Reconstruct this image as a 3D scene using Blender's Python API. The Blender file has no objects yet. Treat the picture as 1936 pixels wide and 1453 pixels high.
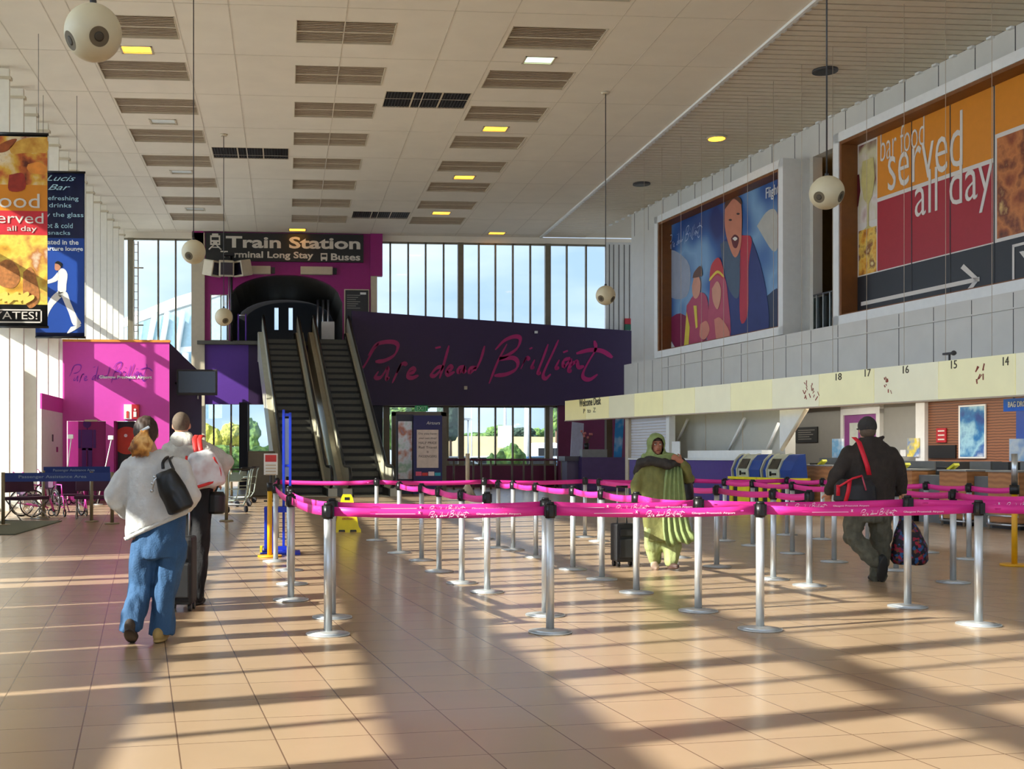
import bpy, bmesh, math, random
from math import pi, sin, cos, tan, atan2, sqrt, radians
from mathutils import Vector, Matrix, noise
random.seed(7)
sc = bpy.context.scene
COL = sc.collection
# ---------------------------------------------------------------- camera, world, sun, exposure
F = 2150.0                      # focal length in pixels of the 1936 px frame
PX0, PY0 = 700.0, 862.0         # principal column and horizon row (the photo is a shifted, level view)
EYE = 1.33
YAW = math.atan(160.0 / F)      # the hall axis (+Y) runs 4.3 degrees left of the lens axis
cd = bpy.data.cameras.new('camera'); cam = bpy.data.objects.new('camera', cd); COL.objects.link(cam)
cam.location = (0, 0, EYE); cam.rotation_euler = (pi / 2, 0, -YAW)
cd.sensor_width = 36.0; cd.lens = 36.0 * F / 1936.0
cd.shift_x = (968.0 - PX0) / 1936.0; cd.shift_y = (PY0 - 726.5) / 1936.0
cd.clip_end = 2000; cd.clip_start = 0.05
sc.camera = cam
sc.view_settings.view_transform = 'Standard'; sc.view_settings.look = 'None'
sc.view_settings.gamma = 1.0; sc.view_settings.use_curve_mapping = False
sc.view_settings.exposure = 0.50
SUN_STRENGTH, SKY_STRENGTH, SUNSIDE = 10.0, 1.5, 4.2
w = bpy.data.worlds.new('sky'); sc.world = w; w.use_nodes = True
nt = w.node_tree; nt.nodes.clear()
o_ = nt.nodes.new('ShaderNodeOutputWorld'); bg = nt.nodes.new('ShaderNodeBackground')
tc = nt.nodes.new('ShaderNodeTexCoord'); mp = nt.nodes.new('ShaderNodeMapping'); mp.inputs['Scale'].default_value = (1.6, 1.6, 5)
nz = nt.nodes.new('ShaderNodeTexNoise'); nz.inputs['Scale'].default_value = 1.7; nz.inputs['Detail'].default_value = 6
rp = nt.nodes.new('ShaderNodeValToRGB')
rp.color_ramp.elements[0].position = .42; rp.color_ramp.elements[0].color = (.30, .42, .60, 1)
rp.color_ramp.elements[1].position = .66; rp.color_ramp.elements[1].color = (.60, .66, .74, 1)
nt.links.new(tc.outputs['Generated'], mp.inputs['Vector']); nt.links.new(mp.outputs['Vector'], nz.inputs['Vector'])
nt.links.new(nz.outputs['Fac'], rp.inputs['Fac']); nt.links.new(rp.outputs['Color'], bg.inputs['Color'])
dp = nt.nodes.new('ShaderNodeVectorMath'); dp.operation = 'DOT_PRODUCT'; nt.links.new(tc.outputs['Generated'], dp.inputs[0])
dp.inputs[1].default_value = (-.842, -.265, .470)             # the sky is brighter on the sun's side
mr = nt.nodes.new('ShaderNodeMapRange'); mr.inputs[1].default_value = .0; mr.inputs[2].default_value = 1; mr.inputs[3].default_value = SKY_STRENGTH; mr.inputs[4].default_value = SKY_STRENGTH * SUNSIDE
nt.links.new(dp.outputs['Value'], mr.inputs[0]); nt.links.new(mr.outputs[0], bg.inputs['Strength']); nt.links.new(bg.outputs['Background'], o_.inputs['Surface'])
sun_d = Vector((.954, .30, -.954 / 1.72)).normalized()
sl = bpy.data.lights.new('sun', 'SUN'); so = bpy.data.objects.new('sun', sl); COL.objects.link(so)
sl.energy = SUN_STRENGTH; sl.angle = radians(.55); sl.color = (1.0, .92, .80)
so.rotation_euler = sun_d.to_track_quat('-Z', 'Y').to_euler(); so.location = (-30, -10, 22)
sc.cycles.max_bounces = 8; sc.cycles.diffuse_bounces = 5; sc.cycles.glossy_bounces = 4; sc.cycles.transparent_max_bounces = 12
sc.cycles.use_denoising = True; sc.cycles.sample_clamp_indirect = 8.0

# ---------------------------------------------------------------- geometry of the view (for measuring positions)
cY, sY = cos(YAW), sin(YAW)
def ray(px, py):
    xc, zc = (px - PX0) / F, -(py - PY0) / F
    return Vector((xc * cY + sY, -xc * sY + cY, zc))
CAM = Vector((0, 0, EYE))
def at(px, py, D): return CAM + ray(px, py) * D                 # D metres deep
def on_z(px, py, z=0.0): d = ray(px, py); return CAM + d * ((z - EYE) / d.z)
def on_y(px, py, Y): d = ray(px, py); return CAM + d * (Y / d.y)
def on_x(px, py, X): d = ray(px, py); return CAM + d * (X / d.x)
TA = radians(7.18)
U = Vector((-sin(TA), cos(TA), 0)); N = Vector((-cos(TA), -sin(TA), 0))   # along / out of the right wall
R0 = Vector((16.02, 23.97, 0))
def on_r(px, py, o=0.0):
    d = ray(px, py); t = (o - (CAM - R0).dot(N)) / d.dot(N); return CAM + d * t
def rw(s, o, z): return R0 + U * s + N * o + Vector((0, 0, z))
def rs(px, o=0.0): return (on_r(px, 862, o) - R0).dot(U)
H = 10.80                                                       # ceiling height

# ---------------------------------------------------------------- materials
def lin(c):
    c = c / 255.0
    return c / 12.92 if c <= .04045 else ((c + .055) / 1.055) ** 2.4
def rgb(r, g, b): return (lin(r), lin(g), lin(b), 1)
MATS = {}
def mat(name, col, rough=.6, metal=0.0, var=.08, scale=6.0, emit=None, estr=1.0, bump=0.0, spec=.5, bscale=40):
    if name in MATS: return MATS[name]
    m = bpy.data.materials.new(name); m.use_nodes = True; MATS[name] = m
    t = m.node_tree; b = t.nodes['Principled BSDF']
    b.inputs['Roughness'].default_value = rough; b.inputs['Metallic'].default_value = metal
    b.inputs['Specular IOR Level'].default_value = spec
    c = rgb(*col)
    if var:
        n = t.nodes.new('ShaderNodeTexNoise'); n.inputs['Scale'].default_value = scale; n.inputs['Detail'].default_value = 3
        tc = t.nodes.new('ShaderNodeTexCoord'); t.links.new(tc.outputs['Object'], n.inputs['Vector'])
        r = t.nodes.new('ShaderNodeValToRGB')
        r.color_ramp.elements[0].position = .3; r.color_ramp.elements[1].position = .7
        r.color_ramp.elements[0].color = tuple(x * (1 - var) for x in c[:3]) + (1,)
        r.color_ramp.elements[1].color = tuple(min(1, x * (1 + var)) for x in c[:3]) + (1,)
        t.links.new(n.outputs['Fac'], r.inputs['Fac']); t.links.new(r.outputs['Color'], b.inputs['Base Color'])
        if bump:
            n2 = t.nodes.new('ShaderNodeTexNoise'); n2.inputs['Scale'].default_value = bscale; n2.inputs['Detail'].default_value = 4
            t.links.new(tc.outputs['Object'], n2.inputs['Vector'])
            bp = t.nodes.new('ShaderNodeBump'); bp.inputs['Strength'].default_value = bump; bp.inputs['Distance'].default_value = .02
            t.links.new(n2.outputs['Fac'], bp.inputs['Height']); t.links.new(bp.outputs['Normal'], b.inputs['Normal'])
    else:
        b.inputs['Base Color'].default_value = c
    if emit:
        b.inputs['Emission Color'].default_value = rgb(*emit); b.inputs['Emission Strength'].default_value = estr
    return m
def mix_col(t, fac, a, b_):
    m = t.nodes.new('ShaderNodeMix'); m.data_type = 'RGBA'
    if isinstance(fac, float): m.inputs[0].default_value = fac
    else: t.links.new(fac, m.inputs[0])
    for s, v in ((6, a), (7, b_)):
        if isinstance(v, tuple): m.inputs[s].default_value = v
        else: t.links.new(v, m.inputs[s])
    return m.outputs[2]
def glass_mat(name, tint=(.93, .96, .97), refl=.10):
    m = bpy.data.materials.new(name); m.use_nodes = True; MATS[name] = m; t = m.node_tree; t.nodes.clear()
    o = t.nodes.new('ShaderNodeOutputMaterial'); tr = t.nodes.new('ShaderNodeBsdfTransparent'); gl = t.nodes.new('ShaderNodeBsdfGlossy')
    tr.inputs['Color'].default_value = tint + (1,); gl.inputs['Roughness'].default_value = .03
    fr = t.nodes.new('ShaderNodeFresnel'); fr.inputs['IOR'].default_value = 1.35
    mx = t.nodes.new('ShaderNodeMixShader'); t.links.new(fr.outputs[0], mx.inputs[0])
    t.links.new(tr.outputs[0], mx.inputs[1]); t.links.new(gl.outputs[0], mx.inputs[2]); t.links.new(mx.outputs[0], o.inputs['Surface'])
    return m
GLASS = glass_mat('window_glass')
DGLASS = glass_mat('balustrade_glass', (.55, .62, .6))
def floor_mat():
    m = bpy.data.materials.new('floor_tiles'); m.use_nodes = True; t = m.node_tree; b = t.nodes['Principled BSDF']
    tc = t.nodes.new('ShaderNodeTexCoord'); mp = t.nodes.new('ShaderNodeMapping')
    t.links.new(tc.outputs['Object'], mp.inputs['Vector']); mp.inputs['Rotation'].default_value = (0, 0, -TA)
    mp.inputs['Location'].default_value = (.28, .1, 0)
    br = t.nodes.new('ShaderNodeTexBrick'); br.offset = 0; br.squash = 1
    br.inputs['Scale'].default_value = 1.0; br.inputs['Brick Width'].default_value = .452; br.inputs['Row Height'].default_value = .452
    br.inputs['Mortar Size'].default_value = .0035; br.inputs['Mortar Smooth'].default_value = .1; br.inputs['Bias'].default_value = 0
    br.inputs['Color1'].default_value = rgb(172, 147, 118); br.inputs['Color2'].default_value = rgb(166, 141, 113)
    br.inputs['Mortar'].default_value = rgb(112, 88, 68)
    t.links.new(mp.outputs['Vector'], br.inputs['Vector'])
    n = t.nodes.new('ShaderNodeTexNoise'); n.inputs['Scale'].default_value = 3; n.inputs['Detail'].default_value = 4
    t.links.new(tc.outputs['Object'], n.inputs['Vector'])
    r = t.nodes.new('ShaderNodeValToRGB'); r.color_ramp.elements[0].color = (.95, .95, .95, 1); r.color_ramp.elements[1].color = (1.03, 1.03, 1.03, 1)
    t.links.new(n.outputs['Fac'], r.inputs['Fac'])
    mx = t.nodes.new('ShaderNodeMix'); mx.data_type = 'RGBA'; mx.blend_type = 'MULTIPLY'; mx.inputs[0].default_value = 1
    t.links.new(br.outputs['Color'], mx.inputs[6]); t.links.new(r.outputs['Color'], mx.inputs[7]); t.links.new(mx.outputs[2], b.inputs['Base Color'])
    rr = t.nodes.new('ShaderNodeMapRange'); rr.inputs[3].default_value = .22; rr.inputs[4].default_value = .28
    t.links.new(n.outputs['Fac'], rr.inputs[0]); t.links.new(rr.outputs[0], b.inputs['Roughness'])
    b.inputs['Specular IOR Level'].default_value = .28
    bp = t.nodes.new('ShaderNodeBump'); bp.inputs['Strength'].default_value = .4; bp.inputs['Distance'].default_value = .003; bp.invert = True
    t.links.new(br.outputs['Fac'], bp.inputs['Height']); t.links.new(bp.outputs['Normal'], b.inputs['Normal'])
    return m
def wave_mat(name, c1, c2, scale, direction='X', rough=.6, distort=0.0, sharp=(.46, .54), rot=0.0, metal=0.0, bands='BANDS', nz=0.0):
    """two-colour banded surface (grain, panels, slats) in object coordinates"""
    if name in MATS: return MATS[name]
    m = bpy.data.materials.new(name); m.use_nodes = True; MATS[name] = m; t = m.node_tree; b = t.nodes['Principled BSDF']
    tc = t.nodes.new('ShaderNodeTexCoord'); mp = t.nodes.new('ShaderNodeMapping'); mp.inputs['Rotation'].default_value = (0, 0, rot)
    w_ = t.nodes.new('ShaderNodeTexWave'); w_.bands_direction = direction; w_.inputs['Scale'].default_value = scale
    w_.inputs['Distortion'].default_value = distort; w_.inputs['Detail'].default_value = 3
    t.links.new(tc.outputs['Object'], mp.inputs['Vector']); t.links.new(mp.outputs['Vector'], w_.inputs['Vector'])
    r = t.nodes.new('ShaderNodeValToRGB'); r.color_ramp.elements[0].position, r.color_ramp.elements[1].position = sharp
    r.color_ramp.elements[0].color = rgb(*c1); r.color_ramp.elements[1].color = rgb(*c2)
    t.links.new(w_.outputs['Color'], r.inputs['Fac']); t.links.new(r.outputs['Color'], b.inputs['Base Color'])
    b.inputs['Roughness'].default_value = rough; b.inputs['Metallic'].default_value = metal
    return m
def blotch_mat(name, cols, scale, rough=.5, kind='voronoi', detail=3):
    """patches of several colours: food pictures, patterned cloth, foliage"""
    if name in MATS: return MATS[name]
    m = bpy.data.materials.new(name); m.use_nodes = True; MATS[name] = m; t = m.node_tree; b = t.nodes['Principled BSDF']
    tc = t.nodes.new('ShaderNodeTexCoord')
    if kind == 'voronoi':
        v = t.nodes.new('ShaderNodeTexVoronoi'); v.inputs['Scale'].default_value = scale
        sp = t.nodes.new('ShaderNodeSeparateColor'); t.links.new(v.outputs['Color'], sp.inputs[0]); src = sp.outputs[0]
    else:
        v = t.nodes.new('ShaderNodeTexNoise'); v.inputs['Scale'].default_value = scale; v.inputs['Detail'].default_value = detail; src = v.outputs['Fac']
    t.links.new(tc.outputs['Object'], v.inputs['Vector'])
    r = t.nodes.new('ShaderNodeValToRGB'); cr = r.color_ramp; k = len(cols)
    if kind == 'voronoi': cr.interpolation = 'CONSTANT'; pos = [i / k for i in range(k)]
    else: pos = [.3 + .4 * i / (k - 1) for i in range(k)]
    cr.elements[0].position = pos[0]; cr.elements[0].color = rgb(*cols[0]); cr.elements[1].position = pos[-1]; cr.elements[1].color = rgb(*cols[-1])
    for i in range(1, k - 1):
        e = cr.elements.new(pos[i]); e.color = rgb(*cols[i])
    t.links.new(src, r.inputs['Fac']); t.links.new(r.outputs['Color'], b.inputs['Base Color']); b.inputs['Roughness'].default_value = rough
    return m

# ---------------------------------------------------------------- mesh building
WM = {}                                                        # root matrices of things
def I4(): return Matrix.Identity(4)
class MB:
    def __init__(s): s.bm = bmesh.new(); s.mats = []
    def mi(s, m):
        if m not in s.mats: s.mats.append(m)
        return s.mats.index(m)
    def _fin(s, verts, m, smooth=False):
        i = s.mi(m)
        for f in {f for v in verts for f in v.link_faces}: f.material_index = i; f.smooth = smooth
    def box(s, c, size, m, rz=0.0, R=None, bev=0.0):
        M = Matrix.Translation(Vector(c)) @ (R if R is not None else Matrix.Rotation(rz, 4, 'Z')) @ Matrix.Diagonal((size[0], size[1], size[2], 1))
        g = bmesh.ops.create_cube(s.bm, size=1, matrix=M); vs = g['verts']
        if bev:
            es = {e for v in vs for e in v.link_edges}
            g = bmesh.ops.bevel(s.bm, geom=list(es), offset=bev, segments=2, affect='EDGES', profile=.6); vs = g['verts'] + vs
            vs = [v for v in vs if v.is_valid]
        s._fin(vs, m); return s
    def bx(s, x0, x1, y0, y1, z0, z1, m): return s.box(((x0 + x1) / 2, (y0 + y1) / 2, (z0 + z1) / 2), (abs(x1 - x0), abs(y1 - y0), abs(z1 - z0)), m)
    def rbox(s, s0, s1, o0, o1, z0, z1, m, bev=0.0):           # box in the frame of the right wall
        c = rw((s0 + s1) / 2, (o0 + o1) / 2, (z0 + z1) / 2)
        return s.box(c, (abs(o1 - o0), abs(s1 - s0), abs(z1 - z0)), m, rz=TA, bev=bev)
    def cyl(s, p0, p1, r0, m, r1=None, n=12, smooth=True):
        p0, p1 = Vector(p0), Vector(p1); d = p1 - p0; r1 = r0 if r1 is None else r1
        M = Matrix.Translation((p0 + p1) / 2) @ d.to_track_quat('Z', 'Y').to_matrix().to_4x4()
        g = bmesh.ops.create_cone(s.bm, cap_ends=True, segments=n, radius1=r0, radius2=r1, depth=d.length, matrix=M)
        i = s.mi(m)
        for f in {f for v in g['verts'] for f in v.link_faces}: f.material_index = i; f.smooth = smooth and len(f.verts) == 4
        return s
    def tube(s, pts, r, m, n=8):
        pts = [Vector(p) for p in pts]; rings = []
        up0 = None
        for k, p in enumerate(pts):
            t = (pts[min(k + 1, len(pts) - 1)] - pts[max(k - 1, 0)]).normalized()
            if up0 is None: up0 = t.orthogonal().normalized()
            a = (up0 - t * up0.dot(t)).normalized(); up0 = a; b = t.cross(a)
            rr = r[k] if isinstance(r, (list, tuple)) else r
            rings.append([s.bm.verts.new(p + (a * cos(2 * pi * j / n) + b * sin(2 * pi * j / n)) * rr) for j in range(n)])
        i = s.mi(m)
        for A, B in zip(rings, rings[1:]):
            for j in range(n):
                f = s.bm.faces.new((A[j], A[(j + 1) % n], B[(j + 1) % n], B[j])); f.material_index = i; f.smooth = True
        for rg in (rings[0][::-1], rings[-1]):
            f = s.bm.faces.new(rg); f.material_index = i
        return s
    def sph(s, c, r, m, rot=None, seg=20, rings=14):
        if not isinstance(r, (tuple, list)): r = (r, r, r)
        M = Matrix.Translation(Vector(c)) @ (rot if rot is not None else I4()) @ Matrix.Diagonal((r[0], r[1], r[2], 1))
        g = bmesh.ops.create_uvsphere(s.bm, u_segments=seg, v_segments=rings, radius=1, matrix=M); s._fin(g['verts'], m, True); return s
    def loft(s, rings, m, smooth=True, cap=True):
        R = [[s.bm.verts.new(Vector(p)) for p in rg] for rg in rings]; i = s.mi(m); n = len(R[0])
        for A, B in zip(R, R[1:]):
            for j in range(n):
                f = s.bm.faces.new((A[j], A[(j + 1) % n], B[(j + 1) % n], B[j])); f.material_index = i; f.smooth = smooth
        if cap:
            for rg in (R[0][::-1], R[-1]):
                f = s.bm.faces.new(rg); f.material_index = i
        return s
    def prism(s, pts, d, m, smooth=False):                      # closed outline pushed along d
        pts = [Vector(p) for p in pts]; d = Vector(d)
        A = [s.bm.verts.new(p) for p in pts]; B = [s.bm.verts.new(p + d) for p in pts]; i = s.mi(m); n = len(A)
        fs = [s.bm.faces.new(A[::-1]), s.bm.faces.new(B)]
        for j in range(n): fs.append(s.bm.faces.new((A[j], A[(j + 1) % n], B[(j + 1) % n], B[j])))
        for f in fs: f.material_index = i; f.smooth = smooth
        return s
    def quad(s, pts, m):
        f = s.bm.faces.new([s.bm.verts.new(Vector(p)) for p in pts]); f.material_index = s.mi(m); return s
    def add_mesh(s, me, M, m):
        n0 = len(s.bm.verts); nf = len(s.bm.faces); s.bm.from_mesh(me); s.bm.verts.ensure_lookup_table(); s.bm.faces.ensure_lookup_table()
        for v in s.bm.verts[n0:]: v.co = M @ v.co
        i = s.mi(m)
        for f in s.bm.faces[nf:]: f.material_index = i
        return s
    def build(s, name, parent=None, label=None, cat=None, group=None, kind=None, local=False, origin=True, solid=0.0, bev=0.0):
        bmesh.ops.recalc_face_normals(s.bm, faces=s.bm.faces[:])
        me = bpy.data.meshes.new(name); s.bm.to_mesh(me); s.bm.free()
        for m in s.mats: me.materials.append(m)
        return link(name, me, parent, label, cat, group, kind, local, origin)
def link(name, me, parent=None, label=None, cat=None, group=None, kind=None, local=False, origin=True):
    o = bpy.data.objects.new(name, me); COL.objects.link(o)
    if parent is not None:
        o.parent = parent; WM[o] = WM[parent]
        if not local: me.transform(WM[parent].inverted())
        if label: o['label'] = label
    else:
        loc = Vector((0, 0, 0))
        if origin and len(me.vertices):
            xs = [v.co for v in me.vertices]
            loc = Vector(((min(v.x for v in xs) + max(v.x for v in xs)) / 2, (min(v.y for v in xs) + max(v.y for v in xs)) / 2, min(v.z for v in xs)))
            me.transform(Matrix.Translation(-loc)); o.location = loc
        WM[o] = Matrix.Translation(loc)
        tag(o, label, cat, group, kind)
    return o
def tag(o, label=None, cat=None, group=None, kind=None):
    if label: o['label'] = label
    if cat: o['category'] = cat
    if group: o['group'] = group
    if kind: o['kind'] = kind
    return o
def thing(name, label, cat, loc=(0, 0, 0), rz=0.0, group=None):
    o = bpy.data.objects.new(name, None); COL.objects.link(o); o.empty_display_size = .2
    o.location = loc; o.rotation_euler = (0, 0, rz)
    WM[o] = Matrix.Translation(Vector(loc)) @ Matrix.Rotation(rz, 4, 'Z')
    return tag(o, label, cat, group)
def dup(root, loc, rz, label, group=None, skip=()):
    r = root.copy(); COL.objects.link(r); r.location = loc; r.rotation_euler = (0, 0, rz)
    WM[r] = Matrix.Translation(Vector(loc)) @ Matrix.Rotation(rz, 4, 'Z')
    r['label'] = label
    if group: r['group'] = group
    for ch in list(root.children):
        if ch.name.split('.')[0] in skip: continue
        c = ch.copy(); COL.objects.link(c); c.parent = r; WM[c] = WM[r]
        for g in list(ch.children):
            d = g.copy(); COL.objects.link(d); d.parent = c; WM[d] = WM[r]
    return r
TMP = bpy.data.scenes.new('tmp')
def evaluated(ob):
    """mesh of ob with its modifiers, evaluated in a scratch scene"""
    TMP.collection.objects.link(ob)
    with bpy.context.temp_override(scene=TMP, view_layer=TMP.view_layers[0]): dg = bpy.context.evaluated_depsgraph_get(); dg.update()
    me = bpy.data.meshes.new_from_object(ob.evaluated_get(dg)); bpy.data.objects.remove(ob); return me
_TX = {}
def text_mesh(s, shear=0.0, offset=0.0, space=1.0, line=1.0, align='LEFT'):
    k = (s, shear, offset, space, line, align)
    if k not in _TX:
        cu = bpy.data.curves.new('t', 'FONT'); cu.body = s; cu.size = 1; cu.align_x = align; cu.extrude = .01; cu.shear = shear
        cu.offset = offset; cu.space_character = space; cu.space_line = line; cu.resolution_u = 3
        me = evaluated(bpy.data.objects.new('t', cu)); bpy.data.curves.remove(cu); _TX[k] = me
    return _TX[k]
def text(mb, s, p, xd, w=None, h=None, m=None, up=(0, 0, 1), depth=.004, **kw):
    """lettering with its lower left corner at p, running along xd, w wide and/or h tall"""
    me = text_mesh(s, **kw); xd = Vector(xd).normalized(); up = Vector(up).normalized(); nn = xd.cross(up)
    xs = [v.co.x for v in me.vertices]; ys = [v.co.y for v in me.vertices]; x0, x1, y0, y1 = min(xs), max(xs), min(ys), max(ys)
    sx = w / (x1 - x0) if w else h / (y1 - y0); sy = h / (y1 - y0) if h else sx
    B = Matrix.Identity(4); B.col[0][:3] = xd * sx; B.col[1][:3] = up * sy; B.col[2][:3] = nn * (depth / .01); B.col[3][:3] = Vector(p)
    return mb.add_mesh(me, B @ Matrix.Translation((-x0, -y0, 0)), m)
def spline(pts, n=6):
    pts = [Vector(p) for p in pts]
    if len(pts) < 3: return pts
    P = [pts[0] * 2 - pts[1]] + pts + [pts[-1] * 2 - pts[-2]]; out = []
    for i in range(1, len(P) - 2):
        for k in range(n):
            t = k / n; a, b, c, d = P[i - 1], P[i], P[i + 1], P[i + 2]
            out.append(.5 * ((2 * b) + (c - a) * t + (2 * a - 5 * b + 4 * c - d) * t * t + (3 * b - a - 3 * c + d) * t ** 3))
    return out + [pts[-1]]
def brush(mb, strokes, M, w, m, thick=.006, pen=1.0, nseg=5):
    """pen lettering: 2-D strokes (x right, y up) laid on the plane M, w wide, slanted nib"""
    for st in strokes:
        p = spline([Vector((a, b, 0)) for a, b in st], nseg); L = len(p)
        if L < 2: continue
        up, lo = [], []
        for k in range(L):
            t = (p[min(k + 1, L - 1)] - p[max(k - 1, 0)]).normalized(); nrm = Vector((-t.y, t.x, 0))
            nib = .35 + .65 * abs(t.x * sin(pen) - t.y * cos(pen)) ** 1.0
            e = min(1, (k + .6) / 2.5, (L - k - .4) / 2.5); ww = w * nib * (.35 + .65 * e) / 2
            up.append(p[k] + nrm * ww); lo.append(p[k] - nrm * ww)
        for k in range(L - 1):
            q = [M @ v for v in (lo[k], lo[k + 1], up[k + 1], up[k])]; nn = (M.to_3x3() @ Vector((0, 0, 1))).normalized() * thick
            A = [mb.bm.verts.new(v) for v in q]; B = [mb.bm.verts.new(v + nn) for v in q]; i = mb.mi(m)
            mb.bm.faces.new(B).material_index = i
            for j in range(4): mb.bm.faces.new((A[j], A[(j + 1) % 4], B[(j + 1) % 4], B[j])).material_index = i
    return mb
def frame_of(p, xd, up=(0, 0, 1), s=1.0):
    xd = Vector(xd).normalized(); up = Vector(up).normalized(); B = Matrix.Identity(4)
    B.col[0][:3] = xd * s; B.col[1][:3] = up * s; B.col[2][:3] = xd.cross(up) * s; B.col[3][:3] = Vector(p); return B
ORD = ['first', 'second', 'third', 'fourth', 'fifth', 'sixth', 'seventh', 'eighth', 'ninth', 'tenth', 'eleventh', 'twelfth', 'thirteenth', 'fourteenth']
# ---------------------------------------------------------------- materials used widely
M_ceil = mat('ceiling_plaster', (228, 219, 202), .9, var=.03, scale=1.2)
M_beige = mat('beige_paint', (196, 184, 160), .6, var=.04)
M_fin = mat('fin_paint', (232, 226, 212), .55, var=.03)
M_grey = mat('grey_panel', (206, 204, 197), .5, var=.03, scale=2)
M_dgrey = mat('dark_grey', (58, 58, 60), .5)
M_white = mat('white_paint', (226, 228, 226), .45, var=.03)
M_black = mat('black_plastic', (22, 22, 24), .4)
M_steel = mat('brushed_steel', (196, 200, 204), .33, metal=.95, var=.05)
M_alu = mat('mullion_metal', (120, 112, 92), .5, metal=.3)
M_mag = mat('magenta_paint', (150, 22, 112), .5, var=.04)
M_pink = mat('pink_paint', (208, 70, 174), .5, var=.02)
M_purple = mat('purple_paint', (92, 50, 150), .5, var=.03)
M_aub = mat('aubergine_board', (48, 24, 66), .5, var=.05)
M_maroon = mat('maroon_panel', (96, 16, 60), .5)
M_slat = mat('ceiling_slat', (214, 204, 182), .55, metal=.0, var=.03)
M_void = mat('ceiling_void', (128, 116, 98), .9)
M_louv = mat('louvre_grey', (196, 180, 158), .6, var=.05)
M_wood = wave_mat('oak_veneer', (168, 112, 66), (188, 130, 80), 3.0, 'Z', .45, distort=4, sharp=(.1, .9))
M_woodd = wave_mat('walnut_slats', (92, 58, 40), (140, 90, 60), 5.0, 'Z', .5, distort=1.5, sharp=(.05, .9))
M_cream = blotch_mat('cream_lightbox', [(236, 230, 186), (232, 228, 196), (224, 224, 206)], .6, .4, 'noise')
YF = 48.6                                                        # far glazed wall
XL, XG = -6.70, -7.20                                            # fin edge and glass line of the left wall

fl = MB(); fl.bx(-9, 24, -9, 62, -.3, 0, floor_mat()); fl.build('floor', kind='structure', origin=False)
# ceiling with openings for the louvred vents and lights
vents = []                                                       # (x0,x1,y0,y1,row,k)
for k in range(8):
    y1 = 26.1 + 2.86 * k
    for r, (x0, x1) in enumerate(((-4.53, -2.4), (.23, 2.44), (5.0, 7.15))): vents.append((x0, x1, y1 - 1.35, y1, r, k))
vents.append((5.0, 7.15, 26.1 - 2.86 - 1.35, 26.1 - 2.86, 2, -1))
grids = [(2.6, 4.85, 29.4, 30.75), (-2.28, .1, 35.1, 36.4), (2.6, 4.85, 43.9, 45.2)]
lamps = [(-3.46, 26.85, 1), (-3.46, 32.57, 0), (-3.46, 38.3, 0), (-3.46, 44.0, 0), (6.05, 26.85, 2), (6.05, 32.57, 1), (6.05, 38.3, 1), (6.05, 44.0, 1), (.49, 47.7, 1), (8.95, 47.8, 1)]
holes = [v[:4] for v in vents] + grids + [(x - .38, x + .38, y - .26, y + .26) for x, y, _ in lamps]
xs = sorted({-7.2, 11.0} | {h[0] for h in holes} | {h[1] for h in holes}); ys = sorted({-9.0, YF + .25} | {h[2] for h in holes} | {h[3] for h in holes})
cb = MB(); bm = cb.bm; mi = cb.mi(M_ceil)
for x0, x1 in zip(xs, xs[1:]):
    run = None
    for y0, y1 in list(zip(ys, ys[1:])) + [(None, None)]:
        solid = y0 is not None and not any(h[0] - 1e-4 <= x0 and x1 <= h[1] + 1e-4 and h[2] - 1e-4 <= y0 and y1 <= h[3] + 1e-4 for h in holes)
        if solid: run = (run[0], y1) if run else (y0, y1)
        elif run: cb.bx(x0, x1, run[0], run[1], H, H + .12, M_ceil); run = None
cb.build('ceiling', kind='structure', origin=False)
ru = MB(); ru.bx(-7.6, 20, -9, YF + .25, H + .5, H + .8, M_void); ru.bx(-12.95, -7.2, -9, YF, H - .02, H + .25, M_fin); ru.build('ceiling_roof', kind='structure', origin=False)
jt = MB(); M_joint = mat('ceiling_joint', (206, 196, 178), .9)   # fine board joints
for x in [-6.2, -5.1, -4.58, -2.35, -1.2, 1.3, 3.6, 4.9, 7.25, 8.4, 9.7]: jt.bx(x - .012, x + .012, -9, 48.4, H - .004, H + .001, M_joint)
for y in range(0, 50, 3): jt.bx(-6.7, 11, y - .01, y + .01, H - .004, H + .001, M_joint)
jt.build('trim_1', kind='structure', origin=False)
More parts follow.
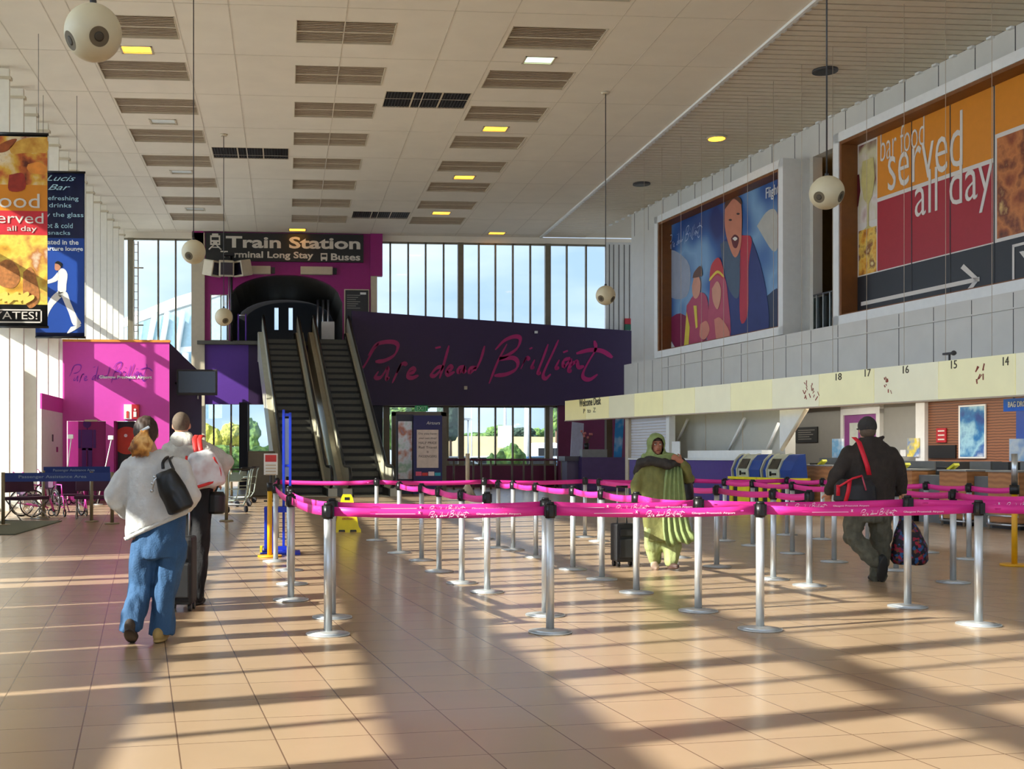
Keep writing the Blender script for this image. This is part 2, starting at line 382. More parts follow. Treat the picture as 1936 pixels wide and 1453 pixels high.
def vent(x0, x1, y0, y1, label, grille=False):
    t = thing('ceiling_vent', label, 'vent', ((x0 + x1) / 2, (y0 + y1) / 2, H), group='ceiling vents')
    b = MB(); b.bx(x0, x1, y0, y1, H + .34, H + .36, M_void)
    for a in ((x0, x0 + .02, y0, y1), (x1 - .02, x1, y0, y1), (x0, x1, y0, y0 + .02), (x0, x1, y1 - .02, y1)): b.bx(a[0], a[1], a[2], a[3], H - .008, H + .34, M_beige)
    b.build('housing', t)
    b = MB()
    if not grille:
        n = 13
        for i in range(n):
            y = y0 + .05 + (y1 - y0 - .1) * (i + .5) / n
            b.box(((x0 + x1) / 2, y, H + .05), (x1 - x0 - .05, .012, .085), M_louv, R=Matrix.Rotation(radians(-38), 4, 'X'))
        b.bx(x0 + .02, x1 - .02, (y0 + y1) / 2 - .015, (y0 + y1) / 2 + .015, H, H + .03, M_beige)
        b.build('louvre', t)
    else:
        for i in range(1, 27): b.bx(x0 + (x1 - x0) * i / 27 - .006, x0 + (x1 - x0) * i / 27 + .006, y0 + .02, y1 - .02, H + .0, H + .05, M_dgrey)
        for i in range(1, 14): b.bx(x0 + .02, x1 - .02, y0 + (y1 - y0) * i / 14 - .006, y0 + (y1 - y0) * i / 14 + .006, H + .0, H + .05, M_dgrey)
        for i in (1, 2): b.bx(x0 + (x1 - x0) * i / 3 - .02, x0 + (x1 - x0) * i / 3 + .02, y0, y1, H - .006, H + .05, M_beige)
        b.build('grille', t)
rn = ['left', 'middle', 'right']
for x0, x1, y0, y1, r, k in vents:
    k2 = k + (1 if r == 2 else 0)
    vent(x0, x1, y0, y1, f'long brown louvred ceiling vent, {ORD[k2]} from the camera in the {rn[r]} row of vents')
for g, s in zip(grids, ('between the middle and right rows, nearer the camera', 'between the left and middle rows', 'between the middle and right rows, near the far windows')):
    vent(*g, 'square mesh ceiling grille ' + s, True)
E_am = mat('amber_lamp', (255, 196, 60), .5, var=0, emit=(255, 176, 40), estr=4.5)
E_gr = mat('cool_lamp', (230, 250, 235), .5, var=0, emit=(210, 245, 215), estr=1.6)
M_off = mat('unlit_lamp', (206, 210, 206), .3)
lw = ['lit amber', 'unlit pale', 'unlit pale', 'unlit grey', 'greenish white', 'lit amber', 'lit amber', 'lit amber', 'lit amber', 'lit amber']
lp = ['beside the big hanging ball speaker, between the nearest left vents', 'in the left row, first beyond the amber one', 'in the left row, second beyond the amber one', 'in the left row, farthest', 'between the first two vents of the right row', 'in the right row, nearest of the amber ones', 'in the right row, second amber one', 'in the right row, third amber one', 'just above the train station sign', 'above the far windows, right of the sign']
for (x, y, st), a, b_ in zip(lamps, lw, lp):
    t = thing('ceiling_light', f'{a} rectangular ceiling light {b_}', 'ceiling light', (x, y, H), group='recessed ceiling lights')
    b = MB()
    for q in ((x - .38, x - .33, y - .26, y + .26), (x + .33, x + .38, y - .26, y + .26), (x - .38, x + .38, y - .26, y - .22), (x - .38, x + .38, y + .22, y + .26)): b.bx(q[0], q[1], q[2], q[3], H - .01, H + .15, M_beige)
    b.bx(x - .38, x + .38, y - .26, y + .26, H + .15, H + .17, M_beige); b.build('frame', t)
    b = MB(); b.bx(x - .33, x + .33, y - .22, y + .22, H + .02, H + .05, (M_off, E_am, E_gr)[st]); b.build('diffuser', t)

# ---- slatted ceiling strip between the plaster and the right wall
b = MB()
def xr(y, o=0.0):                                                # x of the right wall at depth y
    s = (y - R0.y - N.y * o) / U.y; return R0.x + U.x * s + N.x * o
y = -6.0; k = 0
while y < 48.5:
    b.prism([(11.0, y, H + .01), (xr(y), y, H + .01), (xr(y), y + .245, H + .01), (11.0, y + .245, H + .01)], (0, 0, .05), M_slat); y += .30
b.prism([(11.0, -9, H + .2), (21, -9, H + .2), (16, YF, H + .2), (11.0, YF, H + .2)], (0, 0, .05), M_void)
b.bx(11, 19, 43, YF + .2, H + .06, H + .12, M_slat); b.build('ceiling_slats', kind='structure', origin=False)
b = MB(); b.bx(10.93, 11.01, -9, 48.4, H - .06, H + .14, M_white)
y = 5.0
while y < 50: b.bx(11.01, 11.10, y, y + .14, H - .03, H + .02, M_white); y += .30
b.build('trim_2', kind='structure', origin=False)
b = MB(); y = 12.0
while y < 46: b.box((xr(y, .05), y, H - .02), (.1, .15, .05), M_white, rz=TA); y += .60
b.build('trim_3', kind='structure', origin=False)
for (px, py, st, lab) in ((1355, 260, 1, 'lit amber round downlight in the slatted ceiling strip'), (1213, 347, 0, 'unlit dark round downlight in the slatted ceiling, farther away'), (1560, 133, 0, 'dark round ceiling plate in the slats near the pendant cable')):
    p = on_z(px, py, H); t = thing('downlight', lab, 'ceiling light', (p.x, p.y, H))
    b = MB(); b.cyl((p.x, p.y, H - .04), (p.x, p.y, H + .02), .30, M_dgrey if not st else M_beige, n=24); b.build('ring', t)
    b = MB(); b.cyl((p.x, p.y, H - .05), (p.x, p.y, H - .035), .24, E_am if st else M_black, n=24); b.build('lens', t)

# ---------------------------------------------------------------- left wall: glass behind deep fins
fy = [26.75 + 1.51 * k for k in range(-22, 17)]
for k, yy in enumerate(fy):
    if yy < -7 or yy > YF - .15: continue
    b = MB(); b.bx(XG, XL, yy - .06, yy + .06, 0, H - .06, M_fin)
    if yy > 20: b.bx(XG, XL + .05, yy - .09, yy + .09, H - .32, H - .25, M_beige)
    b.build('wall_left_fin', kind='structure')
b = MB(); b.bx(XG - .02, XG, -9, YF, 0, H, GLASS); b.build('window_1', kind='structure', origin=False)
b = MB()
for z0, z1 in ((4.55, 5.14), (6.18, 6.36)): b.bx(XG - .16, XG - .03, -9, YF, z0, z1, M_fin)
for yy in fy:
    if -8 < yy < YF - 1: b.bx(XG - .08, XG - .03, yy + .72, yy + .79, 0, H, M_fin)
# the lower part near the camera is boarded, with a few glazed slits
gaps = sorted([(4.62, 4.76), (6.1, 6.2), (7.25, 7.34), (8.6, 8.74), (10.3, 10.75), (10.9, 11.3), (13.3, 14.1)])
y = -9.0
for g0, g1 in gaps + [(24.5, 30.8), (31.3, 60)]:
    g1 = min(g1, YF)
    if g0 < YF: b.bx(XG - .16, XG - .03, y, g0, 0, 3.76, M_fin)
    y = g1
b.bx(XG - .16, XG - .03, 24.5, YF, 0, .25, M_fin)
b.build('wall_left', kind='structure', origin=False)
b = MB(); b.bx(-7.6, 18.5, -9.2, -9.0, 0, 3.2, M_beige); b.bx(-7.6, 18.5, -9.2, -9.0, 9.5, H, M_beige)
for x in range(-7, 19, 3): b.bx(x - .1, x + .1, -9.2, -9.0, 3.2, 9.5, M_beige)
b.build('wall_rear', kind='structure', origin=False)

# ---------------------------------------------------------------- far wall
def X(px): return on_y(px, 862, YF).x
def Z(py, px=700): return on_y(px, py, YF).z
zh = Z(456)
b = MB()
b.bx(XG, 18, YF, YF + .3, zh, H, M_ceil)                                         # header
b.bx(X(1145), 18, YF - .02, YF + .2, 0, zh + .1, M_grey)                         # solid panels at the right end
for px in (1152, 1160, 1170, 1180, 1190, 1199): b.bx(X(px) - .012, X(px) + .012, YF - .04, YF, 6.0, zh, M_dgrey)
b.bx(X(712), X(1145), YF - .02, YF + .2, 0, Z(880), M_maroon)                    # dado
b.bx(X(1050), X(1200), YF - .5, YF - .3, 0, 3.9, M_maroon)
b.bx(X(712), X(1145), YF, YF + .2, Z(765) - .1, Z(640), M_dgrey)
b.bx(XG, X(385), YF, YF + .2, 0, .35, M_beige)
b.build('wall_back', kind='structure', origin=False)
def glazing(name, x0, x1, z0, z1, thin, thick, lab=None):
    b = MB()
    for px in thin: b.bx(X(px) - .035, X(px) + .035, YF + .0, YF + .14, z0, z1, M_alu)
    for px in thick: b.bx(X(px) - .12, X(px) + .12, YF - .05, YF + .18, z0, z1, M_alu)
    b.bx(x0, x1, YF, YF + .14, z0, z0 + .07, M_alu); b.bx(x0, x1, YF, YF + .14, z1 - .07, z1, M_alu)
    w_ = b.build(name, kind='structure', origin=False)
    g = MB(); g.bx(x0, x1, YF + .08, YF + .10, z0, z1, GLASS); g.build('window_pane', w_)
glazing('window_2', X(712), X(1145), Z(650), zh, (738, 772, 805, 839, 905.6, 937, 970, 1003, 1072, 1108.5), (871, 1036))
glazing('window_3', XG, X(365), .35, zh, (250, 299, 332), (247,))
glazing('window_4', X(712), X(1050), Z(880), Z(765), (735, 906, 937, 970, 1003), (730, 872, 1036, 843))
glazing('window_5', X(385), X(560), .5, Z(762), (404, 437, 470), ())
b = MB(); b.bx(X(1038), X(1044), YF - .15, YF - .05, 1.0, Z(768), M_white); b.build('trim_4', kind='structure')
b = MB(); b.bx(X(363), X(388), YF - .35, YF + .3, 0, zh + .2, M_beige); b.build('wall_back_column', kind='structure')
b = MB(); b.bx(X(700), X(712), YF - .3, YF + .3, 0, zh + .2, M_beige); b.build('wall_back_column', kind='structure')
b = MB(); b.bx(X(453), X(469), YF - .5, YF + .1, 0, Z(762), mat('dark_navy', (22, 20, 34), .5)); b.build('wall_back_pier', kind='structure')
b = MB(); b.bx(X(684), X(722), YF - .5, YF + .1, 0, Z(766), MATS['dark_navy']); b.build('wall_back_pier', kind='structure')

# ---------------------------------------------------------------- train station box over the escalators
ZL = 6.18                                                        # upper floor
yb = YF - .25
def arch_z(x):
    t = x / 2.42
    return 7.85 + 1.17 * sqrt(max(0, 1 - min(1, abs(t)) ** 2.2))
b = MB()
x0, x1 = X(385), X(700)
b.bx(x0, -2.42, yb, yb + .25, 8.15, zh + .35, M_mag)
b.bx(x0, X(398), yb, yb + .25, ZL, 8.15, M_mag); b.bx(X(438), -2.42, yb, yb + .25, ZL, 8.15, M_mag)
b.bx(x0, X(470), yb, yb + .25, Z(765), ZL - .1, M_purple); b.bx(X(470), X(700), yb, yb + .25, Z(765), ZL - .1, M_aub)
b.bx(2.42, x1, yb, yb + .25, ZL, zh + .35, M_mag)
n = 26
for i in range(n):
    a, c = -2.42 + 4.84 * i / n, -2.42 + 4.84 * (i + 1) / n
    za, zc = arch_z(a), arch_z(c)
    b.prism([(a, yb, za), (c, yb, zc), (c, yb, zh + .35), (a, yb, zh + .35)], (0, .25, 0), M_mag)
b.bx(x0, X(700), yb - .1, yb + .3, ZL - .12, ZL, M_beige)
b.bx(x0 - .45, x0 + .02, yb - .1, yb + .2, 9.6, zh + .4, M_mag); b.bx(x1 - .02, x1 + .5, yb - .1, yb + .2, 9.0, zh + .3, M_mag)
b.build('wall_back_facade', kind='structure', origin=False)
M_dk = mat('tunnel_lining', (96, 94, 86), .6)
b = MB()                                                        # vaulted passage behind the arch
nn = 18
for i in range(nn):
    a, c = -2.42 + 4.84 * i / nn, -2.42 + 4.84 * (i + 1) / nn
    b.prism([(a, yb + .25, arch_z(a)), (c, yb + .25, arch_z(c)), (c, yb + .25, arch_z(c) + .08), (a, yb + .25, arch_z(a) + .08)], (0, 7.5, 0), M_dk)
b.bx(-2.5, -2.42, yb + .25, 56.5, ZL, 8.2, M_dk); b.bx(2.42, 2.5, yb + .25, 56.5, ZL, 8.2, M_dk)
b.bx(-3.7, 3.7, yb - .3, 56.6, ZL - .15, ZL, M_dk)
b.bx(-2.5, -.55, 56.2, 56.4, ZL, 9.4, M_black); b.bx(-.35, .15, 56.2, 56.4, ZL, 9.4, M_black); b.bx(.35, 2.5, 56.2, 56.4, ZL, 9.4, M_black)
for a, c in ((-.55, -.35), (.15, .35)): b.bx(a, c, 56.2, 56.4, ZL, 7.55, M_black); b.bx(a, c, 56.2, 56.4, 8.65, 9.4, M_black)
b.build('wall_passage', kind='structure', origin=False)
b = MB(); b.bx(-.56, -.34, 56.28, 56.3, 7.5, 8.7, GLASS); b.bx(.14, .36, 56.28, 56.3, 7.5, 8.7, GLASS); b.build('door_1', kind='structure')
b = MB(); b.bx(X(398), X(438), yb + .1, yb + .12, ZL, 8.15, GLASS)
w_ = b.build('window_6', kind='structure')
b = MB()
for q in ((X(398), X(400), ZL, 8.15), (X(436), X(438), ZL, 8.15), (X(417), X(419), ZL, 8.15), (X(398), X(438), 8.27, 8.15), (X(398), X(438), ZL, ZL + .06)): b.bx(q[0], q[1], yb + .02, yb + .2, q[2], q[3], M_beige)
b.build('window_frame', w_)

# signboard
t = thing('train_station_sign', 'wide black sign reading Train Station above the escalators', 'sign', (0, yb - .15, 9.3))
sx0, sx1, sz0, sz1 = X(390), X(686), Z(499), Z(447)
M_sign = mat('sign_black', (34, 33, 30), .5); M_let = mat('sign_letters', (212, 204, 190), .5, var=0)
b = MB(); b.bx(sx0, sx1, yb - .16, yb - .03, sz0, sz1, M_sign); b.build('board', t)
ys_ = yb - .17; xd = (1, 0, 0)
def zt(py): return Z(py)
b = MB()
text(b, 'Train Station', (X(428), ys_, zt(475)), xd, X(680) - X(428), zt(453) - zt(475), M_let, offset=.03)
text(b, 'Terminal Long Stay', (X(418), ys_, zt(499) + .05), xd, X(592) - X(418), zt(483) - zt(499), M_let, offset=.025)
text(b, 'Buses', (X(625), ys_, zt(496)), xd, X(680) - X(625), zt(483) - zt(496), M_let, offset=.025)
b.build('lettering', t)
b = MB()                                                        # train pictogram
cx, cz = X(408), zt(464)
b.box((cx, ys_, cz + .06), (.42, .02, .40), M_let, bev=.0); b.bx(cx - .13, cx + .13, ys_ - .01, ys_ + .03, cz + .20, cz + .34, M_let)
b.bx(cx - .15, cx + .15, ys_ - .02, ys_ + .0, cz + .06, cz + .18, M_sign)
for s_ in (-1, 1):
    b.cyl((cx + s_ * .12, ys_ - .02, cz - .05), (cx + s_ * .12, ys_, cz - .05), .035, M_sign)
    b.tube([(cx + s_ * .06, ys_, cz - .14), (cx + s_ * .26, ys_, cz - .34)], .028, M_let)
b.bx(cx - .2, cx + .2, ys_ - .01, ys_ + .02, cz - .26, cz - .22, M_let)
b.build('train_pictogram', t); b = MB(); bx_, bz = X(612), zt(490)
b.bx(bx_ - .14, bx_ + .14, ys_ - .01, ys_ + .01, bz - .1, bz + .16, M_let); b.bx(bx_ - .1, bx_ + .1, ys_ - .02, ys_, bz, bz + .1, M_sign)
for s_ in (-1, 1): b.cyl((bx_ + s_ * .1, ys_ - .015, bz - .13), (bx_ + s_ * .1, ys_ + .01, bz - .13), .035, M_let)
b.build('bus_pictogram', t)
for px0, px1, lab in ((466, 512, 'cream roller shutter box under the train station sign, left'), (568, 628, 'cream roller shutter box under the train station sign, right')):
    p0, p1 = X(px0), X(px1); b = MB(); b.box(((p0 + p1) / 2, yb - .12, Z(515.5)), (p1 - p0, .22, .33), M_beige, bev=.02)
    b.box((p1 + .1, yb - .06, Z(515.5)), (.16, .1, .26), M_dgrey); b.build('shutter_box', label=lab, cat='box', group='shutter boxes over the arch')
# dark notice frame right of the arch, railing posts inside
t = thing('notice_board', 'dark framed notice board on the magenta wall beside the right escalator top', 'notice board', (X(672), yb, 6.7))
b = MB(); b.bx(X(650), X(697), yb - .09, yb - .02, 6.5, Z(549), M_beige); b.build('frame', t)
b = MB(); b.bx(X(652), X(695), yb - .11, yb - .08, 6.55, Z(551), mat('notice_black', (40, 40, 40), .4))
for i in range(7): b.bx(X(655), X(680 - (i % 3) * 4), yb - .115, yb - .105, Z(561 + i * 4), Z(560 + i * 4), mat('grey_print', (150, 148, 140), .6))
b.bx(X(680), X(691), yb - .118, yb - .105, Z(559), Z(555), M_white); b.build('panel', t)
b = MB()
for px in (606, 616, 626): b.cyl((X(px) - .1, yb + .9, ZL + .005), (X(px) - .1, yb + .9, 8.1), .05, M_steel)
b.bx(X(608), X(637) - .1, yb + .4, yb + .5, ZL + .005, 7.1, M_white)
b.build('ticket_screen', label='white counter front with steel posts at the right end of the upper landing', cat='counter')

# ---------------------------------------------------------------- big dark band with the slogan
def Yw(px, py): return on_y(px, py, 47.9)
P = [Yw(665, 587), Yw(1195, 625), Yw(1195, 690), Yw(1180, 690), Yw(1180, 766), Yw(668, 766)]
t = thing('slogan_wall', 'long dark purple wall panel with a big pink handwritten slogan', 'wall panel', (8, 47.9, 3.5))
b = MB(); b.prism(P, (0, .3, 0), M_aub); b.build('board', t)
M_slog = mat('slogan_pink', (168, 10, 96), .45, var=.1, scale=3)
SLOGAN = [
 [(185, 692), (150, 740), (100, 828), (80, 850)], [(120, 770), (165, 705), (225, 684), (285, 685), (308, 710), (285, 765), (225, 800), (165, 808)],
 [(185, 868), (165, 905), (200, 905), (245, 845), (235, 915), (255, 905)], [(330, 818), (300, 880), (272, 942)], [(300, 880), (325, 830), (350, 818), (362, 832)],
 [(378, 885), (412, 868), (405, 848), (378, 865), (372, 900), (400, 908), (438, 892)],
 [(600, 835), (555, 845), (520, 885), (545, 893), (600, 835)], [(632, 703), (605, 800), (572, 912)], [(545, 720), (580, 712)],
 [(618, 872), (650, 850), (640, 833), (618, 855), (625, 888), (668, 868)], [(730, 830), (692, 848), (698, 872), (735, 838), (722, 868), (745, 860)],
 [(808, 838), (765, 848), (768, 872), (808, 838)], [(860, 703), (835, 790), (800, 862)],
 [(1003, 690), (945, 800), (888, 942)], [(928, 728), (985, 670), (1050, 643), (1088, 655), (1070, 715), (1010, 760), (958, 785), (1040, 778), (1072, 805), (1060, 850), (1000, 882), (922, 892)],
 [(1125, 775), (1092, 848)], [(1105, 815), (1130, 778), (1148, 792)], [(1182, 788), (1162, 835), (1180, 835)], [(1148, 722), (1166, 712)],
 [(1268, 690), (1235, 780), (1202, 868), (1222, 872)], [(1335, 662), (1300, 740), (1238, 875), (1252, 908), (1285, 880)],
 [(1340, 788), (1318, 838), (1340, 838)], [(1365, 742), (1395, 730)], [(1412, 775), (1368, 795), (1372, 832), (1415, 790), (1400, 852), (1420, 860)],
 [(1432, 795), (1408, 852)], [(1420, 825), (1452, 798), (1465, 835), (1500, 828)],
 [(1568, 665), (1575, 720), (1535, 790), (1495, 868), (1500, 905), (1540, 912), (1588, 880)], [(1450, 748), (1540, 725), (1620, 732), (1685, 772)]]
k = 47.9 / F / 3.338 * 1.006
p_ = Yw(660, 440)
b = MB(); brush(b, [[(x, -y) for x, y in s] for s in SLOGAN], frame_of(p_ + Vector((0, -.02, 0)), (1, 0, 0), s=k), 30, M_slog, thick=.0)
b.build('slogan_lettering', t)
b = MB(); p = Yw(1013, 628); b.box((p.x, p.y - .06, p.z), (.12, .12, .1), M_white); b.build('camera_dome', label='tiny white camera fixed on the dark slogan wall above its lettering', cat='camera')
b = MB(); p = Yw(880, 733); b.box((p.x, p.y - .06, p.z), (.12, .12, .14), M_beige); b.build('power_socket', label='small pale socket on the dark slogan wall below its lettering', cat='socket')
b = MB(); p = on_y(1187, 606, YF - .1); b.bx(p.x - .13, p.x + .13, YF - .12, YF - .03, p.z - .15, p.z + .1, mat('red_sign', (170, 26, 40), .5)); b.bx(p.x - .13, p.x + .13, YF - .12, YF - .03, p.z - .4, p.z - .16, mat('green_sign', (20, 90, 60), .5))
b.build('safety_sign', label='small red and green safety sign on the grey end wall above the dark panel', cat='sign')

# ---------------------------------------------------------------- right wall
sE, sN = rs(1200), -32.0
sg0, sg1 = rs(1575), rs(1537)                                    # open gallery between the two pictures
b = MB()
b.rbox(sE, sg1, -.3, 0, 0, H, M_grey); b.rbox(sg0, sN, -.3, 0, 0, H, M_grey)
b.rbox(sg0, sg1, -.3, 0, 9.9, H, M_grey); b.rbox(sg0, sg1, -.3, 0, 0, 4.9, M_grey)
b.rbox(sE, sE + .3, -3, 0, 0, H, M_grey)
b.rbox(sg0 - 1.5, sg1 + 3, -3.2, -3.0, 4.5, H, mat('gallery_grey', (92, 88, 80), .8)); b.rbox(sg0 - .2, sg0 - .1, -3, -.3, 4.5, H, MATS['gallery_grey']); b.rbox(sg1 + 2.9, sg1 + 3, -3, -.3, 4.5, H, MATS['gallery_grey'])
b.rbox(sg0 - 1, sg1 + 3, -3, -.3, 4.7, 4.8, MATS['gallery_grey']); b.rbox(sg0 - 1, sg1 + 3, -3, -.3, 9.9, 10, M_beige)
b.build('wall_right', kind='structure', origin=False)
b = MB()
s = sE
while s > sN:
    b.rbox(s, s + .02, 0, .006, 9.9, H, M_dgrey) if s > rs(1900) - 4 else None
    s -= 1.23
b.build('trim_5', kind='structure', origin=False)
# parapet / bulkhead under the pictures
b = MB(); sP = rs(1180, .85)
b.rbox(sP, sN, 0, .85, 2.75, 4.80, M_grey)
b.rbox(rs(1253, .86), sN, .85, .90, 4.43, 4.46, M_grey)
s = sP
while s > -12: b.rbox(s, s + .015, .85, .856, 2.8, 4.78, MATS['dark_grey']); s -= 1.23
b.rbox(sP, sN, .85, 3.15, 3.05, 3.17, M_white)                    # soffit above the desks
b.build('wall_right_parapet', kind='structure', origin=False)
b = MB(); b.rbox(sg0, sg1, -.05, .0, 5.9, 5.95, M_dgrey)
for k in range(3): s = sg0 + (sg1 - sg0) * (k + .5) / 3; b.rbox(s - .02, s + .02, -.05, 0, 4.9, 5.92, M_steel)
b.rbox(sg0, sg1, -.04, -.02, 4.95, 5.85, DGLASS)
b.build('gallery_railing', label='glass gallery railing in the gap between the two big wall pictures', cat='railing')
E_ = MB(); E_.rbox((sg0 + sg1) / 2 - .3, (sg0 + sg1) / 2 + .3, -1.8, -1.2, 9.84, 9.895, E_am); E_.build('gallery_light', label='amber ceiling light inside the gallery gap between the two big wall pictures', cat='ceiling light')
# ---------------------------------------------------------------- outdoors beyond the glass
b = MB(); M_asph = mat('forecourt', (118, 118, 116), .9, var=.08, scale=.4)
b.bx(-120, -7.8, -60, 300, -.5, -.12, mat('apron_concrete', (222, 216, 202), .9, var=.06, scale=.3)); b.bx(-7.8, 160, 62.2, 300, -.5, -.12, M_asph)
b.build('ground_outside', kind='structure', origin=False)
M_leaf = blotch_mat('foliage_green', [(38, 62, 26), (70, 100, 38), (104, 128, 52)], 2.2, .8, 'noise')
M_leafy = blotch_mat('foliage_yellow', [(92, 100, 34), (150, 148, 52), (190, 176, 70)], 2.0, .8, 'noise')
M_con = blotch_mat('conifer_dark', [(22, 40, 26), (36, 58, 40)], 3, .8, 'noise')
M_bark = mat('bark', (84, 66, 50), .9)
M_lamp = mat('galvanised', (170, 170, 166), .5)
def crown(mb, c, r, m, n=5, seed=0, amp=.25):
    rnd = random.Random(seed)
    for k in range(n):
        cc = Vector(c) + Vector((rnd.uniform(-.6, .6) * r[0], rnd.uniform(-.5, .5) * r[1], rnd.uniform(-.45, .45) * r[2]))
        rr = rnd.uniform(.5, .75)
        n0 = len(mb.bm.verts)
        bmesh.ops.create_icosphere(mb.bm, subdivisions=4, radius=1, matrix=Matrix.Translation(cc) @ Matrix.Diagonal((r[0] * rr, r[1] * rr, r[2] * rr, 1)))
        mb.bm.verts.ensure_lookup_table(); i = mb.mi(m)
        for v in mb.bm.verts[n0:]:
            d = (v.co - cc); q = noise.noise(v.co * 2.1 + Vector((seed, 0, 0))) + .6 * noise.noise(v.co * 5.3)
            v.co = cc + d * (1 + amp * q)
        for f in mb.bm.faces: f.smooth = False
def tree(px, pyt, pyb, D, wpx, m, label, name='tree', seed=0, trunk=True):
    g = at(px, 862, D); ztop = at(px, pyt, D).z; zb = at(px, pyb, D).z if trunk else -.3; W_ = wpx / F * D / 2
    t = thing(name, label, 'tree' if name == 'tree' else 'bush', (g.x, g.y, -.12))
    b = MB(); crown(b, (g.x, g.y, (ztop + zb) / 2), (W_, W_ * .8, (ztop - zb) / 2), m, 7, seed); b.build('crown', t)
    if trunk: b = MB(); b.cyl((g.x, g.y, -.12), (g.x, g.y, (ztop + zb) / 2), W_ * .09 + .05, M_bark, r1=W_ * .04 + .03); b.build('trunk', t)
tree(400, 800, 856, 85, 40, M_leafy, 'yellow-green tree behind the lower left window, leftmost', seed=1)
tree(440, 797, 854, 88, 50, M_leafy, 'yellow-green tree behind the lower left window, second from left', seed=2)
tree(475, 790, 856, 95, 36, M_leaf, 'green tree behind the lower left window beside the dark pier', seed=3)
b = MB(); p = at(430, 862, 70); crown(b, (p.x - 1.5, p.y, .9), (2.2, 1, 1.2), M_leaf, 6, 5); crown(b, (p.x + 1.6, p.y, .9), (2.2, 1, 1.2), M_leaf, 6, 6); b.build('hedge', label='clipped green hedge outside the lower left window', cat='hedge')
tree(735, 770, 850, 80, 30, M_leaf, 'green tree outside just left of the display door', seed=7)
tree(778, 740, 790, 90, 90, M_leaf, 'leafy treetop showing above the display door', seed=8)
tree(852, 745, 832, 75, 46, M_con, 'dark drooping conifer outside right of the display door', seed=9)
tree(1052, 735, 815, 100, 46, M_leaf, 'green tree outside at the right end of the lower windows', seed=10)
for k, (px, y0, y1, D, w_, m) in enumerate(((905, 818, 838, 160, 60, M_leaf), (955, 806, 836, 170, 70, M_leaf), (985, 808, 838, 165, 50, M_con), (1025, 806, 838, 170, 50, M_leaf))):
    tree(px, y0, y1, D, w_, m, f'distant round tree on the skyline, {ORD[k]} from left behind the lower windows', seed=20 + k)
for k, (px, y0, y1, D, w_) in enumerate(((958, 846, 876, 62, 46), (982, 840, 876, 63, 36), (940, 856, 880, 61, 30))):
    tree(px, y0, y1, D, w_, M_leaf, f'low green bush outside the lower windows, {["between the two lamp masts", "right of the white sign mast", "leftmost"][k]}', 'bush', seed=30 + k, trunk=False)
M_sand = mat('dry_bank', (158, 138, 98), .9, var=.1, scale=.3)
b = MB(); p0, p1 = at(845, 852, 130), at(1045, 852, 130); b.prism([(p0.x - 4, p0.y, -.2), (p1.x + 12, p1.y, -.2), (p1.x + 12, p1.y + 10, 3.6), (p0.x - 4, p0.y + 10, 3.9)], (0, 3, 0), M_sand); b.build('ground_bank', kind='structure')
b = MB(); p0, p1 = at(845, 858, 110), at(1045, 858, 110); b.bx(p0.x - 4, p1.x + 9, p0.y, p0.y + 6, -.13, .5, mat('verge_grass', (72, 94, 40), .9)); b.build('ground_verge', kind='structure')
def mast(px, pyt, D, r, lab, head=None, foot=None):
    g = at(px, 862, D); zt_ = at(px, pyt, D).z
    t = thing('lamp_post', lab, 'lamp post', (g.x, g.y, -.12))
    b = MB(); b.cyl((g.x, g.y, -.12), (g.x, g.y, zt_), r, M_lamp, r1=r * .7); b.build('pole', t)
    if head: b = MB(); b.box((g.x, g.y, zt_), head, M_lamp); b.build('lamp_head', t)
    if foot: b = MB(); b.box((g.x, g.y, at(px, foot[0], D).z), (foot[1], foot[1] * .5, foot[2]), M_white); b.build('sign_box', t)
mast(885, 792, 75, .07, 'thin pale lamp post outside, left of the thicker masts', (.5, .3, .15))
mast(892, 760, 90, .06, 'tall thin lamp post outside beside the leftmost one', (.6, .3, .15))
mast(955, 745, 85, .13, 'pale lamp mast with a white sign box low on it', None, (825, 1.0, 1.6))
mast(997, 735, 70, .24, 'thick white mast outside the lower windows')
t = thing('van', 'white van parked beyond the right end of the lower windows', 'van', (at(1024, 862, 75).x, at(1024, 862, 75).y, -.12))
c = at(1024, 862, 75); b = MB(); b.box((c.x, c.y, 1.25), (1.5, 3.6, 1.9), M_white, bev=.2); b.build('body', t)
b = MB(); b.box((c.x, c.y - 1.81, 1.6), (1.25, .04, .5), M_black); b.build('windscreen', t)
for sx in (-.6, .6):
    for sy in (-1.2, 1.2): b = MB(); b.cyl((c.x + sx - .1, c.y + sy, .2), (c.x + sx + .1, c.y + sy, .2), .32, M_black, n=18); b.build('wheel', t)
for k, (px, D, col, lab) in enumerate(((858, 66, (120, 130, 140), 'grey parked car outside, left'), (905, 68, (226, 228, 230), 'white parked car outside, middle'), (1015, 66, (60, 90, 120), 'blue parked car outside, right'))):
    c = at(px, 862, D); t = thing('car', lab + ' of the lower windows', 'car', (c.x, c.y, -.12)); m = mat('car_paint_%d' % k, col, .25)
    b = MB(); prof = [(-2.0, .25), (-2.05, .7), (-1.3, .85), (-.7, 1.32), (.6, 1.34), (1.35, .9), (2.0, .8), (2.05, .3)]
    b.prism([(c.x + a, c.y - .8, z_) for a, z_ in prof], (0, 1.6, 0), m); b.build('body', t)
    b = MB(); b.prism([(c.x - 1.1, c.y - .83, .88), (c.x - .62, c.y - .83, 1.25), (c.x + .52, c.y - .83, 1.26), (c.x + 1.1, c.y - .83, .9)], (0, .04, 0), M_black); b.build('window', t)
    for a in (-1.25, 1.25): b = MB(); b.cyl((c.x + a, c.y - .86, .2), (c.x + a, c.y - .66, .2), .32, M_black, n=18); b.build('wheel', t)
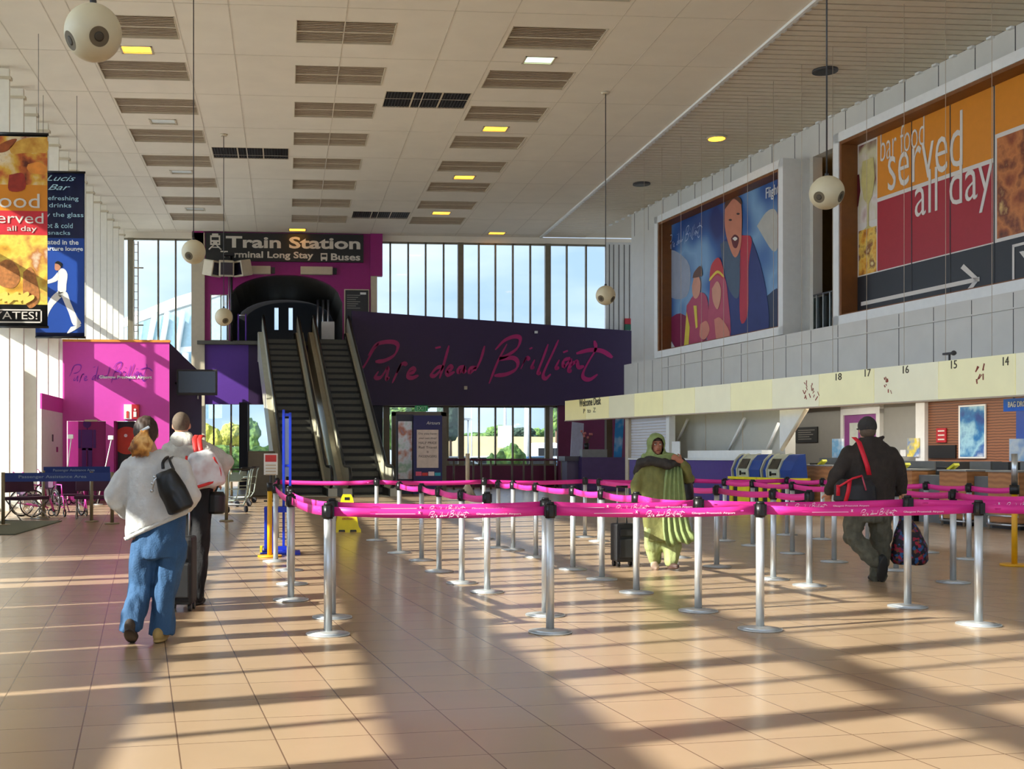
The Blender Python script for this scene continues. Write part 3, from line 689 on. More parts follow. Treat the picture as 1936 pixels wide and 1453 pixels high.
# white roofed link building seen through the left window
t = thing('footbridge_building', 'white curved-roof glazed link building seen through the tall left window', 'building', (-12, 66, -.12))
def O(px, py): return at(px, py, 66)
b = MB(); b.prism([O(180, 622), O(262, 590), O(330, 562), O(420, 535), O(420, 556), O(330, 583), O(262, 608), O(180, 640)], (0, 5, 0), M_white); b.build('roof', t)
b = MB(); b.prism([O(180, 668), O(420, 650), O(420, 660), O(180, 680)], (0, 5, 0), M_white); b.build('sill', t)
M_blue = mat('tinted_glazing', (150, 180, 190), .2)
b = MB(); b.prism([O(180, 640), O(262, 610), O(420, 560), O(420, 650), O(180, 668)], (0, .1, 0), M_blue)
b.prism([O(180, 680), O(420, 660), O(420, 790), O(180, 800)], (0, .1, 0), M_blue); b.build('glazing', t)
for a, c_ in ((250, 262), (280, 295), (305, 318), (335, 348)):
    b = MB(); p, q = O(a, 668), O(c_, 590); b.cyl((p.x, p.y - .3, p.z), (q.x, q.y - .3, q.z), .16, M_white); b.build('strut', t)
for a in (262, 300, 352): b = MB(); p, q = O(a, 860), O(a, 668); b.cyl((p.x, p.y - .3, -.12), (q.x, q.y - .3, q.z), .2, M_white); b.build('column', t)
# ---------------------------------------------------------------- escalators
M_step = wave_mat('escalator_step', (40, 41, 38), (78, 79, 74), 26, 'X', .45, metal=.6)
M_riser = mat('step_riser', (34, 34, 31), .5, metal=.2)
M_rise2 = mat('step_face', (84, 82, 73), .45, metal=.3)
M_deck = mat('escalator_deck', (186, 182, 162), .35, metal=.25, var=.05)
M_skirt = mat('escalator_skirt', (44, 44, 38), .4, metal=.5)
M_hand = mat('handrail_rubber', (26, 27, 24), .35)
def escalator(p0, p1, label, left_panel=False):
    p0, p1 = Vector(p0), Vector(p1); d = (p1 - p0); L = sqrt(d.x ** 2 + d.y ** 2); Hh = p1.z
    rz = atan2(d.y, d.x) - pi / 2
    t = thing('escalator', label, 'escalator', (p0.x, p0.y, 0), rz); Wd = .58
    n = 23; run = L / n; rise = Hh / n
    sm = MB(); sm.box((0, run / 2, rise - .015), (2 * Wd, run + .03, .03), M_step); sm.box((0, .01, rise * .22), (2 * Wd, .02, rise * .44), M_riser); sm.box((0, .0, rise * .7 - .015), (2 * Wd, .03, rise * .55), M_rise2)
    s0 = sm.build('step', t, local=True)
    for k in range(1, n):
        s = s0.copy(); COL.objects.link(s); s.parent = t; s.location = (0, run * k, rise * k); WM[s] = WM[t]
    b = MB(); b.bx(-Wd, Wd, -1.3, .0, .0, .02, M_deck); b.bx(-Wd, Wd, L, L + .5, Hh - .02, Hh + .01, M_deck); b.build('landing_plate', t, local=True)
    sl_ = Hh / L
    for sd in (-1, 1):
        x0, x1 = sorted((sd * Wd, sd * (Wd + .05)))
        b = MB(); b.prism([(x0, -1.2, 0), (x0, -1.2, .25), (x0, -.1, .3), (x0, L, Hh + .3), (x0, L + .4, Hh + .3), (x0, L + .4, Hh - .3), (x0, L, Hh - .3), (x0, .3, 0)], (x1 - x0, 0, 0), M_skirt); b.build('skirt', t, local=True)
        g0, g1 = sorted((sd * (Wd + .13), sd * (Wd + .17)))
        pan = [(g0, -1.0, .25), (g0, -1.32, .5), (g0, -1.28, .82), (g0, -1.0, .93), (g0, -.1, .95), (g0, L, Hh + .95), (g0, L + .4, Hh + .95), (g0, L + .52, Hh + .6), (g0, L + .4, Hh + .25), (g0, L, Hh + .3), (g0, 0, .28)]
        b = MB(); b.prism(pan, (g1 - g0, 0, 0), M_deck if True else DGLASS); b.build('balustrade', t, local=True)
        xc = sd * (Wd + .15)
        hp = [(xc, -.9, .24), (xc, -1.3, .38), (xc, -1.42, .62), (xc, -1.3, .88), (xc, -1.0, .98), (xc, -.15, 1.0), (xc, .2, 1.12)] + [(xc, L * k / 8, Hh * k / 8 + .99) for k in range(1, 8)] + [(xc, L - .1, Hh + .94), (xc, L + .3, Hh + 1.0), (xc, L + .52, Hh + .85), (xc, L + .58, Hh + .6), (xc, L + .5, Hh + .35)]
        b = MB(); b.tube(spline(hp, 4), .05, M_hand, 8); b.build('handrail', t, local=True)
        d0, d1 = sorted((sd * (Wd + .05), sd * (Wd + .36)))
        b = MB(); b.prism([(d0, -1.15, .0), (d0, -1.15, .26), (d0, -.1, .30), (d0, L, Hh + .32), (d0, L + .4, Hh + .32), (d0, L + .4, Hh - .9), (d0, L, Hh - .9), (d0, 1.2, 0)], (d1 - d0, 0, 0), M_deck); b.build('outer_cladding', t, local=True)
    return t
yb0, yb1 = 38.7, 47.6
escalator((.66, yb0, 0), (-.20, yb1, ZL), 'left of the two steep escalators under the train station sign')
escalator((2.72, yb0, 0), (1.90, yb1, ZL), 'right of the two steep escalators, beside the dark slogan wall')

# ---------------------------------------------------------------- pink kiosk on the left
YK = 34.55
def K(px, py): return on_y(px, py, YK)
kx1 = K(320, 862).x; kz = K(320, 647).z
M_pur2 = mat('kiosk_side_purple', (66, 46, 80), .85, spec=.15, var=.04)
M_orange = mat('orange_edge', (214, 140, 60), .5)
t = thing('kiosk', 'tall pink walled kiosk room with handwritten slogan beside the left windows', 'kiosk', ((XL + kx1) / 2, YK + 2, 0))
b = MB(); zd = K(0, 795).z
dx0, dx1, dx2, dx3 = K(125, 862).x, K(200, 862).x, K(215, 862).x, K(262, 862).x
b.bx(XL + .06, kx1, YK, YK + .12, zd, kz, M_pink); b.bx(XL + .06, dx0, YK, YK + .12, 0, zd, M_pink); b.bx(dx1, dx2, YK, YK + .12, 0, zd, M_pink); b.bx(dx3, kx1, YK, YK + .12, 0, zd, M_pink)
b.build('front_wall', t)
b = MB(); b.bx(XL + .06, kx1 + .03, YK - .03, YK + .10, kz, kz + .07, M_orange); b.build('top_edge', t)
b = MB(); b.bx(kx1 - .1, kx1, YK + .12, 47.8, 0, kz, M_pur2); b.build('side_wall', t)
b = MB(); b.bx(XL + .1, kx1 - .1, YK + .12, 47.6, kz - .2, kz - .1, M_pur2); b.build('roof', t)
b = MB(); b.bx(dx0, dx1, YK + .25, YK + .32, 0, zd, M_mag); b.bx((dx0 + dx1) / 2 - .01, (dx0 + dx1) / 2 + .01, YK + .24, YK + .26, 0, zd, M_pur2); d_ = b.build('door', t)
b = MB(); cx = K(162, 862).x; M_fig = mat('figure_purple', (84, 26, 120), .5, var=0)      # figure pictogram
b.cyl((cx, YK + .235, 2.30), (cx, YK + .255, 2.30), .12, M_fig, n=16); b.box((cx, YK + .245, 1.82), (.32, .02, .62), M_fig)
for s_ in (-1, 1): b.box((cx + s_ * .09, YK + .245, 1.2), (.12, .02, .75), M_fig)
for s_ in (-1, 1): b.box((cx + s_ * .22, YK + .245, 1.85), (.08, .02, .55), M_fig)
b.build('figure_pictogram', d_)
b = MB(); b.bx(dx2, dx3, YK + .5, YK + .56, 0, zd, M_black); b.bx(dx2 - .02, dx2 + .05, YK + .1, YK + .5, 0, zd, M_mag); b.build('dark_opening', t)
b = MB(); p = K(236, 832); b.cyl((p.x, YK + .42, p.z), (p.x, YK + .46, p.z), .42, mat('red_disc', (196, 52, 30), .5), n=28); b.cyl((p.x - .03, YK + .40, p.z + .15), (p.x - .03, YK + .43, p.z + .15), .05, M_white, n=14); b.build('red_disc', t)
M_vio = mat('violet_script', (136, 34, 170), .5, var=.05)
b = MB(); k = (K(290, 700).x - K(133, 700).x) / 1600
o = K(131, 712)
brush(b, [[(x - 80, -(y - 800) * 1.35) for x, y in s] for s in SLOGAN], frame_of((o.x, YK - .01, o.z + .12), (1, 0, 0), s=k), 26, M_vio, thick=.0)
b.build('slogan_script', t)
b = MB(); text(b, 'Glasgow Prestwick Airport', (K(188, 0).x, YK - .012, K(0, 716).z), (1, 0, 0), K(287, 0).x - K(188, 0).x, .12, M_white, offset=.02); b.build('airport_lettering', t)
b = MB(); p = K(243, 778); 
b.bx(p.x - .13, p.x + .10, YK - .07, YK - .01, p.z - .22, p.z + .22, M_white); b.bx(p.x + .10, p.x + .33, YK - .07, YK - .01, p.z - .22, p.z + .22, mat('sign_red', (176, 26, 40), .5))
M_redp = mat('print_red', (206, 60, 60), .5)
b.cyl((p.x - .02, YK - .08, p.z - .02), (p.x - .02, YK - .06, p.z - .02), .04, M_redp, n=12); b.box((p.x - .02, YK - .075, p.z - .12), (.07, .01, .14), M_redp); b.box((p.x + .2, YK - .075, p.z - .08), (.09, .01, .16), M_white); b.cyl((p.x + .2, YK - .08, p.z + .06), (p.x + .2, YK - .06, p.z + .06), .035, M_white, n=12)
b.build('toilet_sign', label='small red and white projecting sign on the pink kiosk wall', cat='sign')
b = MB(); p = K(173, 795); b.box((p.x, YK - .09, p.z), (.36, .16, .06), M_beige, bev=.015); b.build('wall_light', label='slim beige wall light above the magenta kiosk door', cat='light')
# white porch side with pink head at the left of the kiosk
b = MB(); z0 = on_x(100, 750, XL).z
b.bx(XL + .02, XL + .06, 31.6, YK, 0, 2.62, M_white); b.bx(XL + .02, XL + .07, 31.6, YK, 2.62, 3.05, M_pink)
b.bx(XL + .06, XL + .075, 33.0, 33.14, 1.75, 1.95, M_dgrey); b.bx(XL + .06, XL + .075, 33.6, 33.8, 1.45, 1.6, M_mag)
b.build('porch_panel', label='white porch side panel with pink head left of the pink kiosk', cat='panel')
# mat on the floor
b = MB(); b.bx(XL + .05, -4.55, 19.6, 23.6, 0.0, .018, blotch_mat('green_mat', [(104, 108, 92), (124, 128, 112)], 60, .95, 'noise')); b.build('entrance_mat', label='grey-green entrance mat on the floor by the left windows', cat='mat')

# flat screen on an arm from the kiosk side
t = thing('flat_screen', 'dark flat screen on a bracket beside the kiosk side wall', 'screen', (-2.8, 36, 3.0))
a, c_ = on_y(334, 698, 36.0), on_y(411, 747, 36.0)
b = MB(); b.box(((a.x + c_.x) / 2, 36.0, (a.z + c_.z) / 2), (c_.x - a.x, .1, a.z - c_.z), M_dgrey, bev=.015); b.build('casing', t)
b = MB(); b.bx(a.x + .06, c_.x - .06, 35.935, 35.95, c_.z + .08, a.z - .06, mat('screen_glass', (20, 18, 22), .15, var=0)); b.build('screen', t)
b = MB(); b.cyl(((a.x + c_.x) / 2, 36.06, (a.z + c_.z) / 2), (kx1, 36.4, (a.z + c_.z) / 2), .03, M_dgrey); b.cyl((-2.75, 36, c_.z), (-2.75, 36, c_.z - .12), .03, M_steel); b.build('bracket', t)

# cluster of box monitors on a pole standing on the ledge
zt0 = on_y(440, 648, 47.9)
t = thing('monitor_cluster', 'cluster of three old box monitors on a pole in front of the magenta wall', 'monitors', (X(437), 47.9, ZL))
b = MB(); b.cyl((X(439), 47.85, ZL - .05), (X(439), 47.85, Z(490)), .055, M_black); b.cyl((X(434), 47.9, ZL), (X(434), 47.9, Z(520)), .02, M_steel); b.bx(X(425), X(445), 47.7, 48.0, Z(493), Z(488), M_black); b.build('pole', t)
for px, rz_, nm in ((402, .9, 'left'), (428, .1, 'centre'), (458, -.85, 'right')):
    c = on_y(px, 507, 47.55 if nm == 'centre' else 47.7); R = Matrix.Rotation(rz_, 4, 'Z') @ Matrix.Rotation(radians(12), 4, 'X')
    b = MB(); b.box(c, (.62, .55, .66), M_beige, R=R, bev=.05); m_ = b.build('monitor', t)
    b = MB(); b.box(c + R.to_3x3() @ Vector((0, -.275, .0)), (.5, .03, .5), mat('crt_glass', (18, 16, 40), .12, var=0), R=R); b.build('crt_screen', m_)
# railing rail posts left of landing
b = MB()
for px in (452, 466): b.cyl((X(px), 47.9, ZL), (X(px), 47.9, ZL + 1.1), .035, M_purple)
b.cyl((X(452), 47.9, ZL + 1.05), (X(466), 47.9, ZL + 1.05), .03, M_steel); b.build('landing_railing', label='short purple post railing at the left of the upper landing', cat='railing')

# thin ladder by the far left corner
t = thing('ladder', 'tall thin metal ladder fixed in the far left corner', 'ladder', (X(260), YF - .5, 0))
b = MB()
for px in (256, 264): b.cyl((X(px), YF - .5, .3), (X(px), YF - .5, H - .5), .03, M_beige, n=6)
b.build('rails', t)
b = MB(); z = .6
while z < H - .6: b.cyl((X(256), YF - .5, z), (X(264), YF - .5, z), .015, M_beige, n=5); z += .33
b.build('rungs', t)
for zz in (9.2, 6.8, 5.2): b = MB(); b.cyl((X(256), YF - .5, zz), (X(273), YF - .35, zz + .02), .03, M_beige, n=6); b.build('bracket', t)

# ---------------------------------------------------------------- display door and noticeboard totem
YD = 39.6
def Dp(px, py): return on_y(px, py, YD)
def rect(mb, px0, px1, py0, py1, Y, th, m): a = on_y(px0, py1, Y); c = on_y(px1, py0, Y); return mb.bx(a.x, c.x, Y, Y + th, max(a.z, 0), c.z, m)
M_navy = mat('navy_board', (26, 26, 92), .45)
M_frame = mat('bronze_frame', (112, 102, 90), .45, metal=.3)
t = thing('display_totem', 'tall navy display totem with a pale notice, by the right escalator', 'display board', (Dp(805, 900).x, YD, 0))
b = MB(); rect(b, 782, 836, 785, 945, YD, .12, M_navy); b.build('board', t)
b = MB(); rect(b, 788, 829, 812, 884, YD - .015, .014, mat('notice_paper', (216, 200, 190), .5)); nt_ = b.build('notice', t)
M_print = mat('print_dark', (70, 60, 62), .6, var=0)
b = MB()
for k, (s_, h) in enumerate((('Do you have', 1.2), ('your own shop?', 1.2), ('HALF PRICE', 1.8), ('Rail Travel', 1.4), ('to', 1), ('PASSENGERS', 1.6))):
    p = on_y(791, 822 + k * 8.5, YD - .02); q = on_y(826, 0, YD).x; wv = (q - p.x) * (.96 if len(s_) > 3 else .1); text(b, s_, (p.x + (q - p.x - wv) / 2, YD - .018, p.z), (1, 0, 0), wv, .085, M_print)
b.build('notice_text', nt_)
b = MB(); p = on_y(806, 802, YD); text(b, 'Airtours', (p.x, YD - .008, p.z), (1, 0, 0), on_y(832, 0, YD).x - p.x, .11, M_white, shear=.3); b.build('logo_lettering', t)
b = MB(); cols = ((230, 90, 130), (220, 60, 60), (240, 220, 225), (50, 170, 200))
for k, cc in enumerate(cols): rect(b, 786 + k * 12, 797 + k * 12, 891 + (k % 2) * 2, 899, YD - .012, .012, mat('tile_%d' % k, cc, .5, var=0))
b.build('coloured_tiles', t)
t = thing('poster_stand', 'glossy blue and white picture panel left of the navy totem', 'poster', (Dp(765, 900).x, YD + .3, 0))
b = MB(); rect(b, 749, 782, 783, 945, YD + .3, .1, mat('deep_blue_frame', (20, 18, 40), .4)); b.build('frame', t)
b = MB(); rect(b, 753, 779, 796, 905, YD + .28, .02, blotch_mat('holiday_photo', [(236, 236, 238), (150, 190, 170), (220, 226, 236), (180, 110, 80), (120, 150, 190)], 1.6, .35, 'noise')); b.build('picture', t)
t = thing('entrance_door_frame', 'bronze door frame around the navy totem with a green exit sign over it', 'door frame', (Dp(792, 900).x, 44, 0))
b = MB(); Yq = 44.0
rect(b, 741, 749, 779, 930, Yq, .2, M_frame); rect(b, 834, 844, 779, 930, Yq, .2, M_frame); rect(b, 741, 844, 778, 786, Yq, .2, M_frame); b.build('frame', t)
b = MB(); rect(b, 749, 834, 786, 930, Yq + .1, .02, GLASS); b.build('glass', t)
t = thing('exit_sign', 'small green exit sign hanging above the bronze door frame', 'exit sign', (Dp(797, 772).x, 47.98, 3.2))
b = MB(); rect(b, 785, 809, 766.2, 777, 47.98, .08, mat('exit_green', (14, 84, 50), .4, emit=(20, 120, 60), estr=.3)); b.build('box', t)
b = MB(); p = on_y(788, 775, 47.96); text(b, 'EXIT', (p.x, 47.97, p.z), (1, 0, 0), .42, .16, M_white); b.build('lettering', t)

# railings before the lower windows
t = thing('barrier_railing', 'waist-high metal railing with maroon top rail before the lower windows', 'railing', (8, 45.2, 0))
def Rr(px, py): return on_y(px, py, 45.2)
b = MB(); b.cyl((Rr(845, 0).x, 45.2, Rr(0, 869).z), (Rr(1062, 0).x, 45.2, Rr(0, 869).z), .04, M_maroon, n=8); b.build('top_rail', t)
for px in (858, 895, 910, 928, 968, 990, 1006, 1030, 1050, 1062):
    b = MB(); b.cyl((Rr(px, 0).x, 45.2, 0), (Rr(px, 0).x, 45.2, Rr(0, 866).z), .045, M_frame, r1=.035); b.build('post', t)
t = thing('sign_post', 'slim pale floor post with a wide foot before the lower windows', 'post', (on_z(884, 938).x, on_z(884, 938).y, 0))
p = on_z(884, 938); b = MB(); b.cyl((p.x, p.y, 0), (p.x, p.y, .42), .3, M_beige, r1=.06, n=20); b.build('foot', t)
b = MB(); b.cyl((p.x, p.y, .3), (p.x, p.y, 1.42), .07, M_beige); b.build('pole', t)
# escalator operating notice and steel drum wall
t = thing('notice_stand', 'small red and white notice board at the foot of the left escalator', 'notice', (on_z(512, 950).x, on_z(512, 950).y, 0))
p = on_z(512, 948); b = MB(); b.cyl((p.x, p.y, 0), (p.x, p.y, 1.0), .04, M_dgrey); b.box((p.x, p.y, .02), (.4, .3, .04), M_dgrey); b.build('stand', t)
b = MB(); a = at(499, 897, (p.y)); c = at(525, 857, p.y); b.box((p.x, p.y - .05, (a.z + c.z) / 2), (c.x - a.x, .05, c.z - a.z), M_white)
b.box((p.x, p.y - .08, c.z - .14), ((c.x - a.x) * .8, .02, .2), MATS['print_red'])
for k in range(4): b.box((p.x, p.y - .08, c.z - .34 - k * .09), ((c.x - a.x) * .75, .02, .035), M_louv)
b.build('panel', t)
# steel housing at the escalator foot
b = MB(); a = on_z(478, 935); b.box((-.80, 38.2, .75), (.9, .9, 1.5), mat('brushed_bronze', (108, 100, 84), .45, metal=.5), bev=.04); b.build('control_cabinet', label='bronze metal cabinet beside the foot of the left escalator', cat='cabinet')
# ---------------------------------------------------------------- big framed pictures on the right wall
FO = .85
M_brown = mat('brown_reveal', (122, 74, 30), .5)
xR = -U                                                          # reading direction on the right wall
def picture_frame(t, pxa, pxb, z0, z1, open_near=False):
    s0, s1 = rs(pxb, FO), rs(pxa, FO)                            # s0 nearer the camera
    b = MB(); w_ = .24
    b.rbox(s0, s1, 0, FO, z1 - w_, z1, M_white); b.rbox(s0, s1, 0, FO, z0, z0 + w_, M_white)
    b.rbox(s1 - w_, s1, 0, FO, z0, z1, M_white); b.rbox(s0, s0 + w_, 0, FO, z0, z1, M_white)
    b.build('frame', t)
    b = MB(); i = .08
    b.rbox(s0 + w_, s1 - w_, .32, FO - .03, z1 - w_ - i, z1 - w_, M_brown); b.rbox(s0 + w_, s1 - w_, .32, FO - .03, z0 + w_, z0 + w_ + .03, M_brown)
    b.rbox(s1 - w_ - i, s1 - w_, .32, FO - .03, z0 + w_, z1 - w_, M_brown); b.rbox(s0 + w_, s0 + w_ + i, .32, FO - .03, z0 + w_, z1 - w_, M_brown)
    b.build('reveal', t)
    return s0 + w_ + i, s1 - w_ - i, z0 + w_ + .03, z1 - w_ - i
PO = .34                                                         # the picture sheet lies in this plane
def pic(mb, pts, lay, m, n=4, smooth=True):
    q = [on_r(x, y, PO + .004 * lay) for x, y in pts]
    if smooth: q = spline(q + [q[0]], n)[:-1]
    return mb.prism(q, N * .003, m)
t = thing('picture_panel', 'large framed blue advert with laughing children in sportswear', 'picture', tuple(rw((rs(1237) + rs(1480)) / 2, 0, 4.82)))
s0, s1, z0, z1 = picture_frame(t, 1237, 1480, 4.82, 9.87)
b = MB(); b.rbox(s0, s1, .28, PO, z0, z1, blotch_mat('poster_sky', [(26, 40, 104), (44, 92, 156), (120, 160, 196), (60, 100, 160), (30, 48, 116)], .32, .45, 'noise', 2)); sh = b.build('picture_sheet', t)
PC = lambda n, c: mat('poster_' + n, c, .5, var=.06, scale=3)
c3 = lambda L: [(1200 + x / 3.46, 300 + y / 3.46) for x, y in L]
b = MB()
pic(b, c3([(800, 440), (860, 350), (915, 330), (940, 400), (940, 560), (900, 600)]), 1, PC('mountain', (176, 176, 168)))
pic(b, c3([(860, 900), (945, 860), (945, 1150), (870, 1180)]), 1, PC('hill', (40, 56, 84)))
pic(b, c3([(200, 620), (260, 600), (360, 700), (340, 900), (210, 880)]), 1, PC('cloud', (150, 160, 178))); b.build('backdrop', sh); b = MB()
pic(b, c3([(190, 1080), (300, 1010), (420, 1120), (480, 1230), (300, 1272)]), 2, PC('plum_jacket', (124, 30, 70))); b.build('plum_jacket', sh); b = MB()
pic(b, c3([(195, 1130), (290, 1272), (200, 1278)]), 3, PC('corner', (196, 196, 200)), smooth=False)
b.build('white_corner', sh)
b = MB()                                                        # grown boy in navy hooded jacket
pic(b, c3([(560, 560), (620, 510), (720, 500), (780, 560), (860, 860), (860, 1165), (640, 1200), (600, 900)]), 3, PC('navy_jacket', (38, 52, 112)))
pic(b, c3([(700, 500), (765, 520), (745, 700), (740, 1010), (690, 1050), (690, 640)]), 4, PC('red_stripe', (176, 40, 60)))
pic(b, c3([(560, 560), (600, 540), (690, 620), (680, 900), (620, 860), (580, 700)]), 4, PC('grey_hood', (70, 88, 110)))
pic(b, c3([(590, 300), (620, 255), (680, 250), (700, 330), (700, 480), (690, 590), (655, 645), (615, 560), (590, 440)]), 6, PC('face', (196, 124, 96)))
pic(b, c3([(590, 330), (600, 262), (680, 250), (700, 300), (650, 262), (612, 300)]), 7, PC('hair', (96, 60, 40)))
pic(b, c3([(630, 520), (655, 495), (682, 520), (668, 580), (645, 575)]), 7, PC('mouth', (96, 24, 30)))
pic(b, c3([(640, 522), (656, 510), (672, 522), (656, 536)]), 8, PC('teeth', (226, 220, 210)))
for e in ((625, 400), (676, 360)): pic(b, c3([(e[0] - 12, e[1]), (e[0], e[1] - 7), (e[0] + 12, e[1]), (e[0], e[1] + 7)]), 7, PC('eye', (50, 30, 26)))
b.build('laughing_child', sh)
b = MB()                                                        # child in striped woolly hat
pic(b, c3([(490, 880), (500, 760), (545, 720), (590, 780), (610, 900), (620, 1190), (480, 1230)]), 5, PC('pink_hoodie', (176, 70, 96)))
pic(b, c3([(488, 800), (500, 700), (545, 645), (575, 700), (585, 790), (540, 760)]), 7, PC('hat_red', (190, 50, 56)))
pic(b, c3([(490, 780), (540, 730), (580, 760), (580, 775), (540, 748), (490, 800)]), 8, PC('hat_yellow', (220, 196, 60)))
pic(b, c3([(505, 850), (540, 800), (565, 850), (560, 930), (540, 985), (512, 930)]), 8, PC('face2', (206, 146, 120)))
pic(b, c3([(520, 1050), (560, 1040), (620, 1130), (600, 1210), (540, 1200)]), 8, PC('hands', (206, 130, 110)))
b.build('woolly_hat_child', sh)
b = MB()                                                        # child in yellow and pink
pic(b, c3([(340, 960), (400, 880), (470, 900), (480, 1080), (420, 1240), (330, 1260)]), 4, PC('pink_coat', (170, 60, 90)))
pic(b, c3([(340, 1000), (360, 1100), (350, 1250), (320, 1260)]), 6, PC('yellow_trim', (216, 196, 60)), smooth=False)
pic(b, c3([(385, 960), (405, 960), (412, 1100), (400, 1110)]), 6, PC('yellow_trim', (216, 196, 60)), smooth=False)
pic(b, c3([(375, 830), (400, 745), (430, 800), (425, 880), (400, 915), (380, 890)]), 6, PC('face2', (206, 146, 120)))
pic(b, c3([(378, 780), (390, 740), (430, 700), (440, 760), (410, 775)]), 7, PC('hair', (96, 60, 40)))
pic(b, c3([(430, 1080), (470, 1060), (490, 1120), (460, 1180), (425, 1160)]), 7, PC('hands', (206, 130, 110)))
b.build('yellow_trim_child', sh)
b = MB(); p = on_r(1448, 382, PO + .05); text(b, 'Flight', tuple(p), xR, .72, .42, M_white, depth=.006); b.build('advert_lettering', sh)
b = MB()
o = on_r(1262, 470, PO + .05); brush(b, [[(x - 80, -(y - 900) * 1.25) for x, y in s_] for s_ in SLOGAN], frame_of(o, xR, s=.0016), 22, PC('script', (170, 186, 214)), thick=.0); b.build('script_lettering', sh)

t = thing('picture_panel', 'large framed orange, red and black bar food advert with arrow', 'picture', tuple(rw((rs(1580) + 0) / 2, 0, 4.82)))
s0, s1, z0, z1 = picture_frame(t, 1575, 2480, 4.79, 9.85)
def sz(px, py): p = on_r(px, py, PO); return (p - R0).dot(U), p.z
M_or = mat('advert_orange', (212, 132, 16), .45, var=.03); M_rd = mat('advert_red', (160, 30, 44), .45, var=.03); M_bk = mat('advert_black', (36, 38, 42), .4, var=.03); M_wt = mat('advert_white', (214, 208, 200), .45, var=.0)
b = MB()
sA = sz(1659, 380)[0]; sB = sz(1879, 300)[0]
zr = sz(1661, 378)[1]; zr2 = sz(1661, 512)[1]
b.rbox(s0, s1, .28, PO, z0, z1, M_wt); sh = b.build('picture_sheet', t)
b = MB(); b.rbox(sB + .02, sA, PO, PO + .004, zr + .05, z1, M_or); b.rbox(s0, sB - .04, PO, PO + .004, zr + .55, z1, M_or); b.build('orange_field', sh)
b = MB(); b.rbox(sB + .02, sA, PO, PO + .004, zr2, zr - .05, M_rd); b.build('red_field', sh)
b = MB(); b.rbox(s0, s1, PO, PO + .004, z0, zr2 - .03, M_bk); b.build('black_field', sh)
b = MB(); b.rbox(sA + .04, s1 - .05, PO, PO + .004, sz(1605, 430)[1], z1 - .05, blotch_mat('wine_photo', [(206, 190, 180), (160, 110, 100), (214, 204, 196), (196, 190, 150), (110, 40, 50)], .9, .4, 'noise'))
b.build('wine_picture', sh)
b = MB()
def glass_shape(px, py, m, hgt=1.5, wd=.42):
    a = on_r(px, py, PO + .012); f = lambda u_, v_: a + xR * u_ * wd + Vector((0, 0, v_ * hgt))
    b.prism([f(-.5, 1), f(-.62, .7), f(-.4, .45), f(-.06, .36), (f(-.06, .04)), f(-.4, 0), f(.4, 0), f(.06, .04), f(.06, .36), f(.4, .45), f(.62, .7), f(.5, 1)], N * .003, m)
glass_shape(1615, 440, mat('red_wine', (88, 24, 34), .3)); glass_shape(1641, 432, mat('white_wine', (196, 184, 120), .3), 1.8, .45); b.build('wine_glasses', sh)
b = MB(); b.rbox(sA + .04, s1 - .05, PO, PO + .006, zr2, sz(1605, 443)[1], blotch_mat('pasta_photo', [(150, 84, 24), (214, 150, 50), (226, 190, 90), (120, 60, 30), (232, 214, 150)], 2.6, .4, 'noise', 5)); b.build('pasta_picture', sh)
b = MB(); b.rbox(s0, sB - .1, PO, PO + .006, zr2 + .05, zr + .45, blotch_mat('grill_photo', [(70, 30, 16), (150, 76, 36), (196, 120, 60), (110, 50, 26), (220, 180, 110)], 1.6, .4, 'noise', 5)); b.build('grill_picture', sh)
b = MB(); o = PO + .012
def tx(s_, pl, pr_, h, **k):
    a = on_r(pl[0], pl[1], o); c = on_r(pr_, pl[1], o); text(b, s_, tuple(a), xR, (c - a).length, h, M_wt, depth=.006, **k)
D_ = 29.0 / F
tx('bar food', (1665, 306), 1745, .72, offset=-.012); tx('served', (1679, 362), 1816, 1.28, offset=-.006); tx('all day', (1730, 438), 1874, 1.40, offset=-.006)
b.build('advert_lettering', sh)
b = MB(); a, c = on_r(1628, 572, o), on_r(1852, 530, o)
a.z = c.z = (a.z + c.z) / 2; hd = (c - a).normalized()
b.prism([a + Vector((0, 0, -.05)), c + Vector((0, 0, -.05)), c + Vector((0, 0, .05)), a + Vector((0, 0, .05))], N * .004, M_wt)
for sg in (-1, 1): b.prism([c + Vector((0, 0, 0)), c - hd * .5 + Vector((0, 0, sg * .42)), c - hd * .6 + Vector((0, 0, sg * .34)), c - hd * .16], N * .004, M_wt)
b.build('arrow', sh)
b = MB(); a = on_r(1914, 548, o); q = .06; Wb, Hb = 3.4, .98
for (u0, u1, v0, v1) in ((0, Wb, 0, q), (0, Wb, Hb - q, Hb), (0, q, 0, Hb), (Wb - q, Wb, 0, Hb)):
    b.prism([a + xR * u0 + Vector((0, 0, v0)), a + xR * u1 + Vector((0, 0, v0)), a + xR * u1 + Vector((0, 0, v1)), a + xR * u0 + Vector((0, 0, v1))], N * .004, M_wt)
text(b, 'YATES!', tuple(a + xR * .2 + Vector((0, 0, .18))), xR, Wb - .4, .62, M_wt, depth=.006); b.build('name_box', sh)
b = MB()
for px in (1724, 1797, 1880): s_ = rs(px, PO); b.rbox(s_ - .012, s_ + .012, PO, PO + .013, z0, z1, M_dgrey)
b.build('sheet_seams', sh)

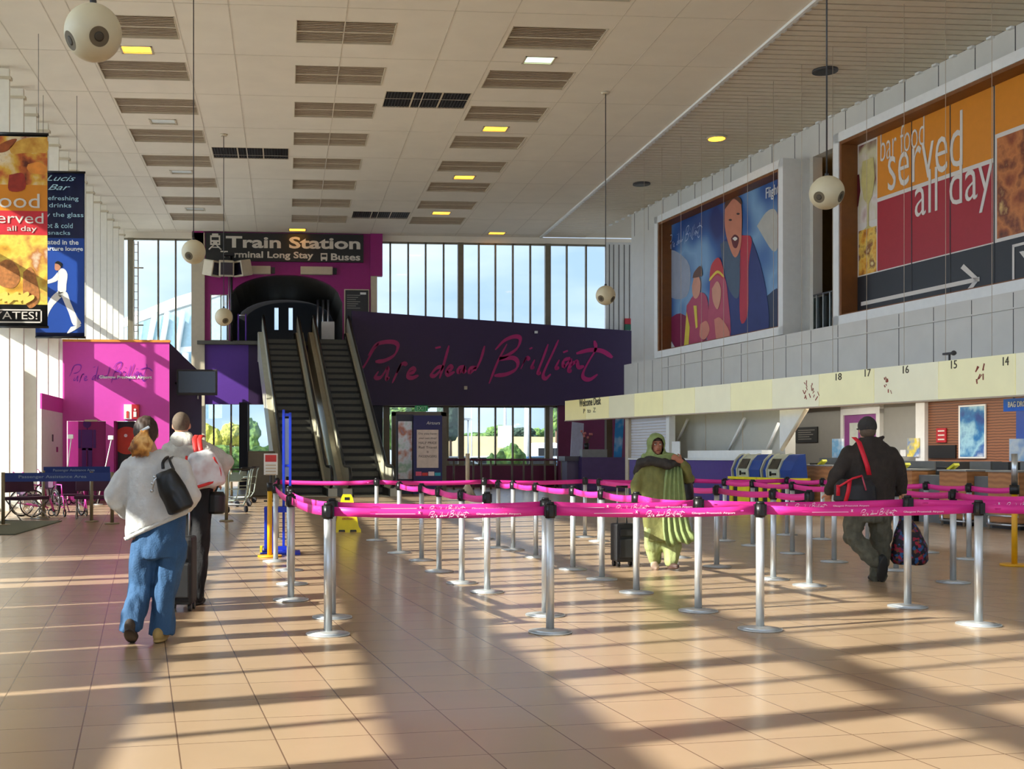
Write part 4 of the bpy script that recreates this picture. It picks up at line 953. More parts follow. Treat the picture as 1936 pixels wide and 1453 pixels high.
# ---------------------------------------------------------------- long cream lightbox sign
SO = 3.27
def sg(px): return rs(px, SO)
sa, sb_ = sg(1068), -14.0
def ztop(s): k = (s - sg(1936)) / (sa - sg(1936)); return 3.20 + .20 * k
def zbot(s): k = (s - sg(1936)) / (sa - sg(1936)); return 2.44 + .23 * k
t = thing('lightbox_sign', 'very long cream overhead sign running along the check-in desks', 'sign', tuple(rw(0, SO, 2.4)))
n = 16
for i in range(n):
    u0, u1 = sa + (sb_ - sa) * i / n, sa + (sb_ - sa) * (i + 1) / n
    g = .01
    cc = [(226, 212, 142), (230, 220, 160), (214, 210, 176), (234, 228, 172), (234, 230, 184), (228, 226, 196)][min(i, 5) if i < 6 else 4 + i % 2]
    m = mat('sign_face_%d_%d_%d' % cc, cc, .4, var=.03, scale=2, emit=cc, estr=.16)
    b = MB(); b.prism([rw(u0 - g, SO, zbot(u0)), rw(u1 + g, SO, zbot(u1)), rw(u1 + g, SO, ztop(u1)), rw(u0 - g, SO, ztop(u0))], N * -.22, m); b.build('sign_panel', t)
b = MB(); b.prism([rw(sa, SO + .02, zbot(sa) - .03), rw(sb_, SO + .02, zbot(sb_) - .03), rw(sb_, SO + .02, zbot(sb_)), rw(sa, SO + .02, zbot(sa))], N * -.26, M_louv); b.build('bottom_trim', t)
b = MB(); dk = mat('sign_print', (60, 52, 30), .5, var=0)
def st(s_, px, py, h, px2=None, m=dk, **k):
    a = on_r(px, py, SO + .006); w2 = (on_r(px2, py, SO + .006) - a).length if px2 else None; text(b, s_, tuple(a), xR, w2, h, m, **k)
st('Welcome Desk', 1095, 769, .28, 1136, offset=.02); st('P  to  Z', 1103, 781, .16, 1126)
for s_, px, py in (('18', 1580, 716), ('17', 1635, 709), ('16', 1707, 703), ('15', 1798, 694), ('14', 1896, 688)): st(s_, px, py + 3, .16, px + 11)
b.build('sign_lettering', t)
b = MB(); rdk = mat('old_glue_marks', (150, 70, 50), .7)
rnd = random.Random(4)
for px, py in ((1524, 735), (1540, 738), (1678, 728), (1852, 705)):
    for k in range(9):
        a = on_r(px + rnd.uniform(-6, 8), py + rnd.uniform(-14, 18), SO + .004); l = rnd.uniform(.03, .14)
        b.box(a, (.004, rnd.uniform(.015, .03), l), rdk, R=Matrix.Rotation(TA, 4, 'Z') @ Matrix.Rotation(rnd.uniform(-.9, .9), 4, 'X'))
b.build('glue_marks', t)
b = MB(); a = on_r(1795, 668, SO - .1); b.box(a, (.1, .28, .04), M_dgrey, rz=TA); b.box(a + Vector((0, 0, -.08)), (.03, .03, .14), M_dgrey, rz=TA); b.sph(a + Vector((0, 0, .0)) + xR * .12, .05, M_dgrey); b.build('camera', t)
for k in range(-2, 12):
    D = 34400 * (.000978 - .0000357 * k)
    if D < 19 or D > 41: continue
    px = 265 + 34400 / D; a = on_r(px, 862, 3.2); b = MB(); b.cyl((a.x, a.y, ztop((a - R0).dot(U)) - .02), (a.x, a.y, H), .005, M_louv, n=5); b.build('suspension_cable', t)

# ---------------------------------------------------------------- behind and below the sign
CO = 3.47                                                        # line of the counter fronts
def rrect(mb, px0, px1, py0, py1, o, th, m, z0=None, z1=None):
    s0, s1 = rs(px1, o), rs(px0, o); pm = (px0 + px1) / 2
    za = on_r(pm, py1, o).z if z0 is None else z0; zb = on_r(pm, py0, o).z if z1 is None else z1
    return mb.rbox(s0, s1, o - th, o, za, zb, m)
M_bw = mat('back_wall_grey', (150, 150, 144), .6, var=.02)
b = MB(); rrect(b, 1262, 1750, 0, 0, .08, .06, M_bw, 0, 3.0); b.build('wall_right_lower', kind='structure')
def simple(name, lab, cat, px0, px1, py0, py1, o, th, m, **k):
    b = MB(); rrect(b, px0, px1, py0, py1, o, th, m, k.get('z0'), k.get('z1')); return b.build(name, label=lab, cat=cat, group=k.get('group'))
t = thing('notice_board', 'small black notice with grey print on the grey wall behind the check-in', 'notice', tuple(on_r(1524, 836, .12)))
b = MB(); rrect(b, 1504, 1545, 807, 836, .12, .03, MATS['notice_black']); b.build('board', t)
b = MB()
for k in range(5): rrect(b, 1509, 1540 - (k * 7) % 11, 812 + k * 4.2, 813.6 + k * 4.2, .124, .005, MATS['grey_print'])
b.build('print', t)
b = MB(); rrect(b, 1589, 1594, 772, 960, .2, .14, M_white); rrect(b, 1656, 1663, 772, 960, .2, .14, M_white); rrect(b, 1589, 1663, 772, 783, .2, .14, M_white, z1=2.68); fr = b.build('door_2', kind='structure')
b = MB(); rrect(b, 1594, 1656, 783, 960, .16, .06, mat('door_violet', (140, 66, 140), .5), z0=0.02); dd = b.build('door_leaf', fr)
b = MB(); rrect(b, 1606, 1622, 799, 850, .165, .01, mat('frosted_pane', (206, 214, 206), .2)); b.build('door_pane', fr)
b = MB(); s0 = rs(1748, .3); b.rbox(rs(1748, .3), rs(1731, .3), .0, .3, 0, 2.9, M_white); b.build('wall_right_pier', kind='structure')
b = MB(); rrect(b, 1750, 1815, 0, 0, .2, .1, M_woodd, 0, 2.95); rrect(b, 1815, 2300, 0, 0, .2, .1, M_woodd, 0, 2.95); b.build('wall_right_cladding', kind='structure')
simple('hatch', 'black open baggage hatch in the wooden wall behind the desks', 'hatch', 1755, 1806, 841, 866, .24, .04, M_black)
t = thing('red_sign', 'red sign with white print on the wooden wall above the black hatch', 'sign', tuple(on_r(1778, 836, .22)))
b = MB(); rrect(b, 1770, 1788, 809, 836, .24, .03, MATS['sign_red']); b.build('plate', t)
b = MB()
for k in range(3): rrect(b, 1773, 1785, 813 + k * 8, 815.5 + k * 8, .245, .005, M_wt)
b.build('print', t)
t = thing('poster', 'tall blue and white sea picture poster on the wooden wall', 'poster', tuple(on_r(1837, 865, .24)))
b = MB(); rrect(b, 1812, 1863, 765, 866, .24, .03, M_white); b.build('border', t)
b = MB(); rrect(b, 1815, 1860, 768, 863, .25, .02, blotch_mat('sea_photo', [(20, 60, 130), (30, 110, 170), (150, 196, 214), (40, 90, 160), (214, 226, 232)], 1.5, .4, 'noise', 5)); b.build('picture', t)
simple('blue_panel', 'plain deep blue panel on the wooden wall at the right edge', 'panel', 1921, 1990, 770, 866, .26, .04, mat('deep_blue', (20, 60, 140), .5))
t = thing('hanging_sign', 'bright blue sign hanging under the cream sign at the right edge', 'sign', tuple(on_r(1917, 777, 2.6)))
b = MB(); rrect(b, 1897, 1965, 752, 776, 2.6, .08, mat('bright_blue', (20, 100, 214), .4)); b.build('board', t)
b = MB(); a = on_r(1906, 770, 2.61); text(b, 'BAG DROP', tuple(a), xR, .5, .11, M_white, offset=.02); b.build('lettering', t)
b = MB(); a = on_r(1917, 752, 2.56); b.cyl(a + Vector((0, 0, -.03)), (a.x, a.y, 3.06), .02, M_dgrey); b.build('hanger', t)
simple('notice', 'blue and white sheet standing on the desk at the right edge', 'notice', 1908, 1936, 829, 868, 2.75, .03, blotch_mat('leaflet_blue', [(60, 140, 210), (220, 230, 236), (90, 170, 226)], 2.2, .5, 'noise'), z0=1.235)
simple('notice', 'white sheet with yellow stripe on the grey wall right of the walking man', 'notice', 1715, 1737, 828, 863, .34, .03, blotch_mat('leaflet_yellow', [(230, 230, 226), (226, 206, 60), (90, 130, 190), (232, 232, 230)], 2.4, .5, 'noise'))
simple('notice', 'small white slip beside the yellow striped sheet', 'notice', 1702, 1712, 850, 862, .34, .03, M_white)
simple('notice', 'white and pale blue leaflet rack left of the walking man', 'notice', 1573, 1591, 829, 858, 2.75, .06, blotch_mat('leaflet_pale', [(226, 232, 236), (120, 180, 214), (232, 232, 230)], 3, .5, 'noise'), z0=1.295)
# shutter, ticket windows, purple counter
b = MB(); sA_, sB2 = rs(1259, 3.0), rs(1188, 3.0)
z = 1.275
while z < 2.64: b.rbox(sA_, sB2, 2.95, 3.0, z, z + .075, mat('shutter_white', (206, 208, 214), .5, var=.02)); b.rbox(sA_, sB2, 2.94, 2.975, z + .07, z + .095, M_louv); z += .092
b.build('roller_shutter', label='closed white roller shutter above the purple counter, behind the woman in green', cat='shutter')
b = MB(); b.rbox(rs(1188, 3.1), rs(1182, 3.1), 2.6, 3.1, 0, 2.6, M_beige); b.build('wall_right_jamb', kind='structure'); b = MB(); b.rbox(rs(1265, 3.1), rs(1259, 3.1), 2.9, 3.1, 1.275, 2.6, M_white); b.build('wall_right_jamb', kind='structure')
t = thing('ticket_counter', 'long purple fronted counter with white sill and pale grey back panels', 'counter', tuple(rw((rs(1262, CO) + rs(1440, CO)) / 2, CO - .4, 0)))
M_cp = mat('counter_purple', (70, 44, 128), .5); c0, c1 = rs(1440, CO), rs(1190, CO)
b = MB(); b.rbox(c0, c1, 2.6, CO, .1, 1.22, M_cp); b.build('front_panel', t)
b = MB(); b.rbox(c0, c1, 2.6, CO - .06, 0, .1, M_black); b.build('plinth', t)
b = MB(); b.rbox(c0 - .02, c1, 2.5, CO + .05, 1.22, 1.27, M_white); b.build('worktop', t)
b = MB(); hd0, hd1 = rs(1478, 2.3), rs(1265, 2.3)
b.rbox(hd0, hd1, 1.9, 2.2, 1.27, 2.95, mat('hood_grey', (176, 176, 168), .6, var=.02))
for f_ in (.33, .66): b.rbox(hd0 + (hd1 - hd0) * f_ - .01, hd0 + (hd1 - hd0) * f_ + .01, 2.2, 2.21, 1.27, 2.95, M_louv)
b.build('back_panel', t)
for pa, pb in (((1408, 790), (1378, 850)), ((1300, 792), (1282, 832)), ((1472, 800), (1450, 850))):
    b = MB(); p, q = on_r(*pa, 2.3), on_r(pb[0], pb[1], 2.3); b.cyl(p, q, .04, M_white); b.build('diagonal_rib', t)
b = MB(); rrect(b, 1300, 1440, 851, 861, 2.95, .3, M_white, z0=1.271); b.build('sill', t)
simple('notice', 'small white paper on the grey hood beside the woman in green', 'notice', 1270, 1285, 834, 855, 3.2, .02, M_white, z0=1.27)
b = MB(); q = [on_r(1474, 771, 2.7), on_r(1524, 771, 2.7), on_r(1474, 850, 2.7)]; b.prism(q, N * -.08, M_white); b.build('gusset_panel', label='white triangular panel below the cream sign, left of the black notice', cat='panel')
b = MB(); p, q = on_r(1526, 772, 2.72), on_r(1478, 850, 2.72); b.cyl(p, q, .05, M_beige); b.build('raking_strut', label='slanting pale strut along the white triangular panel below the cream sign', cat='strut')
# ---- far welcome area
YW = 46.4
simple_y = lambda name, lab, cat, px0, px1, py0, py1, Y, th, m: rect(MB(), px0, px1, py0, py1, Y, th, m)
t = thing('welcome_desk', 'grey and purple welcome desk before the maroon wall', 'desk', (on_z(1120, 925).x, YW - 2, 0))
b = MB(); rect(b, 1072, 1100, 870, 926, 42.5, .8, mat('desk_slate', (74, 66, 96), .5)); b.build('low_front', t)
b = MB(); rect(b, 1100, 1185, 864, 928, 42.0, .8, mat('desk_purple', (64, 46, 98), .5)); b.build('front', t)
b = MB(); rect(b, 1101, 1148, 849, 866, 42.1, .4, mat('desk_top_grey', (112, 116, 122), .5)); b.build('raised_top', t)
b = MB(); rect(b, 1068, 1102, 862, 871, 42.4, 1.0, mat('desk_top_dark', (64, 62, 78), .4)); b.build('worktop', t)
b = MB(); c = [on_y(1082, 797, 44.8), on_y(1104, 800, 44.8), Vector((on_y(1098, 857, 44.8).x, 44.8, 0)), Vector((on_y(1075, 857, 44.8).x, 44.8, 0))]; b.prism(c, (0, .05, 0), mat('pale_board', (178, 182, 210), .5)); b.build('info_board', label='pale leaning information board behind the welcome desk', cat='board')
b = MB(); c = [on_y(1164, 791, 43.8), on_y(1180, 789, 43.8), Vector((on_y(1172, 860, 43.8).x, 43.8, 0)), Vector((on_y(1158, 860, 43.8).x, 43.8, 0))]; b.prism(c, (0, .05, 0), blotch_mat('blue_banner', [(20, 110, 190), (40, 140, 210), (220, 235, 240)], 1.2, .5, 'noise')); b.build('pull_up_banner', label='tall bright blue banner right of the welcome desk', cat='banner')
b = MB(); rect(b, 1147, 1158, 793, 925, 44.0, .3, mat('dim_brown', (84, 66, 44), .6)); b.build('wall_right_column', kind='structure')
t = thing('potted_plant', 'small dried plant in a vase on the welcome desk', 'plant', tuple(on_y(1108, 849, 43.2)))
p = on_y(1109, 850, 42.3); b = MB(); b.cyl(p, p + Vector((0, 0, .25)), .08, M_black, r1=.1); b.build('vase', t)
b = MB(); rnd = random.Random(3)
for k in range(7): q = p + Vector((rnd.uniform(-.2, .2), 0, rnd.uniform(.45, .75))); b.cyl(p + Vector((0, 0, .2)), q, .01, M_bark, n=5); b.sph(q, .05, mat('dried_petal', (180, 110, 110), .7), seg=8, rings=6)
b.build('stems', t)

# ---------------------------------------------------------------- check-in desks
M_hood = mat('hood_charcoal', (62, 62, 60), .5); M_mc = mat('machine_grey', (104, 106, 106), .5)
def desk(px0, px1, lab, wt=1.07):
    s0, s1 = rs(px1, CO), rs(px0, CO); c = rw((s0 + s1) / 2, CO - .4, 0)
    t = thing('check_in_desk', lab, 'desk', tuple(c), TA, 'check-in desks')
    b = MB(); b.rbox(s0, s1, CO - .75, CO, .12, wt - .03, M_wood); b.build('front', t)
    b = MB(); b.rbox(s0 + .03, s1 - .03, CO - .7, CO - .06, 0, .12, M_black); b.build('plinth', t)
    b = MB(); b.rbox(s0 - .02, s1 + .02, CO - .8, CO + .04, wt - .03, wt, M_bw); b.build('worktop', t)
    b = MB(); b.rbox(s0 + .1, s1 - .1, CO - .85, CO - .6, wt, wt + .16, M_mc); b.build('upstand', t)
def machine(px0, px1, lab):
    s0, s1 = rs(px1, CO), rs(px0, CO); c = rw((s0 + s1) / 2, CO - .4, 0)
    t = thing('baggage_scale', lab, 'baggage machine', tuple(c), TA, 'baggage machines between desks')
    b = MB(); b.rbox(s0, s1, CO - 1.4, CO - .15, .0, .95, M_mc); b.build('housing', t)
    b = MB(); b.rbox(s0 + .05, s1 - .05, CO - 1.0, CO - .5, .95, 1.22, M_hood); b.build('hood', t)
    b = MB(); b.rbox(s0 + .06, s1 - .06, CO - .15, CO - .13, .35, .55, M_black); b.build('slot', t)
desk(1502, 1575, 'oak fronted check-in desk left of the walking man, beside the blue self-service machines', 1.13)
desk(1640, 1724, 'oak fronted check-in desk mostly hidden behind the walking man')
machine(1725, 1775, 'grey baggage machine right of the walking man')
desk(1776, 1828, 'oak fronted check-in desk between the two grey baggage machines')
machine(1829, 1866, 'grey baggage machine farther right, beside the yellow post')
desk(1868, 1926, 'oak fronted check-in desk behind the yellow post')
machine(1927, 1990, 'grey baggage machine cut by the right edge')
for px0, px1, py, lab in ((1778, 1826, 987, 'low steel bumper rail before the desk between the grey machines'), (1866, 1924, 996, 'low steel bumper rail before the desk behind the yellow post')):
    s0, s1 = rs(px1, CO + .25), rs(px0, CO + .25); b = MB()
    for z in (.1, .26): b.cyl(rw(s0, CO + .25, z), rw(s1, CO + .25, z), .022, M_steel)
    for s_ in (s0 + .05, s1 - .05): b.cyl(rw(s_, CO + .25, 0), rw(s_, CO + .25, .27), .022, M_steel); b.cyl(rw(s_, CO + .25, .1), rw(s_, CO + .01, .1), .018, M_steel)
    b.build('bumper_rail', label=lab, cat='rail', group='bumper rails')
for px, py, lab in ((1553, 880, 'on the desk left of the walking man'), (1709, 886, 'on the desk just right of the walking man'), (1800, 888, 'on the desk between the grey machines')):
    t = thing('tag_dispenser', 'yellow and black tag holder ' + lab, 'dispenser', tuple(on_r(px, py, CO - .2)))
    c = on_r(px, py, CO - .3); c.z = 1.16 if px < 1600 else 1.10
    b = MB(); b.box(c + xR * .0, (.12, .3, .05), mat('tag_yellow', (216, 214, 40), .5), R=Matrix.Rotation(TA, 4, 'Z') @ Matrix.Rotation(-.5, 4, 'X')); b.build('tag', t)
    b = MB(); b.box(c + xR * -.2 + Vector((0, 0, -.01)), (.2, .24, .04), M_black, rz=TA); b.build('base', t)
# self-service machines
def kiosk_machine(px0, px1, lab):
    s0, s1 = rs(px1, 4.2), rs(px0, 4.2); W_ = s1 - s0; c = rw((s0 + s1) / 2, 3.9, 0)
    t = thing('self_service_kiosk', lab, 'self-service machine', tuple(c), TA, 'self-service machines')
    ye = mat('machine_yellow', (226, 210, 20), .45); bl = mat('machine_blue', (18, 62, 140), .4); cr = mat('machine_cream', (186, 188, 166), .5); nv = mat('machine_navy', (16, 20, 40), .5)
    b = MB(); b.rbox(s0 + .02, s1 - .02, 3.72, 4.2, .0, .78, nv); b.build('base', t)
    for a_, c_ in ((.0, .12), (.3, .72)): b = MB(); b.rbox(s1 - W_ * c_, s1 - W_ * a_, 4.2, 4.23, .04, .74, ye); b.build('base_panel', t)
    b = MB(); b.rbox(s0 - .03, s1 + .03, 3.7, 4.26, .76, .82, ye); b.build('shelf', t)
    b = MB(); prof = [(4.14, .82), (4.16, 1.0), (4.06, 1.22), (3.92, 1.36), (3.8, 1.38), (3.74, .82)]
    b.prism([rw(s0 + .02, o_, z_) for o_, z_ in prof], U * (W_ * .38), bl); b.build('side_cover', t)
    b = MB(); b.prism([rw(s1 - W_ * .22, o_, z_) for o_, z_ in prof], U * (W_ * .16), bl); b.build('side_cover', t)
    b = MB(); b.prism([rw(s0 + W_ * .38, o_ - .03 if z_ > 1.3 else o_, z_) for o_, z_ in prof], U * (W_ * .42), cr); b.build('body', t)
    b = MB()
    for f_ in (.38, .78, .97): b.prism([rw(s0 + W_ * f_, o_ + .03, z_ + (.02 if z_ > 1.2 else 0)) for o_, z_ in prof], U * .04, cr)
    b.build('rib', t)
    b = MB(); n_ = Vector((0, 0, .3)); b.prism([rw(s0 + W_ * .46, 4.17, 1.03), rw(s0 + W_ * .74, 4.17, 1.03), rw(s0 + W_ * .74, 4.045, 1.27), rw(s0 + W_ * .46, 4.045, 1.27)], N * .012, mat('kiosk_screen', (66, 60, 46), .2, var=.1)); b.build('touch_screen', t)
    b = MB(); b.rbox(s0 + W_ * .5, s0 + W_ * .62, 4.16, 4.18, .88, .93, M_black); b.rbox(s0 + W_ * .66, s0 + W_ * .7, 4.16, 4.18, .86, .97, M_black); b.build('slot', t)
for k, px in enumerate((1215, 1290, 1370, 1450, 1530, 1610, 1690, 1775, 1860, 1940)):  # added fill lamps, hidden behind the sign, to brighten the dim desk area
    p = on_r(px, 862, 2.0); b = MB(); b.cyl((p.x, p.y, 3.02), (p.x, p.y, 3.05), .12, M_white, n=18); o_ = b.build('added_fill_downlight', label=f'small white downlight added under the soffit to brighten the desks, {ORD[k]} from the far end', cat='ceiling light', group='added soffit fill lights')
    l_ = bpy.data.lights.new('soffit_fill_lamp', 'AREA'); l_.shape = 'DISK'; l_.size = .22; l_.energy = 26; l_.color = (1, .93, .82); lo = bpy.data.objects.new('soffit_fill_lamp', l_); COL.objects.link(lo); lo.location = (p.x, p.y, 3.01)
kiosk_machine(1381, 1433, 'blue and cream self-service machine on yellow base, left one beside the purple counter')
kiosk_machine(1436, 1494, 'blue and cream self-service machine on yellow base, right one beside the oak desk')
# ---------------------------------------------------------------- queue posts and belts
M_pole = mat('post_steel', (206, 210, 212), .42, metal=.7, var=.04)
M_base = mat('post_base', (196, 200, 202), .42, metal=.65)
M_head = mat('post_head', (20, 20, 22), .4)
M_belt = mat('belt_pink', (226, 44, 146), .5, var=.03)
M_bwht = mat('belt_print', (245, 214, 232), .5, var=0)
def post_proto():
    t = thing('queue_post', 'x', 'queue post', (0, 0, 0), 0, 'belt barrier posts')
    b = MB(); b.cyl((0, 0, 0), (0, 0, .012), .165, M_base, n=32); b.cyl((0, 0, .012), (0, 0, .03), .16, M_base, r1=.05, n=32); b.build('base', t, local=True)
    b = MB(); b.cyl((0, 0, .025), (0, 0, .90), .031, M_pole, n=20); b.build('pole', t, local=True)
    b = MB(); b.cyl((0, 0, .865), (0, 0, .965), .038, M_head, n=16); b.cyl((0, 0, .965), (0, 0, .985), .034, M_head, r1=.028, n=16)
    for k in range(4): b.box((.036 * cos(k * pi / 2), .036 * sin(k * pi / 2), .92), (.02, .03, .085) if k % 2 == 0 else (.03, .02, .085), M_head)
    b.build('head', t, local=True); return t
PROTO = post_proto(); FIRST = [True]
def place_post(p, lab):
    if FIRST[0]: FIRST[0] = False; PROTO.location = p; WM[PROTO] = Matrix.Translation(p); PROTO['label'] = lab; return PROTO
    return dup(PROTO, p, 0, lab, skip=('belt',))
BZ, BH = .918, .068
def belt(root, p, q, printed=False, sag=.02, m=None):
    p, q = Vector(p), Vector(q); d = (q - p); L = d.length; d.normalize(); nn = Vector((d.y, -d.x, 0)); m = m or M_belt
    if nn.y > 0: nn = -nn
    b = MB(); n = 8; rings = []
    a, L2 = p + d * .045, L - .09
    for k in range(n + 1):
        f = k / n; c = a + d * L2 * f + Vector((0, 0, BZ - sag * 4 * f * (1 - f))); tw = .004 * sin(f * 9 + L)
        rings.append([c + nn * (.0015 + tw) + Vector((0, 0, -BH / 2)), c + nn * (-.0015 + tw) + Vector((0, 0, -BH / 2)), c + nn * (-.0015 - tw) + Vector((0, 0, BH / 2)), c + nn * (.0015 - tw) + Vector((0, 0, BH / 2))])
    b.loft(rings, m); o = b.build('belt', root)
    if printed:
        b = MB(); xd = d if d.x > 0 else -d; st = p if d.x > 0 else q
        u = .36 * L; k = 1.05 / 1600 * .45
        c0 = st + xd * (L * .45) + nn * .0085 + Vector((0, 0, BZ - sag * 1 - .002))
        brush(b, [[(x - 80, -(y - 790)) for x, y in s_] for s_ in SLOGAN], frame_of(c0, xd, s=.00019), 34, M_bwht, thick=.0, nseg=2)
        b.build('belt_script', o)
        b = MB(); c1 = st + xd * (L * .45 + .36) + nn * .0085 + Vector((0, 0, BZ - sag - .012)); text(b, 'Glasgow Prestwick Airport', tuple(c1), xd, .34, .018, M_bwht, offset=.01, depth=.001)
        c1 = st + xd * (L * .45 - .42) + nn * .0085 + Vector((0, 0, BZ - sag)); b.box(c1 + xd * .17, (.3, .002, .004), M_bwht, R=xd.to_track_quat('X', 'Z').to_matrix().to_4x4()); text(b, 'x', tuple(c1 + xd * .34), xd, .02, .02, M_bwht, offset=.04, depth=.001)
        b.build('belt_lettering', o)
    return o
def chain(pts, where, printed=False, end=None, close=None):
    roots = []; n = len(pts)
    for k, (px, py) in enumerate(pts):
        p = on_z(px, py); p.z = 0
        roots.append((place_post(p, f'steel belt post, {ORD[k]} from {where}'), p))
    for (r, p), (r2, q) in zip(roots, roots[1:]): belt(r, p, q, printed)
    if end is not None:
        q = on_z(*end); q.z = 0; belt(roots[-1][0], roots[-1][1], q, printed)
    return roots
A = chain([(620, 1199), (1040, 1195), (1437, 1190), (1850, 1181)], 'left in the front row of the queue', True, (2290, 1170))
B = chain([(628, 1167), (1031, 1163), (1320, 1155), (1716, 1147)], 'left in the second row behind the front row', True, (2120, 1138))
C1 = chain([(755, 1045), (797, 1059), (830, 1080), (873, 1102), (921, 1119)], 'the far end of the leftmost inner file')
C2 = chain([(942, 1035), (970, 1039), (1013, 1053), (1083, 1076), (1138, 1095), (1203, 1120)], 'the far end of the file left of the green-dressed woman', end=(1320, 1155))
C3 = chain([(1133, 1023), (1281.5, 1054), (1355, 1071), (1462, 1095), (1530, 1107)], 'the far end of the file behind the green-dressed woman')
C4 = chain([(1370, 1022), (1423, 1031), (1498, 1046), (1577, 1062), (1694, 1078), (1802, 1101)], 'the far end of the file behind the dark-jacketed man', end=(1950, 1128))
Fr = chain([(524, 1019), (712, 1021), (915, 1018), (1106, 1015), (1307, 1011), (1488, 1011), (1555, 1019), (1640, 1032), (1751, 1044), (1832, 1057)], 'left in the farthest row of the queue', end=(1918, 1069))
r, p = Fr[1]; q = on_z(755, 1045); q.z = 0
Lf = chain([(547, 1078), (552, 1104)], 'the far end of the inner left edge pair', end=(628, 1167))
L2 = chain([(521, 1061), (550, 1134)], 'the far end of the outer left edge pair', end=(620, 1199))
# yellow posts
def yellow(px, py, lab, zs=0.0, up=None):
    p = on_z(px, py); p.z = 0; t = thing('queue_post', lab, 'queue post', tuple(p)); ye = mat('post_yellow', (226, 166, 16), .45)
    b = MB(); b.cyl(p, p + Vector((0, 0, .025)), .16, ye, n=28); b.build('base', t)
    b = MB(); b.cyl(p, p + Vector((0, 0, .88)), .033, ye, n=16); b.build('pole', t)
    b = MB(); b.cyl(p + Vector((0, 0, .87)), p + Vector((0, 0, .98)), .04 if not up else .055, M_head, n=16); b.build('head', t)
    if up: b = MB(); b.cyl(p + Vector((0, 0, .98)), p + Vector((0, 0, up)), .035, M_steel, n=14); b.build('upper_tube', t)
    return t, p
yellow(1918, 1069, 'yellow belt post with tall steel upper tube at the right edge', up=1.36)
ty, py_ = yellow(510, 1052, 'yellow belt post at the left edge of the queue beside the blue gauge')
q = on_z(524, 1019); q.z = 0; belt(ty, py_, q)

# ---------------------------------------------------------------- blue bag gauge and yellow floor sign
M_bl = mat('gauge_blue', (16, 52, 190), .4)
g = on_z(530, 1046); t = thing('bag_size_gauge', 'tall blue bag size gauge standing at the left edge of the queue', 'bag gauge', (g.x, g.y, 0))
def gb(name, *bs):
    b = MB()
    for c, s_ in bs: b.box((g.x + c[0], g.y + c[1], c[2]), s_, M_bl, bev=.004)
    b.build(name, t)
gb('base', ((0, 0, .015), (.54, .46, .03)))
gb('lower_cage', ((-.2, -.05, .33), (.035, .05, .6)), ((-.1, -.05, .33), (.035, .05, .6)), ((-.2, .2, .33), (.035, .05, .6)), ((.12, .2, .33), (.04, .04, .6)), ((-.02, -.05, .60), (.4, .03, .07)), ((-.02, .2, .60), (.4, .03, .07)), ((-.2, .07, .6), (.03, .3, .07)), ((.15, .07, .06), (.03, .3, .06)), ((-.02, -.05, .08), (.4, .03, .05)))
gb('upright', ((.045, .1, 1.0), (.035, .05, 1.94))); gb('upright', ((.135, .1, .98), (.035, .05, 1.9)))
gb('cross_bar', ((.09, .1, 1.90), (.12, .04, .04)), ((.09, .1, 1.2), (.12, .03, .03)))
b = MB(); b.box((g.x + .09, g.y + .12, 1.45), (.07, .01, .8), mat('gauge_silver', (150, 160, 180), .3, metal=.5)); b.build('panel', t)
b = MB(); b.box((g.x - .26, g.y, .05), (.03, .3, .1), mat('gauge_yellow', (220, 206, 20), .5)); b.build('yellow_stop', t)
g = on_z(657, 1006); t = thing('wet_floor_sign', 'yellow folding wet floor sign near the escalators', 'floor sign', (g.x, g.y, 0)); ye = mat('wet_yellow', (236, 214, 20), .45)
for sg_, nm in ((-1, 'front_leaf'), (1, 'rear_leaf')):
    b = MB(); P = lambda x, z: Vector((g.x + x, g.y + .18 + sg_ * (.02 + (.66 - z) * .25), z))
    out = [(-.235, .0), (-.235, .05), (-.20, .1), (-.10, .60), (-.07, .66), (.07, .66), (.10, .60), (.20, .1), (.235, .05), (.235, 0), (.16, 0), (.15, .035), (.05, .035), (.04, 0), (-.04, 0), (-.05, .035), (-.15, .035), (-.16, 0)]
    b.prism([P(*q) for q in out], (0, sg_ * .012, 0), ye); lf = b.build(nm, t)
    if sg_ < 0:
        b = MB(); b.prism([P(*q) + Vector((0, -.013, 0)) for q in ((-.045, .56), (.045, .56), (.045, .61), (-.045, .61))], (0, -.003, 0), M_black); b.build('handle_slot', lf)
        b = MB(); p = P(-.09, .22) + Vector((0, -.016, 0)); text(b, 'CAUTION', tuple(p), (1, 0, 0), .18, .035, M_redp); b.build('lettering', lf)
        b = MB()
        for x in (-.1, .1): b.prism([P(x + a_, z_) + Vector((0, -.013, 0)) for a_, z_ in ((-.06, .015), (.06, .015), (.05, .045), (-.05, .045))], (0, -.003, 0), M_black)
        b.build('foot_slot', lf)

